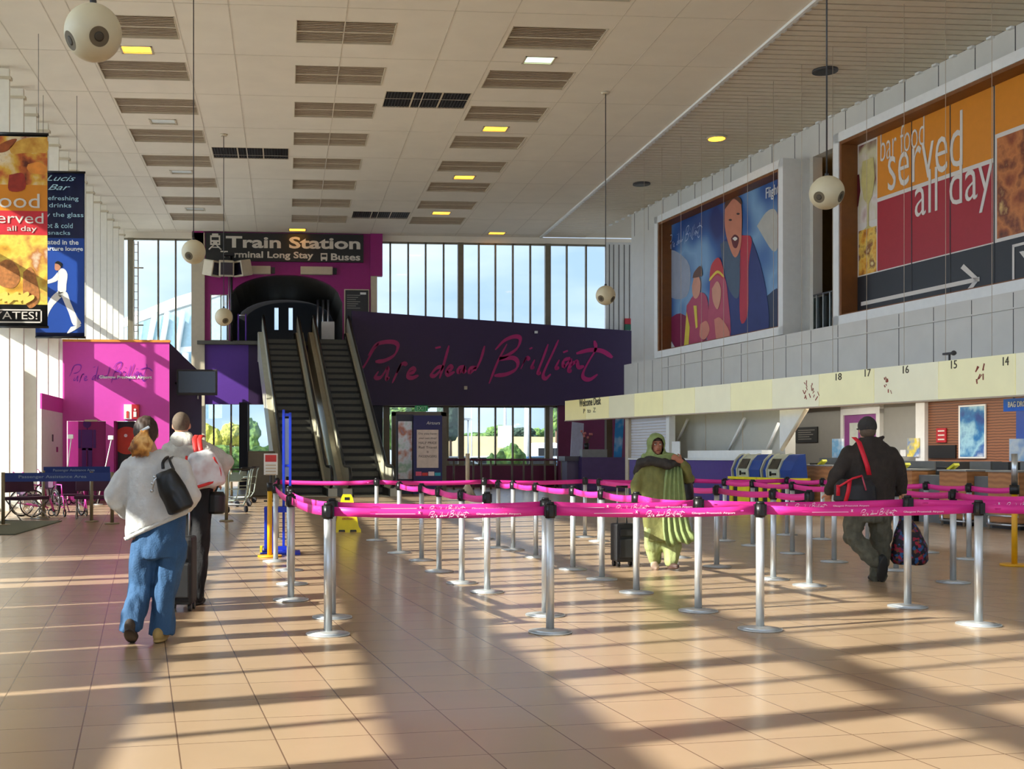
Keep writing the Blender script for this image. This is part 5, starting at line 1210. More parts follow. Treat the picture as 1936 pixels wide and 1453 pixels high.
# ---------------------------------------------------------------- hanging ball speakers
M_ball = mat('ball_cream', (206, 196, 164), .45, var=.03); M_cone = mat('speaker_cone', (104, 92, 70), .7)
def ball(px, py, rpx, D, lab, cones):
    c = at(px, py, D); r = rpx / F * D; t = thing('ball_speaker', lab, 'speaker', tuple(c), 0, 'hanging ball speakers')
    b = MB(); b.sph(c, r, M_ball, seg=48, rings=32)
    for d in cones:
        d = Vector(d).normalized(); bmesh.ops.bisect_plane(b.bm, geom=b.bm.verts[:] + b.bm.edges[:] + b.bm.faces[:], plane_co=c + d * r * .925, plane_no=d, clear_outer=True)
    bmesh.ops.holes_fill(b.bm, edges=[e for e in b.bm.edges if e.is_boundary]); b.build('shell', t)
    for d in cones:
        d = Vector(d).normalized(); b = MB(); b.cyl(c + d * r * .90, c + d * r * .932, r * .345, M_cone, n=28); b.cyl(c + d * r * .925, c + d * r * .95, r * .2, mat('cone_centre', (70, 62, 48), .7), r1=r * .1, n=20); b.build('cone', t)
    b = MB(); b.cyl(c + Vector((0, 0, r * .95)), c + Vector((0, 0, r * 1.15)), r * .12, M_dgrey); b.cyl(c + Vector((0, 0, r)), (c.x, c.y, H), .012, M_dgrey, n=6); b.build('cable', t)
    if 862 - (H - EYE) / D * F > 0: b = MB(); b.cyl((c.x, c.y, H - .05), (c.x, c.y, H), .09, M_beige, r1=.12, n=16); b.build('ceiling_rose', t)
ball(176, 62, 53.5, 9.95, 'biggest cream ball speaker hanging at top left', [(.35, -.8, -.42), (-.82, -.45, -.5), (.0, .9, -.4)])
ball(366, 476, 22.8, 23.4, 'cream ball speaker hanging beside the train station sign', [(-.35, -.8, -.5), (.85, .3, -.4)])
ball(423, 599, 17, 33.5, 'small cream ball speaker hanging before the left magenta wall window', [(.25, -.8, -.55), (-.85, .3, -.4)])
ball(1145, 558, 18.5, 29.6, 'small cream ball speaker hanging before the far right window edge', [(.62, -.6, -.5), (-.7, -.6, -.45)])
ball(1563, 364, 31.5, 17.0, 'cream ball speaker hanging between the two big wall pictures', [(.62, -.68, -.4), (-.75, -.5, -.42)])

# ---------------------------------------------------------------- hanging banners on the left
def banner(Y, px0, px1, pyt, pyb, lab):
    a = on_y(px0, pyb, Y); c = on_y(px1, pyt, Y)
    t = thing('hanging_banner', lab, 'banner', ((a.x + c.x) / 2, Y, a.z)); return t, a.x, c.x, a.z, c.z
def brect(t, name, x0, x1, z0, z1, Y, m, th=.006):
    b = MB(); b.bx(x0, x1, Y - th, Y, z0, z1, m); return b.build(name, t)
Yb = 26.0
t, x0, x1, z0, z1 = banner(Yb, -22, 90, 254, 617, 'tall hanging bar food banner in orange, red and yellow at the left edge')
Hh = z1 - z0
b = MB(); n = 24; rings = []
for k in range(n + 1):
    f = k / n; x = x0 + (x1 - x0) * f; w_ = .012 * sin(f * 16)
    rings.append([(x, Yb + w_ - .004, z0), (x, Yb + w_ + .004, z0), (x, Yb + w_ + .004, z1), (x, Yb + w_ - .004, z1)])
b.loft(rings, M_bk); cl = b.build('cloth', t)
q = Yb - .018
brect(cl, 'burger_picture', x0, x1, z0 + Hh * .735, z0 + Hh * .985, q, blotch_mat('burger_photo', [(96, 34, 16), (190, 96, 40), (216, 170, 60), (224, 206, 170), (150, 60, 30)], 2.0, .4, 'noise', 5))
brect(cl, 'orange_field', x0, x1, z0 + Hh * .60, z0 + Hh * .735, q, M_or); brect(cl, 'red_field', x0, x1, z0 + Hh * .475, z0 + Hh * .60, q, mat('banner_red', (200, 36, 50), .45))
brect(cl, 'fish_picture', x0, x1, z0 + Hh * .115, z0 + Hh * .475, q, blotch_mat('fish_photo', [(120, 66, 26), (214, 160, 50), (238, 210, 90), (190, 120, 60), (236, 226, 200)], 1.6, .4, 'noise', 5))
b = MB(); BP = lambda L: [Vector((on_y(px / 3.378, 0, Yb).x, q - .008, on_y(0, 230 + py / 3.379, Yb).z)) for px, py in L]
def bl(L, m, l=0): b.prism([v + Vector((0, -.003 * l, 0)) for v in spline(BP(L) + [BP(L)[0]], 4)[:-1]], (0, -.002, 0), m)
bl([(60, 170), (120, 120), (200, 100), (300, 105), (302, 190), (240, 195), (150, 200), (80, 205)], blotch_mat('bun_crust', [(190, 130, 40), (226, 182, 80)], 5, .5, 'noise'))
bl([(-60, 190), (30, 130), (110, 110), (60, 180), (0, 200)], mat('bun_brown', (150, 74, 28), .5, var=.2)); bl([(180, 270), (250, 255), (300, 290), (290, 330), (210, 328), (175, 300)], mat('tomato_orange', (224, 140, 50), .5, var=.15)); bl([(60, 340), (150, 330), (160, 430), (60, 440)], mat('meat_red', (150, 40, 24), .5, var=.3), 1)
bl([(-30, 930), (40, 880), (110, 920), (130, 1000), (90, 1060), (10, 1050), (-30, 1000)], mat('fish_batter', (176, 112, 56), .5, var=.35, scale=12)); bl([(150, 960), (200, 930), (240, 1020), (250, 1140), (190, 1190), (150, 1100)], mat('fish_batter', (176, 112, 56), .5), 1)
for k in range(6): bl([(-20 + k * 34, 1110 + (k % 3) * 12), (40 + k * 34, 1085 + (k % 2) * 20), (50 + k * 34, 1110 + (k % 2) * 20), (-10 + k * 34, 1140 + (k % 3) * 12)], mat('chip_yellow', (236, 204, 96), .5, var=.08), 2 + k)
b.build('food_shapes', cl)
b = MB(); sx = (x1 - x0)
text(b, 'food', (x0 + sx * .05, q - .012, z0 + Hh * .615), (1, 0, 0), sx * .82, Hh * .075, M_wt); text(b, 'served', (x0 + sx * .0 + .02, q - .012, z0 + Hh * .535), (1, 0, 0), sx * .92, Hh * .055, M_wt); text(b, 'all day', (x0 + sx * .32, q - .012, z0 + Hh * .487), (1, 0, 0), sx * .5, Hh * .035, M_wt)
b.build('banner_lettering', cl)
b = MB(); bz0, bz1 = z0 + Hh * .02, z0 + Hh * .09
for r_ in ((x0 + .05, x1 - .12, bz0, bz0 + .03), (x0 + .05, x1 - .12, bz1 - .03, bz1), (x0 + .05, x0 + .08, bz0, bz1), (x1 - .15, x1 - .12, bz0, bz1)): b.bx(r_[0], r_[1], q - .01, q, r_[2], r_[3], M_wt)
text(b, 'YATES!', (x0 + .12, q - .008, bz0 + .08), (1, 0, 0), sx - .34, .17, M_wt); b.build('name_box', cl)
b = MB(); b.cyl((x0 - .1, Yb, z1), (x1 + .02, Yb, z1), .035, M_black, n=10); b.cyl((x0 - .05, Yb, z0), (x1 + .02, Yb, z0), .03, M_black, n=10)
b.cyl((XL, Yb, z1), (x0, Yb, z1), .02, M_black); b.build('rod', t)
b = MB()
for x in (x0 + .2, x1 - .2): b.cyl((x, Yb, z1), (x, Yb, H), .006, M_dgrey, n=5)
b.build('wires', t)
Yb = 30.4
t, x0, x1, z0, z1 = banner(Yb, 67, 160, 326, 637, 'tall hanging navy and blue banner with a figure in a white suit'); x0 = max(x0, XL + .03)
Hh = z1 - z0; sx = x1 - x0; M_nb = mat('banner_navy', (20, 32, 74), .5, var=.05); M_cb = mat('banner_blue', (22, 70, 160), .45, var=.08, scale=1.5)
b = MB(); rings = []
for k in range(n + 1):
    f = k / n; x = x0 + sx * f; w_ = .012 * sin(f * 14 + 1); rings.append([(x, Yb + w_ - .004, z0), (x, Yb + w_ + .004, z0), (x, Yb + w_ + .004, z1), (x, Yb + w_ - .004, z1)])
b.loft(rings, M_nb); cl = b.build('cloth', t); q = Yb - .018
brect(cl, 'blue_field', x0 + .01, x1 - .01, z0 + .12, z0 + Hh * .60, q, M_cb)
b = MB(); Wl = mat('banner_print', (170, 214, 232), .5, var=0); W2 = mat('banner_print_white', (232, 240, 244), .5, var=0)
def bt(s_, fx, fz, w_, h, m=Wl, **k): text(b, s_, (x0 + sx * fx, q - .01, z0 + Hh * fz), (1, 0, 0), sx * w_, Hh * h, m, **k)
bt('Lucis', .22, .945, .6, .034, shear=.5); bt('Bar', .26, .89, .45, .034, shear=.5)
bt('refreshing', .2, .82, .68, .034); bt('drinks', .28, .785, .45, .026); bt('by the glass', .14, .72, .84, .034); bt('hot & cold', .16, .66, .6, .03); bt('snacks', .26, .62, .45, .024); bt('located in the', .08, .56, .8, .03, W2, offset=.02); bt('departure lounge', .03, .515, .94, .034, W2, offset=.02)
b.build('banner_lettering', cl)
b = MB(); Wf = mat('suit_white', (232, 230, 226), .5, var=.03); bc = lambda L: [Vector((on_y(px / 3.378, 230 + py / 3.379, Yb).x, q - .006, on_y(px / 3.378, 230 + py / 3.379, Yb).z)) for px, py in L]
def bp(L, m, l=0): b.prism([v + Vector((0, -.004 * l, 0)) for v in spline(bc(L) + [bc(L)[0]], 3)[:-1]], (0, -.003, 0), m)
bp([(375, 940), (410, 940), (432, 975), (425, 1040), (420, 1090), (385, 1120), (370, 1080), (372, 1000)], Wf)
bp([(385, 1090), (428, 1090), (450, 1150), (490, 1240), (520, 1290), (470, 1300), (440, 1220), (405, 1140)], Wf)
bp([(375, 1080), (400, 1110), (345, 1170), (310, 1230), (295, 1300), (280, 1290), (290, 1200), (330, 1120)], Wf)
bp([(370, 960), (372, 1010), (330, 1030), (295, 1035), (297, 1015), (335, 1000)], Wf)
bp([(455, 1310), (520, 1300), (480, 1330), (430, 1352)], Wf, 1)
bp([(352, 905), (375, 900), (390, 925), (375, 950), (352, 945)], mat('print_skin', (190, 130, 100), .5), 1); bp([(350, 905), (370, 890), (395, 905), (393, 930), (376, 912)], M_black, 2)
b.build('white_suit_figure', cl)
b = MB(); b.cyl((x0, Yb, z1), (x1 + .02, Yb, z1), .03, M_black, n=10); b.cyl((x0, Yb, z0), (x1 + .02, Yb, z0), .03, M_black, n=10); b.build('rod', t)
b = MB()
for x in (x0 + .2, x1 - .2): b.cyl((x, Yb, z1), (x, Yb, H), .006, M_dgrey, n=5)
b.build('wires', t)
# ---------------------------------------------------------------- passenger assistance corner
M_bpost = mat('assist_post', (150, 136, 108), .4, metal=.4); M_bblue = mat('assist_belt', (16, 54, 140), .45, var=.06)
def apost(px, py, lab):
    p = on_z(px, py); p.z = 0; t = thing('barrier_post', lab, 'barrier post', tuple(p), 0, 'beige posts of the assistance area')
    b = MB(); b.cyl(p, p + Vector((0, 0, .03)), .15, M_bpost, r1=.13, n=20); b.build('base', t); b = MB(); b.cyl(p + Vector((0, 0, .02)), p + Vector((0, 0, 1.02)), .035, M_bpost); b.build('pole', t); return t, p
pa, A0 = apost(6, 993, 'beige barrier post at the left edge holding the blue lettered belt')
pb, B0 = apost(212, 990, 'beige barrier post half hidden behind the woman in the pale jacket')
pc, C0 = apost(82, 978, 'beige barrier post second from the left edge, among the wheelchairs')
pd_, D0 = apost(173, 986, 'beige barrier post before the purple bench chair')
pe, E0 = apost(428, 985, 'beige barrier post before the luggage trolleys')
def abelt(root, p, q, s_, z, h=.15):
    d = (q - p).normalized(); L = (q - p).length; n_ = Vector((d.y, -d.x, 0)); b = MB()
    b.prism([p + Vector((0, 0, z)), q + Vector((0, 0, z)), q + Vector((0, 0, z + h)), p + Vector((0, 0, z + h))], n_ * .006, M_bblue); o = b.build('belt', root)
    b = MB(); text(b, s_, tuple(p + d * L * .14 + n_ * .01 + Vector((0, 0, z + h * .3))), d, L * .62, h * .42, mat('belt_letters', (150, 172, 206), .5, var=0), depth=.002, offset=.01); b.build('belt_lettering', o)
abelt(pa, A0, B0, 'Passenger Assistance Area', .84, .17)
q = on_z(208, 974); q.z = 0; abelt(pc, C0, q, 'Passenger Assistance Area', .93, .17)
M_pch = mat('chair_purple', (74, 34, 66), .6); M_leg = mat('chair_leg', (170, 160, 150), .35, metal=.8)
def bench(px, py, W_, rz, lab):
    g = on_z(px, py); t = thing('waiting_chair', lab, 'chair', (g.x, g.y, 0), rz, 'purple waiting chairs')
    b = MB(); b.box((0, 0, .46), (W_, .48, .07), M_pch, bev=.02); b.build('seat', t, local=True)
    b = MB(); b.box((0, .24, .76), (W_, .05, .36), M_pch, R=Matrix.Rotation(radians(-8), 4, 'X'), bev=.02); b.build('backrest', t, local=True)
    for sx in (-1, 1):
        b = MB(); b.tube([(sx * (W_ / 2 - .04), -.24, .02), (sx * (W_ / 2 - .04), .2, .44)], .014, M_leg, 6); b.tube([(sx * (W_ / 2 - .04), .26, .02), (sx * (W_ / 2 - .04), -.2, .44)], .014, M_leg, 6)
        b.tube([(sx * (W_ / 2 - .04), -.26, .015), (sx * (W_ / 2 - .04), .28, .015)], .014, M_leg, 6); b.build('leg', t, local=True)
bench(50, 983, .85, 1.0, 'purple seat with crossed metal legs at the left edge behind the blue belt')
bench(178, 980, .8, .1, 'wider purple seat with backrest before the magenta kiosk door')
M_wf = mat('wheelchair_pink', (214, 60, 160), .35, metal=.2); M_ty = mat('tyre', (34, 32, 34), .7); M_rim = mat('wheel_rim', (170, 166, 168), .35, metal=.7)
def ring_(mb, c, ax, R_, r, m, n=28):
    ax = Vector(ax).normalized(); a = ax.orthogonal().normalized(); b_ = ax.cross(a); P = [Vector(c) + (a * cos(2 * pi * k / n) + b_ * sin(2 * pi * k / n)) * R_ for k in range(n + 1)]; mb.tube(P, r, m, 6)
def wheelchair(px, py, rz, lab):
    g = on_z(px, py); t = thing('wheelchair', lab, 'wheelchair', (g.x, g.y, 0), rz, 'pink wheelchairs')
    for sx in (-1, 1):
        b = MB(); c = (sx * .29, .08, .30); ring_(b, c, (1, 0, 0), .285, .018, M_ty); ring_(b, (sx * .31, .08, .30), (1, 0, 0), .25, .008, M_rim)
        for k in range(8): b.cyl(c, (c[0], c[1] + .27 * cos(k * pi / 4), .30 + .27 * sin(k * pi / 4)), .004, M_rim, n=4)
        b.build('wheel', t, local=True)
        b = MB(); ring_(b, (sx * .24, -.38, .09), (1, 0, 0), .075, .016, M_ty, 16); b.build('caster', t, local=True)
        b = MB(); b.tube([(sx * .25, .30, .98), (sx * .25, .22, .93), (sx * .25, .20, .45), (sx * .25, -.3, .45), (sx * .25, -.42, .12)], .014, M_wf, 6); b.tube([(sx * .25, .2, .70), (sx * .25, -.2, .70), (sx * .25, -.25, .45)], .014, M_wf, 6); b.tube([(sx * .25, .2, .3), (sx * .25, -.3, .2)], .014, M_wf, 6); b.build('side_frame', t, local=True)
        b = MB(); b.box((sx * .13, -.5, .12), (.16, .14, .015), M_ty); b.tube([(sx * .22, -.36, .40), (sx * .17, -.48, .12)], .011, M_wf, 6); b.build('footrest', t, local=True)
    b = MB(); b.box((0, -.05, .47), (.46, .44, .04), M_pch); b.build('seat', t, local=True)
    b = MB(); b.box((0, .21, .70), (.46, .03, .42), M_pch); b.build('backrest', t, local=True)
wheelchair(58, 976, 2.2, 'pink framed wheelchair leftmost of the parked row')
wheelchair(99, 955, 2.6, 'pink framed wheelchair second from left in the parked row')
wheelchair(132, 975, .5, 'pink framed wheelchair third in the parked row, turned to the camera')
wheelchair(160, 952, 2.9, 'pink framed wheelchair rightmost, half behind the purple seat')
def stalk(px0, py0, px1, py1, D, lab):
    a = at(px0, py0, D); g = at(px1, py1, D); dx = (a.x - g.x) / (a.z - g.z) ; b0 = Vector((g.x - dx * g.z, g.y, 0))
    t = thing('lamp_stalk', lab, 'stand', tuple(b0)); b = MB(); b.cyl(b0, b0 + Vector((0, 0, .03)), .16, M_white, n=18); b.build('foot', t)
    b = MB(); b.tube([b0 + Vector((0, 0, .02)), g, a], .016, M_white, 6); b.build('pole', t)
    b = MB(); b.box(a + Vector((-.02, 0, .03)), (.15, .06, .12), M_white, bev=.02); b.build('head', t)
stalk(135, 827, 127, 888, 31, 'thin leaning white stand with square head by the kiosk, left one')
stalk(211, 829, 199, 884, 31, 'thin leaning white stand with square head by the kiosk, right one')

# ---------------------------------------------------------------- luggage trolleys by the escalator
M_tr = mat('trolley_frame', (160, 172, 160), .35, metal=.5); M_trb = mat('trolley_bumper', (196, 198, 200), .4)
def trolley(px, py, rz, lab):
    g = on_z(px, py); t = thing('luggage_trolley', lab, 'trolley', (g.x, g.y, 0), rz, 'luggage trolleys beside the escalator')
    b = MB()
    for sx in (-1, 1): b.tube([(sx * .25, -.15, 1.02), (sx * .25, -.1, .9), (sx * .24, .0, .3), (sx * .22, .1, .16), (sx * .16, .9, .14)], .018, M_tr, 8)
    b.tube([(-.25, -.15, 1.02), (.25, -.15, 1.02)], .022, M_black, 8)
    for z, y in ((.3, .0), (.55, -.04), (.75, -.07)): b.tube([(-.24, y, z), (.24, y, z)], .012, M_tr, 6)
    b.build('frame', t, local=True)
    b = MB(); b.box((0, .5, .17), (.40, .8, .02), M_trb); b.box((0, .95, .16), (.34, .06, .1), M_trb, bev=.01); b.build('deck', t, local=True)
    b = MB(); b.prism([(-.24, -.02, .74), (.24, -.02, .74), (.22, .2, .72), (-.22, .2, .72)], (0, 0, .02), M_tr); b.prism([(-.22, .2, .72), (.22, .2, .72), (.22, .22, .9), (-.22, .22, .9)], (0, .015, 0), M_tr); b.build('basket', t, local=True)
    for x, y in ((-.24, .0), (.24, .0), (0, .9)): b = MB(); b.cyl((x - .02, y, .075), (x + .02, y, .075), .075, M_ty, n=16); b.build('wheel', t, local=True)
trolley(448, 968, .5, 'pale metal luggage trolley nearest the camera, beside the walking couple')
trolley(460, 957, .9, 'pale metal luggage trolley in the middle of the three by the escalator')
trolley(474, 950, 1.2, 'pale metal luggage trolley farthest of the three by the escalator')
p = on_z(438, 945); p.z = 0; t = thing('tall_post', 'tall beige floor post rising between the couple and the escalator', 'post', tuple(p))
b = MB(); b.cyl(p, p + Vector((0, 0, .03)), .15, M_bpost, n=18); b.build('base', t); b = MB(); b.cyl(p, at(436, 838, p.y) , .04, M_bpost); b.build('pole', t)
# ---------------------------------------------------------------- people
def cap(p0, p1, r0, r1): return ('c', Vector(p0), Vector(p1), r0, r1)
def ell(c, r, R=None): return ('e', Vector(c), r, R)
def ring(cx, cy, z, rx, ry, tx=0, ty=0): return (cx, cy, z, rx, ry, tx, ty)
def blob_mesh(prims, voxel=.012, smooth=3, fold=0.0, fscale=9.0, cut=None, fvec=(1, 1, .45)):
    mb = MB(); m = M_black
    for p in prims:
        if p[0] == 'c':
            _, a, b_, r0, r1 = p; mb.cyl(a, b_, r0, m, r1=r1, n=20); mb.sph(a, r0, m, seg=20, rings=12); mb.sph(b_, r1, m, seg=20, rings=12)
        elif p[0] == 'e': mb.sph(p[1], p[2], m, rot=p[3], seg=28, rings=18)
        elif p[0] == 'l':
            R_ = []
            for cx, cy, z, rx, ry, tx, ty in p[1]:
                R_.append([Vector((cx + rx * cos(a), cy + ry * sin(a), z + tx * rx * cos(a) + ty * ry * sin(a))) for a in [2 * pi * k / 28 for k in range(28)]])
            mb.loft(R_, m)
    bmesh.ops.recalc_face_normals(mb.bm, faces=mb.bm.faces[:])
    me = bpy.data.meshes.new('tmp'); mb.bm.to_mesh(me); mb.bm.free(); ob = bpy.data.objects.new('tmp', me)
    r = ob.modifiers.new('r', 'REMESH'); r.mode = 'VOXEL'; r.voxel_size = voxel; r.use_smooth_shade = True
    if smooth: s_ = ob.modifiers.new('s', 'SMOOTH'); s_.iterations = smooth; s_.factor = .5
    out = evaluated(ob); bpy.data.meshes.remove(me)
    if fold or cut:
        bm = bmesh.new(); bm.from_mesh(out)
        if fold:
            bm.normal_update()
            for v in bm.verts:
                q = Vector((v.co.x * fvec[0], v.co.y * fvec[1], v.co.z * fvec[2])) * fscale
                n_ = noise.noise(q) + .5 * noise.noise(q * 2.3 + Vector((5, 1, 2))); v.co += v.normal * fold * n_
        if cut: bmesh.ops.delete(bm, geom=[v for v in bm.verts if cut(v.co)], context='VERTS')
        for f in bm.faces: f.smooth = True
        bm.to_mesh(out); bm.free()
    for p in out.polygons: p.use_smooth = True
    return out
def part(t, name, prims, m, **k):
    me = blob_mesh(prims, **k); me.materials.append(m); return link(name, me, t, local=True)
def hand(wr, d, up, side, curl=.5, s=1.0):
    """palm, four unequal bent fingers and a thumb leaving the side of the palm"""
    wr, d, up = Vector(wr), Vector(d).normalized(), Vector(up).normalized(); sd = d.cross(up).normalized() * side; P = []
    palm = wr + d * .045 * s
    Rm = Matrix((sd, d, up)).transposed().to_4x4()
    P.append(('e', palm, (.040 * s, .052 * s, .018 * s), Rm)); P.append(cap(wr - d * .03 * s, palm, .024 * s, .024 * s))
    for k, (o_, L_) in enumerate(((-.030, .066), (-.010, .078), (.011, .074), (.030, .058))):
        b0 = wr + d * .088 * s + sd * o_ * s; a = curl * .5; cur = b0; dd = d
        for j, (fr, rr) in enumerate(((.45, .0095), (.32, .0088), (.25, .008))):
            ang = curl * (.45 + .5 * j) ; dd = (d * cos(ang * (1 + j * .4)) - up * sin(ang * (1 + j * .4))).normalized(); nx = cur + dd * L_ * fr * s; P.append(cap(cur, nx, rr * s, rr * .93 * s)); cur = nx
    t0 = wr + d * .025 * s - sd * .032 * s; t1 = t0 + (d * .6 - sd * .75 - up * .15).normalized() * .035 * s; t2 = t1 + (d * .9 - sd * .2 - up * .5 * curl).normalized() * .03 * s
    P += [cap(t0, t1, .0125 * s, .011 * s), cap(t1, t2, .0105 * s, .009 * s)]; return P
def shoe(c, d, s=1.0, pitch=0.0):
    c, d = Vector(c), Vector(d).normalized(); f = (d * cos(pitch) + Vector((0, 0, 1)) * sin(pitch)).normalized(); sd = d.cross(Vector((0, 0, 1))).normalized(); up = sd.cross(f).normalized()
    R_ = Matrix((sd, f, up)).transposed().to_4x4()
    return [('e', c + f * .05 * s + up * .035 * s, (.044 * s, .13 * s, .034 * s), R_), ('e', c + f * .10 * s + up * .032 * s, (.047 * s, .07 * s, .03 * s), R_), ('e', c - f * .03 * s + up * .055 * s, (.037 * s, .055 * s, .05 * s), R_), ('e', c + f * .045 * s + up * .012 * s, (.045 * s, .135 * s, .014 * s), R_)]
def sole(c, d, s=1.0, pitch=0.0):
    c, d = Vector(c), Vector(d).normalized(); f = (d * cos(pitch) + Vector((0, 0, 1)) * sin(pitch)).normalized(); sd = d.cross(Vector((0, 0, 1))).normalized(); up = sd.cross(f).normalized()
    R_ = Matrix((sd, f, up)).transposed().to_4x4(); return [('e', c + f * .05 * s + up * .006 * s, (.05 * s, .142 * s, .012 * s), R_)]
def head_prims(c, fy, s=1.0):
    """skull, jaw, nose, ears; fy = -1 faces the camera, +1 faces away"""
    c = Vector(c)
    return [('e', c + Vector((0, -fy * .012, .015 * s)), (.075 * s, .093 * s, .095 * s), None), ('e', c + Vector((0, fy * .028 * s, -.045 * s)), (.056 * s, .062 * s, .07 * s), None),
            ('e', c + Vector((0, fy * .062 * s, -.092 * s)), (.026 * s, .022 * s, .018 * s), None), cap(c + Vector((0, fy * .088 * s, .01 * s)), c + Vector((0, fy * .104 * s, -.028 * s)), .008 * s, .014 * s),
            ('e', c + Vector((.076 * s, 0, -.012)), (.011 * s, .018 * s, .03 * s), None), ('e', c + Vector((-.076 * s, 0, -.012)), (.011 * s, .018 * s, .03 * s), None)]
def mk(px0, D): return lambda px, py, y=0.0: Vector(((px - px0) / F * (D), y, EYE - (py - 862) / F * (D)))
def person(label, px, D, group=None):
    g = at(px, 862, D); return thing('person', label, 'person', (g.x, g.y, 0), -YAW)
M_skin = mat('skin_light', (206, 150, 122), .55, var=.05, scale=20); M_skin2 = mat('skin_brown', (168, 108, 80), .55, var=.05, scale=20)
def cloth(n, c, v=.10, r=.85, bump=.25): return mat(n, c, r, var=v, scale=14, bump=bump, bscale=60)

# -- woman in pale jacket and jeans, seen from behind
q = mk(283, 8.15); t = person('woman from behind in pale jacket and blue jeans with a ponytail', 283, 8.15)
hc = q(277, 818, 0)
P = head_prims(hc, 1) + [cap(hc + Vector((0, -.01, -.06)), q(286, 862), .052, .06), ('l', [ring(.02, 0, .72, .14, .11), ring(.02, 0, .9, .15, .12), ring(.02, 0, 1.15, .17, .12), ring(.02, 0, 1.28, .16, .10), ring(.015, 0, 1.36, .06, .06)])]
P += [cap(q(243, 878), q(212, 930, .02), .045, .04), cap(q(212, 930, .02), q(232, 962, .24), .038, .028), cap(q(342, 880), q(358, 935, .03), .045, .04), cap(q(358, 935, .03), q(335, 958, .26), .038, .028)]
P += [cap(q(280, 1010), q(264, 1108, .03), .075, .055), cap(q(264, 1108, .03), q(255, 1190, -.14), .05, .035), cap(q(320, 1005), q(312, 1110, .02), .075, .055), cap(q(312, 1110, .02), q(302, 1203, .03), .05, .035)]
P += hand(q(232, 962, .24), (.5, .8, .0), (0, .2, 1), 1, .6) + hand(q(335, 958, .26), (-.6, .8, 0), (0, .2, 1), -1, .6)
part(t, 'body', P, M_skin, voxel=.009, smooth=2)
J = [('l', [ring(q(296, 990).x, 0, q(0, 990).z, .226, .165, .44, 0), ring(q(294, 972).x, 0, q(0, 972).z, .228, .172, .40, 0), ring(q(294, 940).x, 0, q(0, 940).z, .215, .165, .2), ring(q(292, 905).x, 0, q(0, 905).z, .208, .155, .05), ring(q(289, 880).x, 0, q(0, 880).z, .222, .145), ring(q(288, 866).x, 0, q(0, 866).z, .19, .115), ring(q(286, 857).x, 0, q(0, 857).z, .12, .09), ring(q(285, 850).x, 0, q(0, 850).z, .07, .065)]),
     cap(q(247, 884), q(217, 936, -.03), .078, .070), cap(q(217, 936, -.03), q(228, 968, .16), .070, .052), cap(q(335, 882), q(358, 935, .03), .08, .072), cap(q(358, 935, .03), q(340, 957, .22), .07, .052)]
part(t, 'jacket', J, cloth('jacket_pale', (206, 206, 204), .06), voxel=.011, smooth=2, fold=.024, fscale=8, fvec=(1.1, 1.1, .7))
part(t, 'jacket_hem', [('l', [ring(q(296, 995).x, 0, q(0, 997).z, .222, .158, .44), ring(q(296, 986).x, 0, q(0, 988).z, .236, .168, .44)])], cloth('jacket_rib', (196, 196, 192), .05), voxel=.01, smooth=2)
JN = [('l', [ring(q(303, 1050).x, 0, q(0, 1052).z, .17, .13), ring(q(302, 1020).x, 0, q(0, 1020).z, .19, .145), ring(q(303, 985).x, 0, q(0, 985).z, .185, .135), ring(q(305, 960).x, 0, q(0, 960).z, .16, .12)]),
      cap(q(276, 1030), q(264, 1108, .03), .108, .088), cap(q(264, 1108, .03), q(256, 1165, -.08), .088, .084), cap(q(326, 1030), q(313, 1110, .02), .108, .086), cap(q(313, 1110, .02), q(305, 1170, .03), .086, .082),
      ('l', [ring(q(254, 0).x, -.12, q(0, 1186).z, .088, .085, .1), ring(q(257, 0).x, -.07, q(0, 1150).z, .084, .082)]), ('l', [ring(q(303, 0).x, .03, q(0, 1200).z, .090, .088), ring(q(306, 0).x, .03, q(0, 1155).z, .082, .082)])]
M_jean = mat('denim', (48, 84, 122), .85, var=.22, scale=5, bump=.3, bscale=90)
part(t, 'jeans', JN, M_jean, voxel=.010, smooth=3, fold=.017, fscale=9, fvec=(1.4, 1.4, .5))
part(t, 'shoe', shoe(Vector((q(301, 0).x, .0, .0)), (.05, 1, 0), s=1.05), mat('shoe_tan', (168, 140, 84), .7), voxel=.006)
part(t, 'shoe', shoe(Vector((q(256, 0).x, -.19, .075)), (-.1, 1, 0), s=1.05, pitch=-.5), mat('shoe_brown', (64, 52, 42), .7), voxel=.006)
H_ = [('e', hc + Vector((0, -.022, .018)), (.087, .098, .108), None), ('e', hc + Vector((0, -.085, .015)), (.06, .045, .06), None)]
part(t, 'hair', H_, mat('hair_dark', (56, 40, 32), .6, var=.3, scale=30), voxel=.008, fold=.008, fscale=30)
PT = [('l', [ring(q(271, 0).x, -.125, q(0, 862).z, .055, .028), ring(q(272, 0).x, -.14, q(0, 850).z, .082, .04), ring(q(275, 0).x, -.14, q(0, 835).z, .075, .045), ring(q(278, 0).x, -.125, q(0, 820).z, .045, .04), ring(q(279, 0).x, -.11, q(0, 812).z, .03, .03)])]
part(t, 'ponytail', PT, blotch_mat('hair_ginger', [(120, 72, 34), (206, 142, 66), (236, 186, 110), (176, 112, 50)], 9, .5, 'noise', 6), voxel=.007, fold=.012, fscale=26, fvec=(2.2, 1, .35))
b = MB(); c = q(281, 812, -.135); b.box(c, (.075, .02, .022), M_steel, R=Matrix.Rotation(-.5, 4, 'Y'), bev=.006); b.build('hair_clip', t, local=True)
hb = thing('handbag', 'black leather shoulder bag on the woman in the pale jacket', 'handbag', tuple(WM[t] @ q(338, 925, -.24)), -YAW); WMt = WM[t]
def held(o, px_fn): return WM[o].inverted() @ WMt
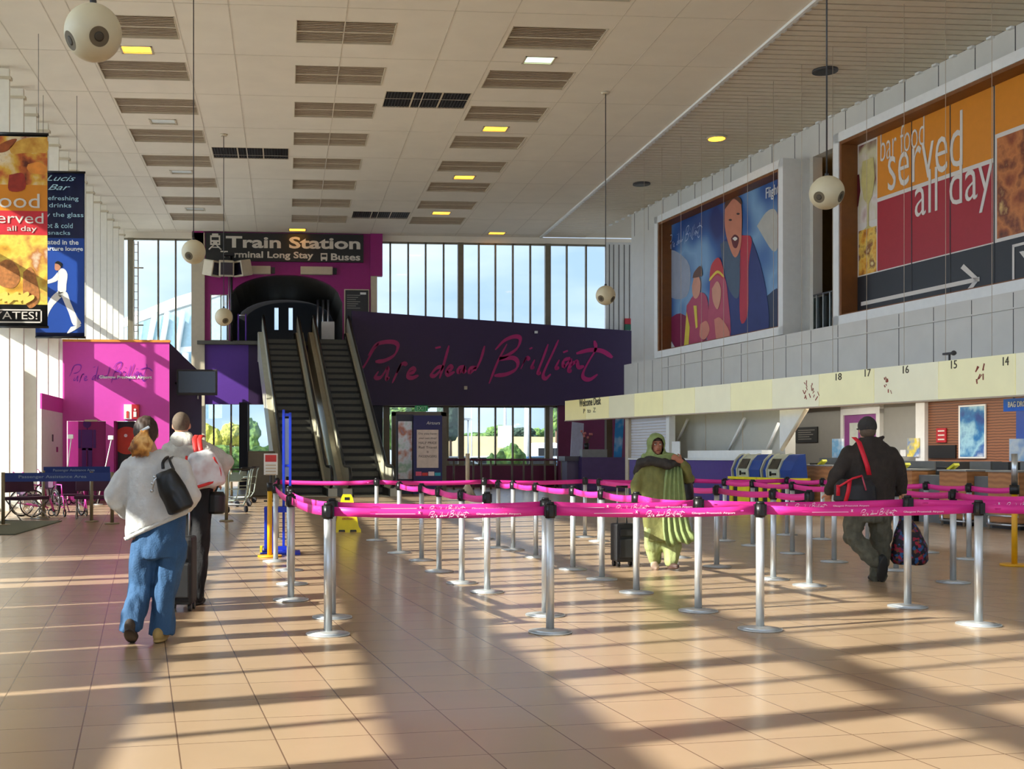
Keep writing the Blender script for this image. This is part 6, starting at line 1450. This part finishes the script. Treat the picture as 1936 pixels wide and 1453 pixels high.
me = blob_mesh([('l', [ring(0, 0, -.155, .075, .05), ring(0, 0, -.14, .095, .065), ring(0, 0, .0, .098, .07), ring(0, 0, .12, .078, .055), ring(0, 0, .15, .065, .04)])], voxel=.007, smooth=4, fold=.008, fscale=12)
me.transform(Matrix.Rotation(radians(-24), 4, 'Y')); me.materials.append(mat('bag_black', (18, 18, 18), .4, var=.2)); link('bag_body', me, hb, local=True)
b = MB(); off = q(338, 925, -.24); S_ = lambda *L: [v - off for v in L]
b.tube(spline(S_(q(318, 885, -.2), q(317, 874, -.185), q(320, 866, -.13), q(322, 863, -.02), q(322, 868, .07)), 5), .012, M_black, 8); b.tube(spline(S_(q(338, 888, -.2), q(331, 874, -.185), q(327, 867, -.12), q(327, 864, .0)), 5), .010, M_black, 8); b.build('strap', hb, local=True)
b = MB()
for a in ((306, 900), (302, 912), (300, 925)): b.sph(q(a[0], a[1], -.26) - off, .014, M_steel, seg=8, rings=6)
b.tube(S_(q(318, 892, -.25), q(306, 905, -.27), q(300, 928, -.26)), .006, M_steel, 6); b.build('charm', hb, local=True)

# -- man ahead of her, grey hooded jacket, black trousers
q = mk(372, 10.25); t = person('man from behind in grey hooded jacket and black trousers', 372, 10.25); WMt = WM[t]
hc = q(343, 803)
legs = [(q(352, 925), q(356, 1030, .06), q(357, 1122, .10)), (q(382, 925), q(380, 1030, .0), q(374, 1124, -.08))]
P = head_prims(hc, 1) + [cap(hc + Vector((0, -.01, -.06)), q(350, 838), .056, .062), ('l', [ring(q(366, 0).x, 0, .95, .15, .11), ring(q(362, 0).x, 0, 1.2, .17, .12), ring(q(358, 0).x, 0, 1.38, .17, .11), ring(q(354, 0).x, 0, 1.46, .06, .06)])]
P += [cap(a, b_, .075, .055) for a, b_, c in legs] + [cap(b_, c, .05, .035) for a, b_, c in legs]
P += [cap(q(318, 852), q(316, 892, .02), .045, .04), cap(q(316, 892, .02), q(334, 925, .03), .036, .028), cap(q(398, 855), q(424, 880, .05), .045, .04), cap(q(424, 880, .05), q(408, 912, .2), .036, .028)]
P += hand(q(338, 931, -.01), (.2, -.1, -1), (0, -1, 0), 1, .9) + hand(q(406, 914, .2), (-.5, .6, -.5), (0, .3, 1), -1, .8)
part(t, 'body', P, M_skin, voxel=.010, smooth=2)
part(t, 'hair', [('e', hc + Vector((0, -.018, .022)), (.080, .094, .096), None)], mat('hair_cropped', (92, 78, 64), .8, var=.15, scale=60), voxel=.008, cut=lambda v: v.z < hc.z - .055 or (v.y > hc.y + .06 and v.z < hc.z + .05))
J = [('l', [ring(q(366, 0).x, 0, q(0, 922).z, .195, .145), ring(q(364, 0).x, 0, q(0, 905).z, .215, .16), ring(q(361, 0).x, 0, q(0, 870).z, .215, .155), ring(q(357, 0).x, 0, q(0, 848).z, .21, .14), ring(q(354, 0).x, 0, q(0, 833).z, .16, .115), ring(q(350, 0).x, 0, q(0, 824).z, .09, .09)]),
     cap(q(322, 852), q(316, 892, .02), .075, .066), cap(q(316, 892, .02), q(332, 920, .03), .064, .048), cap(q(394, 853), q(424, 872, .05), .08, .078), cap(q(424, 876, .05), q(410, 908, .18), .07, .05)]
part(t, 'jacket', J, cloth('jacket_grey', (188, 184, 174), .12), voxel=.012, smooth=3, fold=.022, fscale=8)
part(t, 'hood', [('e', q(348, 832, -.09), (.12, .06, .07), Matrix.Rotation(.2, 4, 'Y')), ('e', q(346, 824, -.02), (.085, .085, .05), None)], cloth('hood_pale', (204, 200, 190), .1), voxel=.01, fold=.014, fscale=12)
T_ = [('l', [ring(q(367, 0).x, 0, q(0, 945).z, .165, .125), ring(q(367, 0).x, 0, q(0, 915).z, .17, .13)])] + [cap(a, b_, .10, .078) for a, b_, c in legs] + [cap(b_, c, .078, .072) for a, b_, c in legs]
M_trs = cloth('trousers_black', (26, 25, 27), .2)
part(t, 'trousers', T_, M_trs, voxel=.011, fold=.014, fscale=9, fvec=(1.4, 1.4, .5))
part(t, 'shoe', shoe(Vector((q(357, 0).x, .10, .0)), (.1, 1, 0)), M_black, voxel=.007); part(t, 'shoe', shoe(Vector((q(373, 0).x, -.08, .0)), (.25, 1, 0)), M_black, voxel=.007)
def carried(name, lab, cat, anchor): return thing(name, lab, cat, tuple(WMt @ anchor), -YAW), anchor
o, off = carried('shoulder_bag', 'silver and red sports bag hanging behind the man in grey', 'bag', q(394, 887, -.26))
me = blob_mesh([('l', [ring(0, 0, -.16, .135, .05), ring(.0, 0, -.14, .16, .09), ring(0, 0, .0, .165, .10), ring(0, 0, .12, .13, .08), ring(0, 0, .17, .09, .045)])], voxel=.009, smooth=4, fold=.012, fscale=7)
me.transform(Matrix.Rotation(radians(-14), 4, 'Y')); me.materials.append(blotch_mat('bag_silver', [(150, 150, 156), (216, 214, 214), (196, 170, 168)], 5, .4, 'noise')); link('bag_body', me, o, local=True)
b = MB(); rd = mat('strap_red', (206, 36, 34), .5)
b.tube(spline([q(x, y_, z_) - off for x, y_, z_ in ((364, 862, -.33), (363, 890, -.37), (366, 918, -.34))], 5), .012, rd, 6); b.tube(spline([q(x, y_, z_) - off for x, y_, z_ in ((366, 922, -.33), (392, 916, -.37), (420, 905, -.32), (424, 890, -.30), (412, 864, -.30))], 5), .014, rd, 6); b.build('piping', o, local=True)
b = MB()
for dx in (0, 9): b.loft([[q(x + dx, y_, z_) - off + Vector((s1 * .022, 0, 0)) + Vector((0, s2, 0)) for s1, s2 in ((-1, 0), (1, 0), (1, .01), (-1, .01))] for x, y_, z_ in ((382, 862, -.30), (377, 845, -.24), (373, 830, -.17), (374, 822, -.06), (374, 826, .06))], rd)
b.build('strap', o, local=True)
o, off = carried('waist_bag', 'small black bag at the hip of the man in grey', 'bag', q(408, 950, .0))
me = blob_mesh([('l', [ring(0, 0, -.10, .07, .06), ring(0, 0, -.08, .085, .08), ring(0, 0, .07, .085, .08), ring(0, 0, .1, .07, .06)])], voxel=.01, smooth=2); me.materials.append(MATS['bag_black']); link('bag_body', me, o, local=True)
b = MB(); b.tube([q(404, 935) - off, q(408, 918, .18) - off], .01, M_black); b.build('strap', o, local=True)
def suitcase(lab, px, py, D, w_, h_, dp, hz, rz=0.0, tone=(28, 28, 30)):
    g = at(px, 862, D); o = thing('suitcase', lab, 'suitcase', (g.x, g.y, 0), -YAW + rz); m = mat('case_%d' % px, tone, .6, var=.2)
    b = MB(); b.box((0, 0, .06 + h_ / 2), (w_, dp, h_), m, bev=.03); b.build('shell', o, local=True)
    b = MB(); b.box((0, -dp / 2 - .015, .06 + h_ * .36), (w_ * .8, .03, h_ * .5), m, bev=.012); b.box((0, -dp / 2 - .012, .06 + h_ * .78), (w_ * .75, .025, h_ * .2), m, bev=.01); b.build('front_pocket', o, local=True)
    b = MB()
    for s_ in (-1, 1): b.cyl((s_ * w_ * .22, dp * .3, h_), (s_ * w_ * .22, dp * .3, hz), .009, M_steel, n=6)
    b.cyl((-w_ * .26, dp * .3, hz), (w_ * .26, dp * .3, hz), .014, M_black); b.build('handle', o, local=True)
    for s_ in (-1, 1):
        for s2 in (-1, 1): b = MB(); b.cyl((s_ * w_ * .38 - .015, s2 * dp * .3, .035), (s_ * w_ * .38 + .015, s2 * dp * .3, .035), .035, M_black, n=14); b.build('wheel', o, local=True)
    return o
suitcase('black upright suitcase between the couple walking away', 344, 1150, 9.85, .22, .58, .30, .98)

# -- woman in green walking towards the camera
q = mk(1245, 13.4); t = person('woman in green headscarf, tunic and loose trousers walking towards the camera', 1245, 13.4); WMt = WM[t]
hc = q(1240, 842, -.02)
P = head_prims(hc, -1) + [cap(hc + Vector((0, .01, -.06)), q(1244, 866), .05, .055), ('l', [ring(0, 0, .70, .16, .12), ring(0, 0, .95, .18, .13), ring(0, 0, 1.2, .17, .12), ring(0, 0, 1.32, .10, .08)])]
P += [cap(q(1213, 880), q(1201, 915, .0), .045, .04), cap(q(1201, 915), q(1204, 944, .03), .038, .028), cap(q(1286, 880), q(1303, 904, -.03), .045, .04), cap(q(1303, 904, -.03), q(1280, 872, -.2), .038, .027)]
P += [cap(q(1233, 1000), q(1236, 1030, -.0), .07, .055), cap(q(1236, 1030), q(1240, 1062, .08), .05, .032), cap(q(1262, 1000), q(1263, 1030, -.12), .07, .055), cap(q(1263, 1030, -.12), q(1262, 1064, -.14), .05, .034)]
P += hand(q(1204, 946, .03), (.05, .1, -1), (0, 1, 0), 1, 1.0) + hand(q(1280, 872, -.2), (-.8, -.1, .5), (.1, -.9, .3), -1, 1.1)
part(t, 'body', P, M_skin2, voxel=.009, smooth=1)
b = MB()
for s_ in (-1, 1):
    e = hc + Vector((s_ * .030, -.083, .012)); b.sph(e, (.013, .008, .008), mat('eye_white', (220, 214, 206), .3), seg=12, rings=8); b.sph(e + Vector((0, -.006, 0)), (.006, .004, .006), mat('iris', (30, 18, 14), .2), seg=10, rings=6)
    b.box(e + Vector((0, -.004, .020)), (.034, .008, .006), mat('brow', (30, 20, 18), .8))
b.build('eyes', t, local=True)
b = MB(); b.sph(hc + Vector((0, -.086, -.058)), (.024, .008, .008), mat('lips', (136, 56, 54), .5), seg=14, rings=8); b.build('mouth', t, local=True)
part(t, 'hair', [('e', hc + Vector((0, .012, .02)), (.084, .098, .100), None)], MATS['hair_dark'], voxel=.008, cut=lambda v: v.y < hc.y - .04 and v.z < hc.z + .05)
M_hj = cloth('headscarf_green', (128, 144, 88), .14)
HJ = [('e', hc + Vector((0, .018, .022)), (.108, .125, .132), None), ('e', hc + Vector((.0, .01, -.09)), (.115, .12, .10), None), ('e', hc + Vector((.07, -.02, -.155)), (.22, .13, .075), None), ('e', hc + Vector((-.03, 0, -.14)), (.15, .13, .07), None)]
part(t, 'headscarf', HJ, M_hj, voxel=.009, smooth=3, fold=.014, fscale=16, cut=lambda v: v.y < hc.y - .03 and ((v.x - hc.x) / .070) ** 2 + ((v.z - hc.z + .008) / .098) ** 2 < 1)
TN = [('l', [ring(q(1262, 0).x, -.02, q(0, 1022).z, .26, .19, .0), ring(q(1254, 0).x, 0, q(0, 985).z, .235, .17), ring(q(1249, 0).x, 0, q(0, 945).z, .235, .165), ring(q(1247, 0).x, 0, q(0, 905).z, .225, .155), ring(q(1247, 0).x, 0, q(0, 880).z, .215, .135), ring(q(1246, 0).x, 0, q(0, 866).z, .14, .10)]),
      cap(q(1217, 882), q(1203, 915), .078, .07), cap(q(1203, 915), q(1205, 942, .02), .068, .058), cap(q(1281, 882), q(1302, 904, -.03), .076, .07), cap(q(1302, 904, -.03), q(1283, 876, -.19), .066, .045)]
part(t, 'tunic', TN, cloth('tunic_olive', (116, 116, 64), .14), voxel=.012, smooth=3, fold=.018, fscale=8, fvec=(1.6, 1.2, .4))
PN = [cap(q(1236, 1005), q(1237, 1032), .12, .105), cap(q(1237, 1032), q(1240, 1056, .06), .10, .078), cap(q(1266, 1005), q(1266, 1032, -.08), .12, .11), cap(q(1266, 1032, -.08), q(1264, 1056, -.12), .105, .085)]
part(t, 'trousers', PN, cloth('trousers_lime', (150, 160, 104), .12), voxel=.011, smooth=3, fold=.016, fscale=10, fvec=(1.8, 1.4, .4))
b = MB(); rows = []                                              # long pale scarf down the front
for py_, xa, xb, yy in ((880, 1254, 1283, -.16), (905, 1249, 1285, -.185), (940, 1246, 1289, -.20), (975, 1244, 1292, -.205), (1000, 1244, 1298, -.22), (1018, 1246, 1306, -.23), (1028, 1252, 1311, -.23)):
    rows.append([q(xa + (xb - xa) * k / 24, py_ + (3 * sin(k * .5) if py_ > 1010 else 0) - (k * .35 if py_ > 1010 else 0), yy + .022 * sin(k * 1.25 + py_ * .01)) for k in range(25)])
g_ = [[b.bm.verts.new(v) for v in r_] for r_ in rows] ; bk = [[b.bm.verts.new(v + Vector((0, .012, 0))) for v in r_] for r_ in rows]; i = b.mi(cloth('scarf_pale', (136, 152, 96), .12))
for A_, s_ in ((g_, 1), (bk, -1)):
    for r0_, r1_ in zip(A_, A_[1:]):
        for k in range(24): f = b.bm.faces.new((r0_[k], r0_[k + 1], r1_[k + 1], r1_[k]) if s_ > 0 else (r0_[k], r1_[k], r1_[k + 1], r0_[k + 1])); f.material_index = i; f.smooth = True
for k in range(24):
    for A_, B_ in ((g_[0], bk[0]), (g_[-1], bk[-1])): f = b.bm.faces.new((A_[k], A_[k + 1], B_[k + 1], B_[k])); f.material_index = i
for r_, s_ in zip(range(6), [0] * 6):
    for c_ in (0, 24): f = b.bm.faces.new((g_[r_][c_], g_[r_ + 1][c_], bk[r_ + 1][c_], bk[r_][c_])); f.material_index = i
b.build('long_scarf', t, local=True)
SH = [cap(q(1204, 893, .02), q(1210, 874, -.06), .045, .06), cap(q(1210, 874, -.06), q(1228, 870, -.15), .06, .058), cap(q(1228, 870, -.15), q(1255, 878, -.185), .055, .055), cap(q(1255, 878, -.185), q(1280, 872, -.16), .055, .05), cap(q(1280, 872, -.14), q(1298, 884, .03), .05, .055), cap(q(1210, 876, .0), q(1245, 868, .12), .06, .07), cap(q(1245, 868, .12), q(1295, 880, .05), .07, .055)]
part(t, 'shawl', SH, cloth('shawl_dark', (52, 48, 44), .35), voxel=.012, smooth=2, fold=.018, fscale=12)
part(t, 'shoe', shoe(Vector((q(1264, 0).x, -.14, .012)), (.12, -1, 0), pitch=.12), mat('sandal_brown', (70, 50, 44), .6), voxel=.007)
part(t, 'shoe', shoe(Vector((q(1238, 0).x, .04, .035)), (-.1, -1, 0), pitch=-.3), mat('sandal_pale', (188, 160, 140), .6), voxel=.007)
suitcase('black wheeled suitcase pulled by the woman in green', 1180, 1067, 13.75, .27, .46, .24, .96, .15)
o, off = carried('rucksack', 'large black bag hanging behind the woman in green', 'bag', q(1300, 912, .16))
me = blob_mesh([('l', [ring(0, 0, -.24, .08, .10), ring(0, 0, -.2, .12, .14), ring(-.03, 0, .05, .12, .14), ring(-.06, 0, .22, .08, .10)])], voxel=.012, smooth=3, fold=.01); me.materials.append(MATS['bag_black']); link('bag_body', me, o, local=True)
b = MB(); b.tube(spline([q(x, y_, z_) - off for x, y_, z_ in ((1293, 885, .15), (1284, 868, .08), (1281, 868, -.05))], 4), .014, M_black, 6); b.build('strap', o, local=True)

# -- man in dark jacket and cap walking away on the right
q = mk(1650, 12.0); t = person('man from behind in dark brown jacket, cap and olive trousers', 1650, 12.0); WMt = WM[t]
hc = q(1639, 812)
kn = (q(1622, 955), q(1613, 1012, .02), q(1636, 1056, -.22)); kr = (q(1663, 955), q(1670, 1030, .05), q(1668, 1088, .10))
P = head_prims(hc, 1) + [cap(hc + Vector((0, -.01, -.06)), q(1644, 842), .056, .062), ('l', [ring(0, 0, .85, .15, .12), ring(0, 0, 1.1, .17, .13), ring(0, 0, 1.38, .18, .11), ring(-.02, 0, 1.47, .06, .06)])]
P += [cap(a, b_, .075, .055) for a, b_, c in (kn, kr)] + [cap(b_, c, .05, .035) for a, b_, c in (kn, kr)]
P += [cap(q(1602, 855), q(1580, 900, -.02), .048, .042), cap(q(1580, 900), q(1574, 930, .1), .038, .028), cap(q(1684, 855), q(1702, 898), .048, .042), cap(q(1702, 898), q(1711, 934, .03), .038, .03)]
P += hand(q(1711, 936, .03), (.05, .05, -1), (-1, 0, 0), 1, 1.0) + hand(q(1574, 932, .1), (.2, .7, -.6), (0, .4, 1), 1, .7)
part(t, 'body', P, M_skin, voxel=.010, smooth=2)
part(t, 'hair', [('e', hc + Vector((0, -.02, -.01)), (.082, .09, .085), None)], MATS['hair_cropped'], voxel=.009)
part(t, 'cap', [('e', hc + Vector((0, -.008, .038)), (.091, .110, .105), None), ('e', hc + Vector((0, .11, .01)), (.065, .05, .014), None)], cloth('cap_dark', (50, 48, 46), .2), voxel=.009, fold=.004, fscale=20)
J = [('l', [ring(q(1644, 0).x, 0, q(0, 962).z, .25, .16), ring(q(1643, 0).x, 0, q(0, 940).z, .262, .175), ring(q(1645, 0).x, 0, q(0, 900).z, .268, .175), ring(q(1646, 0).x, 0, q(0, 865).z, .265, .16), ring(q(1645, 0).x, 0, q(0, 848).z, .235, .14), ring(q(1644, 0).x, 0, q(0, 836).z, .15, .11), ring(q(1642, 0).x, 0, q(0, 827).z, .095, .09)]),
     cap(q(1607, 858), q(1581, 900, -.02), .09, .082), cap(q(1581, 900, -.02), q(1576, 926, .08), .08, .058), cap(q(1683, 858), q(1701, 898), .09, .078), cap(q(1701, 898), q(1709, 928, .03), .076, .052),
     cap(q(1655, 831, -.04), q(1668, 826, -.02), .03, .018)]
part(t, 'jacket', J, cloth('jacket_brown', (46, 38, 32), .22), voxel=.012, smooth=3, fold=.020, fscale=7, fvec=(1.2, 1.2, .8))
T_ = [('l', [ring(q(1644, 0).x, 0, q(0, 985).z, .19, .14), ring(q(1644, 0).x, 0, q(0, 950).z, .195, .145)]), cap(kn[0], kn[1], .115, .10), cap(kn[1], kn[2], .10, .075), cap(kr[0], kr[1], .115, .10), cap(kr[1], kr[2], .10, .085)]
part(t, 'trousers', T_, cloth('trousers_olive', (84, 82, 68), .2), voxel=.012, smooth=2, fold=.026, fscale=11, fvec=(1.3, 1.3, .8))
part(t, 'shoe', shoe(Vector((q(1668, 0).x, .1, .0)), (-.1, 1, 0)), M_black, voxel=.007)
part(t, 'shoe', shoe(q(1645, 1062, -.33), (.05, 1, 0), s=1.1, pitch=-1.3), mat('boot_dark', (24, 26, 25), .6), voxel=.007)
o, off = carried('duffel_bag', 'black duffel bag with red straps at the left hip of the capped man', 'bag', q(1604, 924, -.17))
me = blob_mesh([('l', [ring(0, 0, -.13, .19, .08), ring(0, 0, -.11, .22, .12), ring(0, 0, .04, .21, .12), ring(0, 0, .11, .15, .07)])], voxel=.011, smooth=3, fold=.012, fscale=7); me.materials.append(mat('duffel_black', (34, 34, 38), .6, var=.2)); link('bag_body', me, o, local=True)
b = MB(); rs_ = mat('strap_scarlet', (214, 20, 48), .5)
def band(mb, L, w_, m):
    mb.loft([[q(*p_) - off + Vector((s1 * w_, s2, 0)) for s1, s2 in ((-1, 0), (1, 0), (1, .012), (-1, .012))] for p_ in L], m)
band(b, ((1610, 826, -.06), (1613, 836, -.15), (1618, 860, -.195), (1624, 880, -.205), (1628, 897, -.20)), .024, rs_)
band(b, ((1586, 905, -.28), (1582, 925, -.30), (1578, 950, -.27)), .02, rs_); band(b, ((1566, 915, -.26), (1565, 935, -.27)), .018, rs_)
b.tube([q(1566, 918, -.27) - off, q(1590, 903, -.29) - off, q(1608, 898, -.28) - off], .012, rs_, 6); b.tube([q(1608, 898, -.28) - off, q(1614, 925, -.3) - off], .008, mat('strap_rose', (176, 70, 90), .5), 6); b.build('strap', o, local=True)
o, off = carried('tote_bag', 'dark multicoloured patterned bag in the capped man\'s right hand', 'bag', q(1722, 1020, .02))
pt = blotch_mat('patterned_cloth', [(24, 20, 30), (24, 22, 34), (150, 24, 50), (30, 80, 130), (22, 20, 30), (90, 40, 90), (26, 24, 30), (120, 70, 40)], 34, .7)
me = blob_mesh([('l', [ring(.0, 0, q(0, 1066).z - off.z, .165, .10), ring(0, 0, q(0, 1058).z - off.z, .19, .13), ring(0, 0, q(0, 1030).z - off.z, .18, .13), ring(-.02, 0, q(0, 1000).z - off.z, .12, .09), ring(-.05, 0, q(0, 975).z - off.z, .055, .045), ring(-.06, 0, q(0, 962).z - off.z, .03, .03)])], voxel=.010, smooth=2, fold=.014, fscale=9); me.materials.append(pt); link('bag_body', me, o, local=True)
b = MB(); b.tube(spline([v - off for v in (q(1708, 975, .0), q(1706, 955, .0), q(1711, 944, .03), q(1716, 955, .03), q(1714, 975, .03))], 5), .011, M_black, 6); b.build('handle', o, local=True)

bpy.data.scenes.remove(TMP)
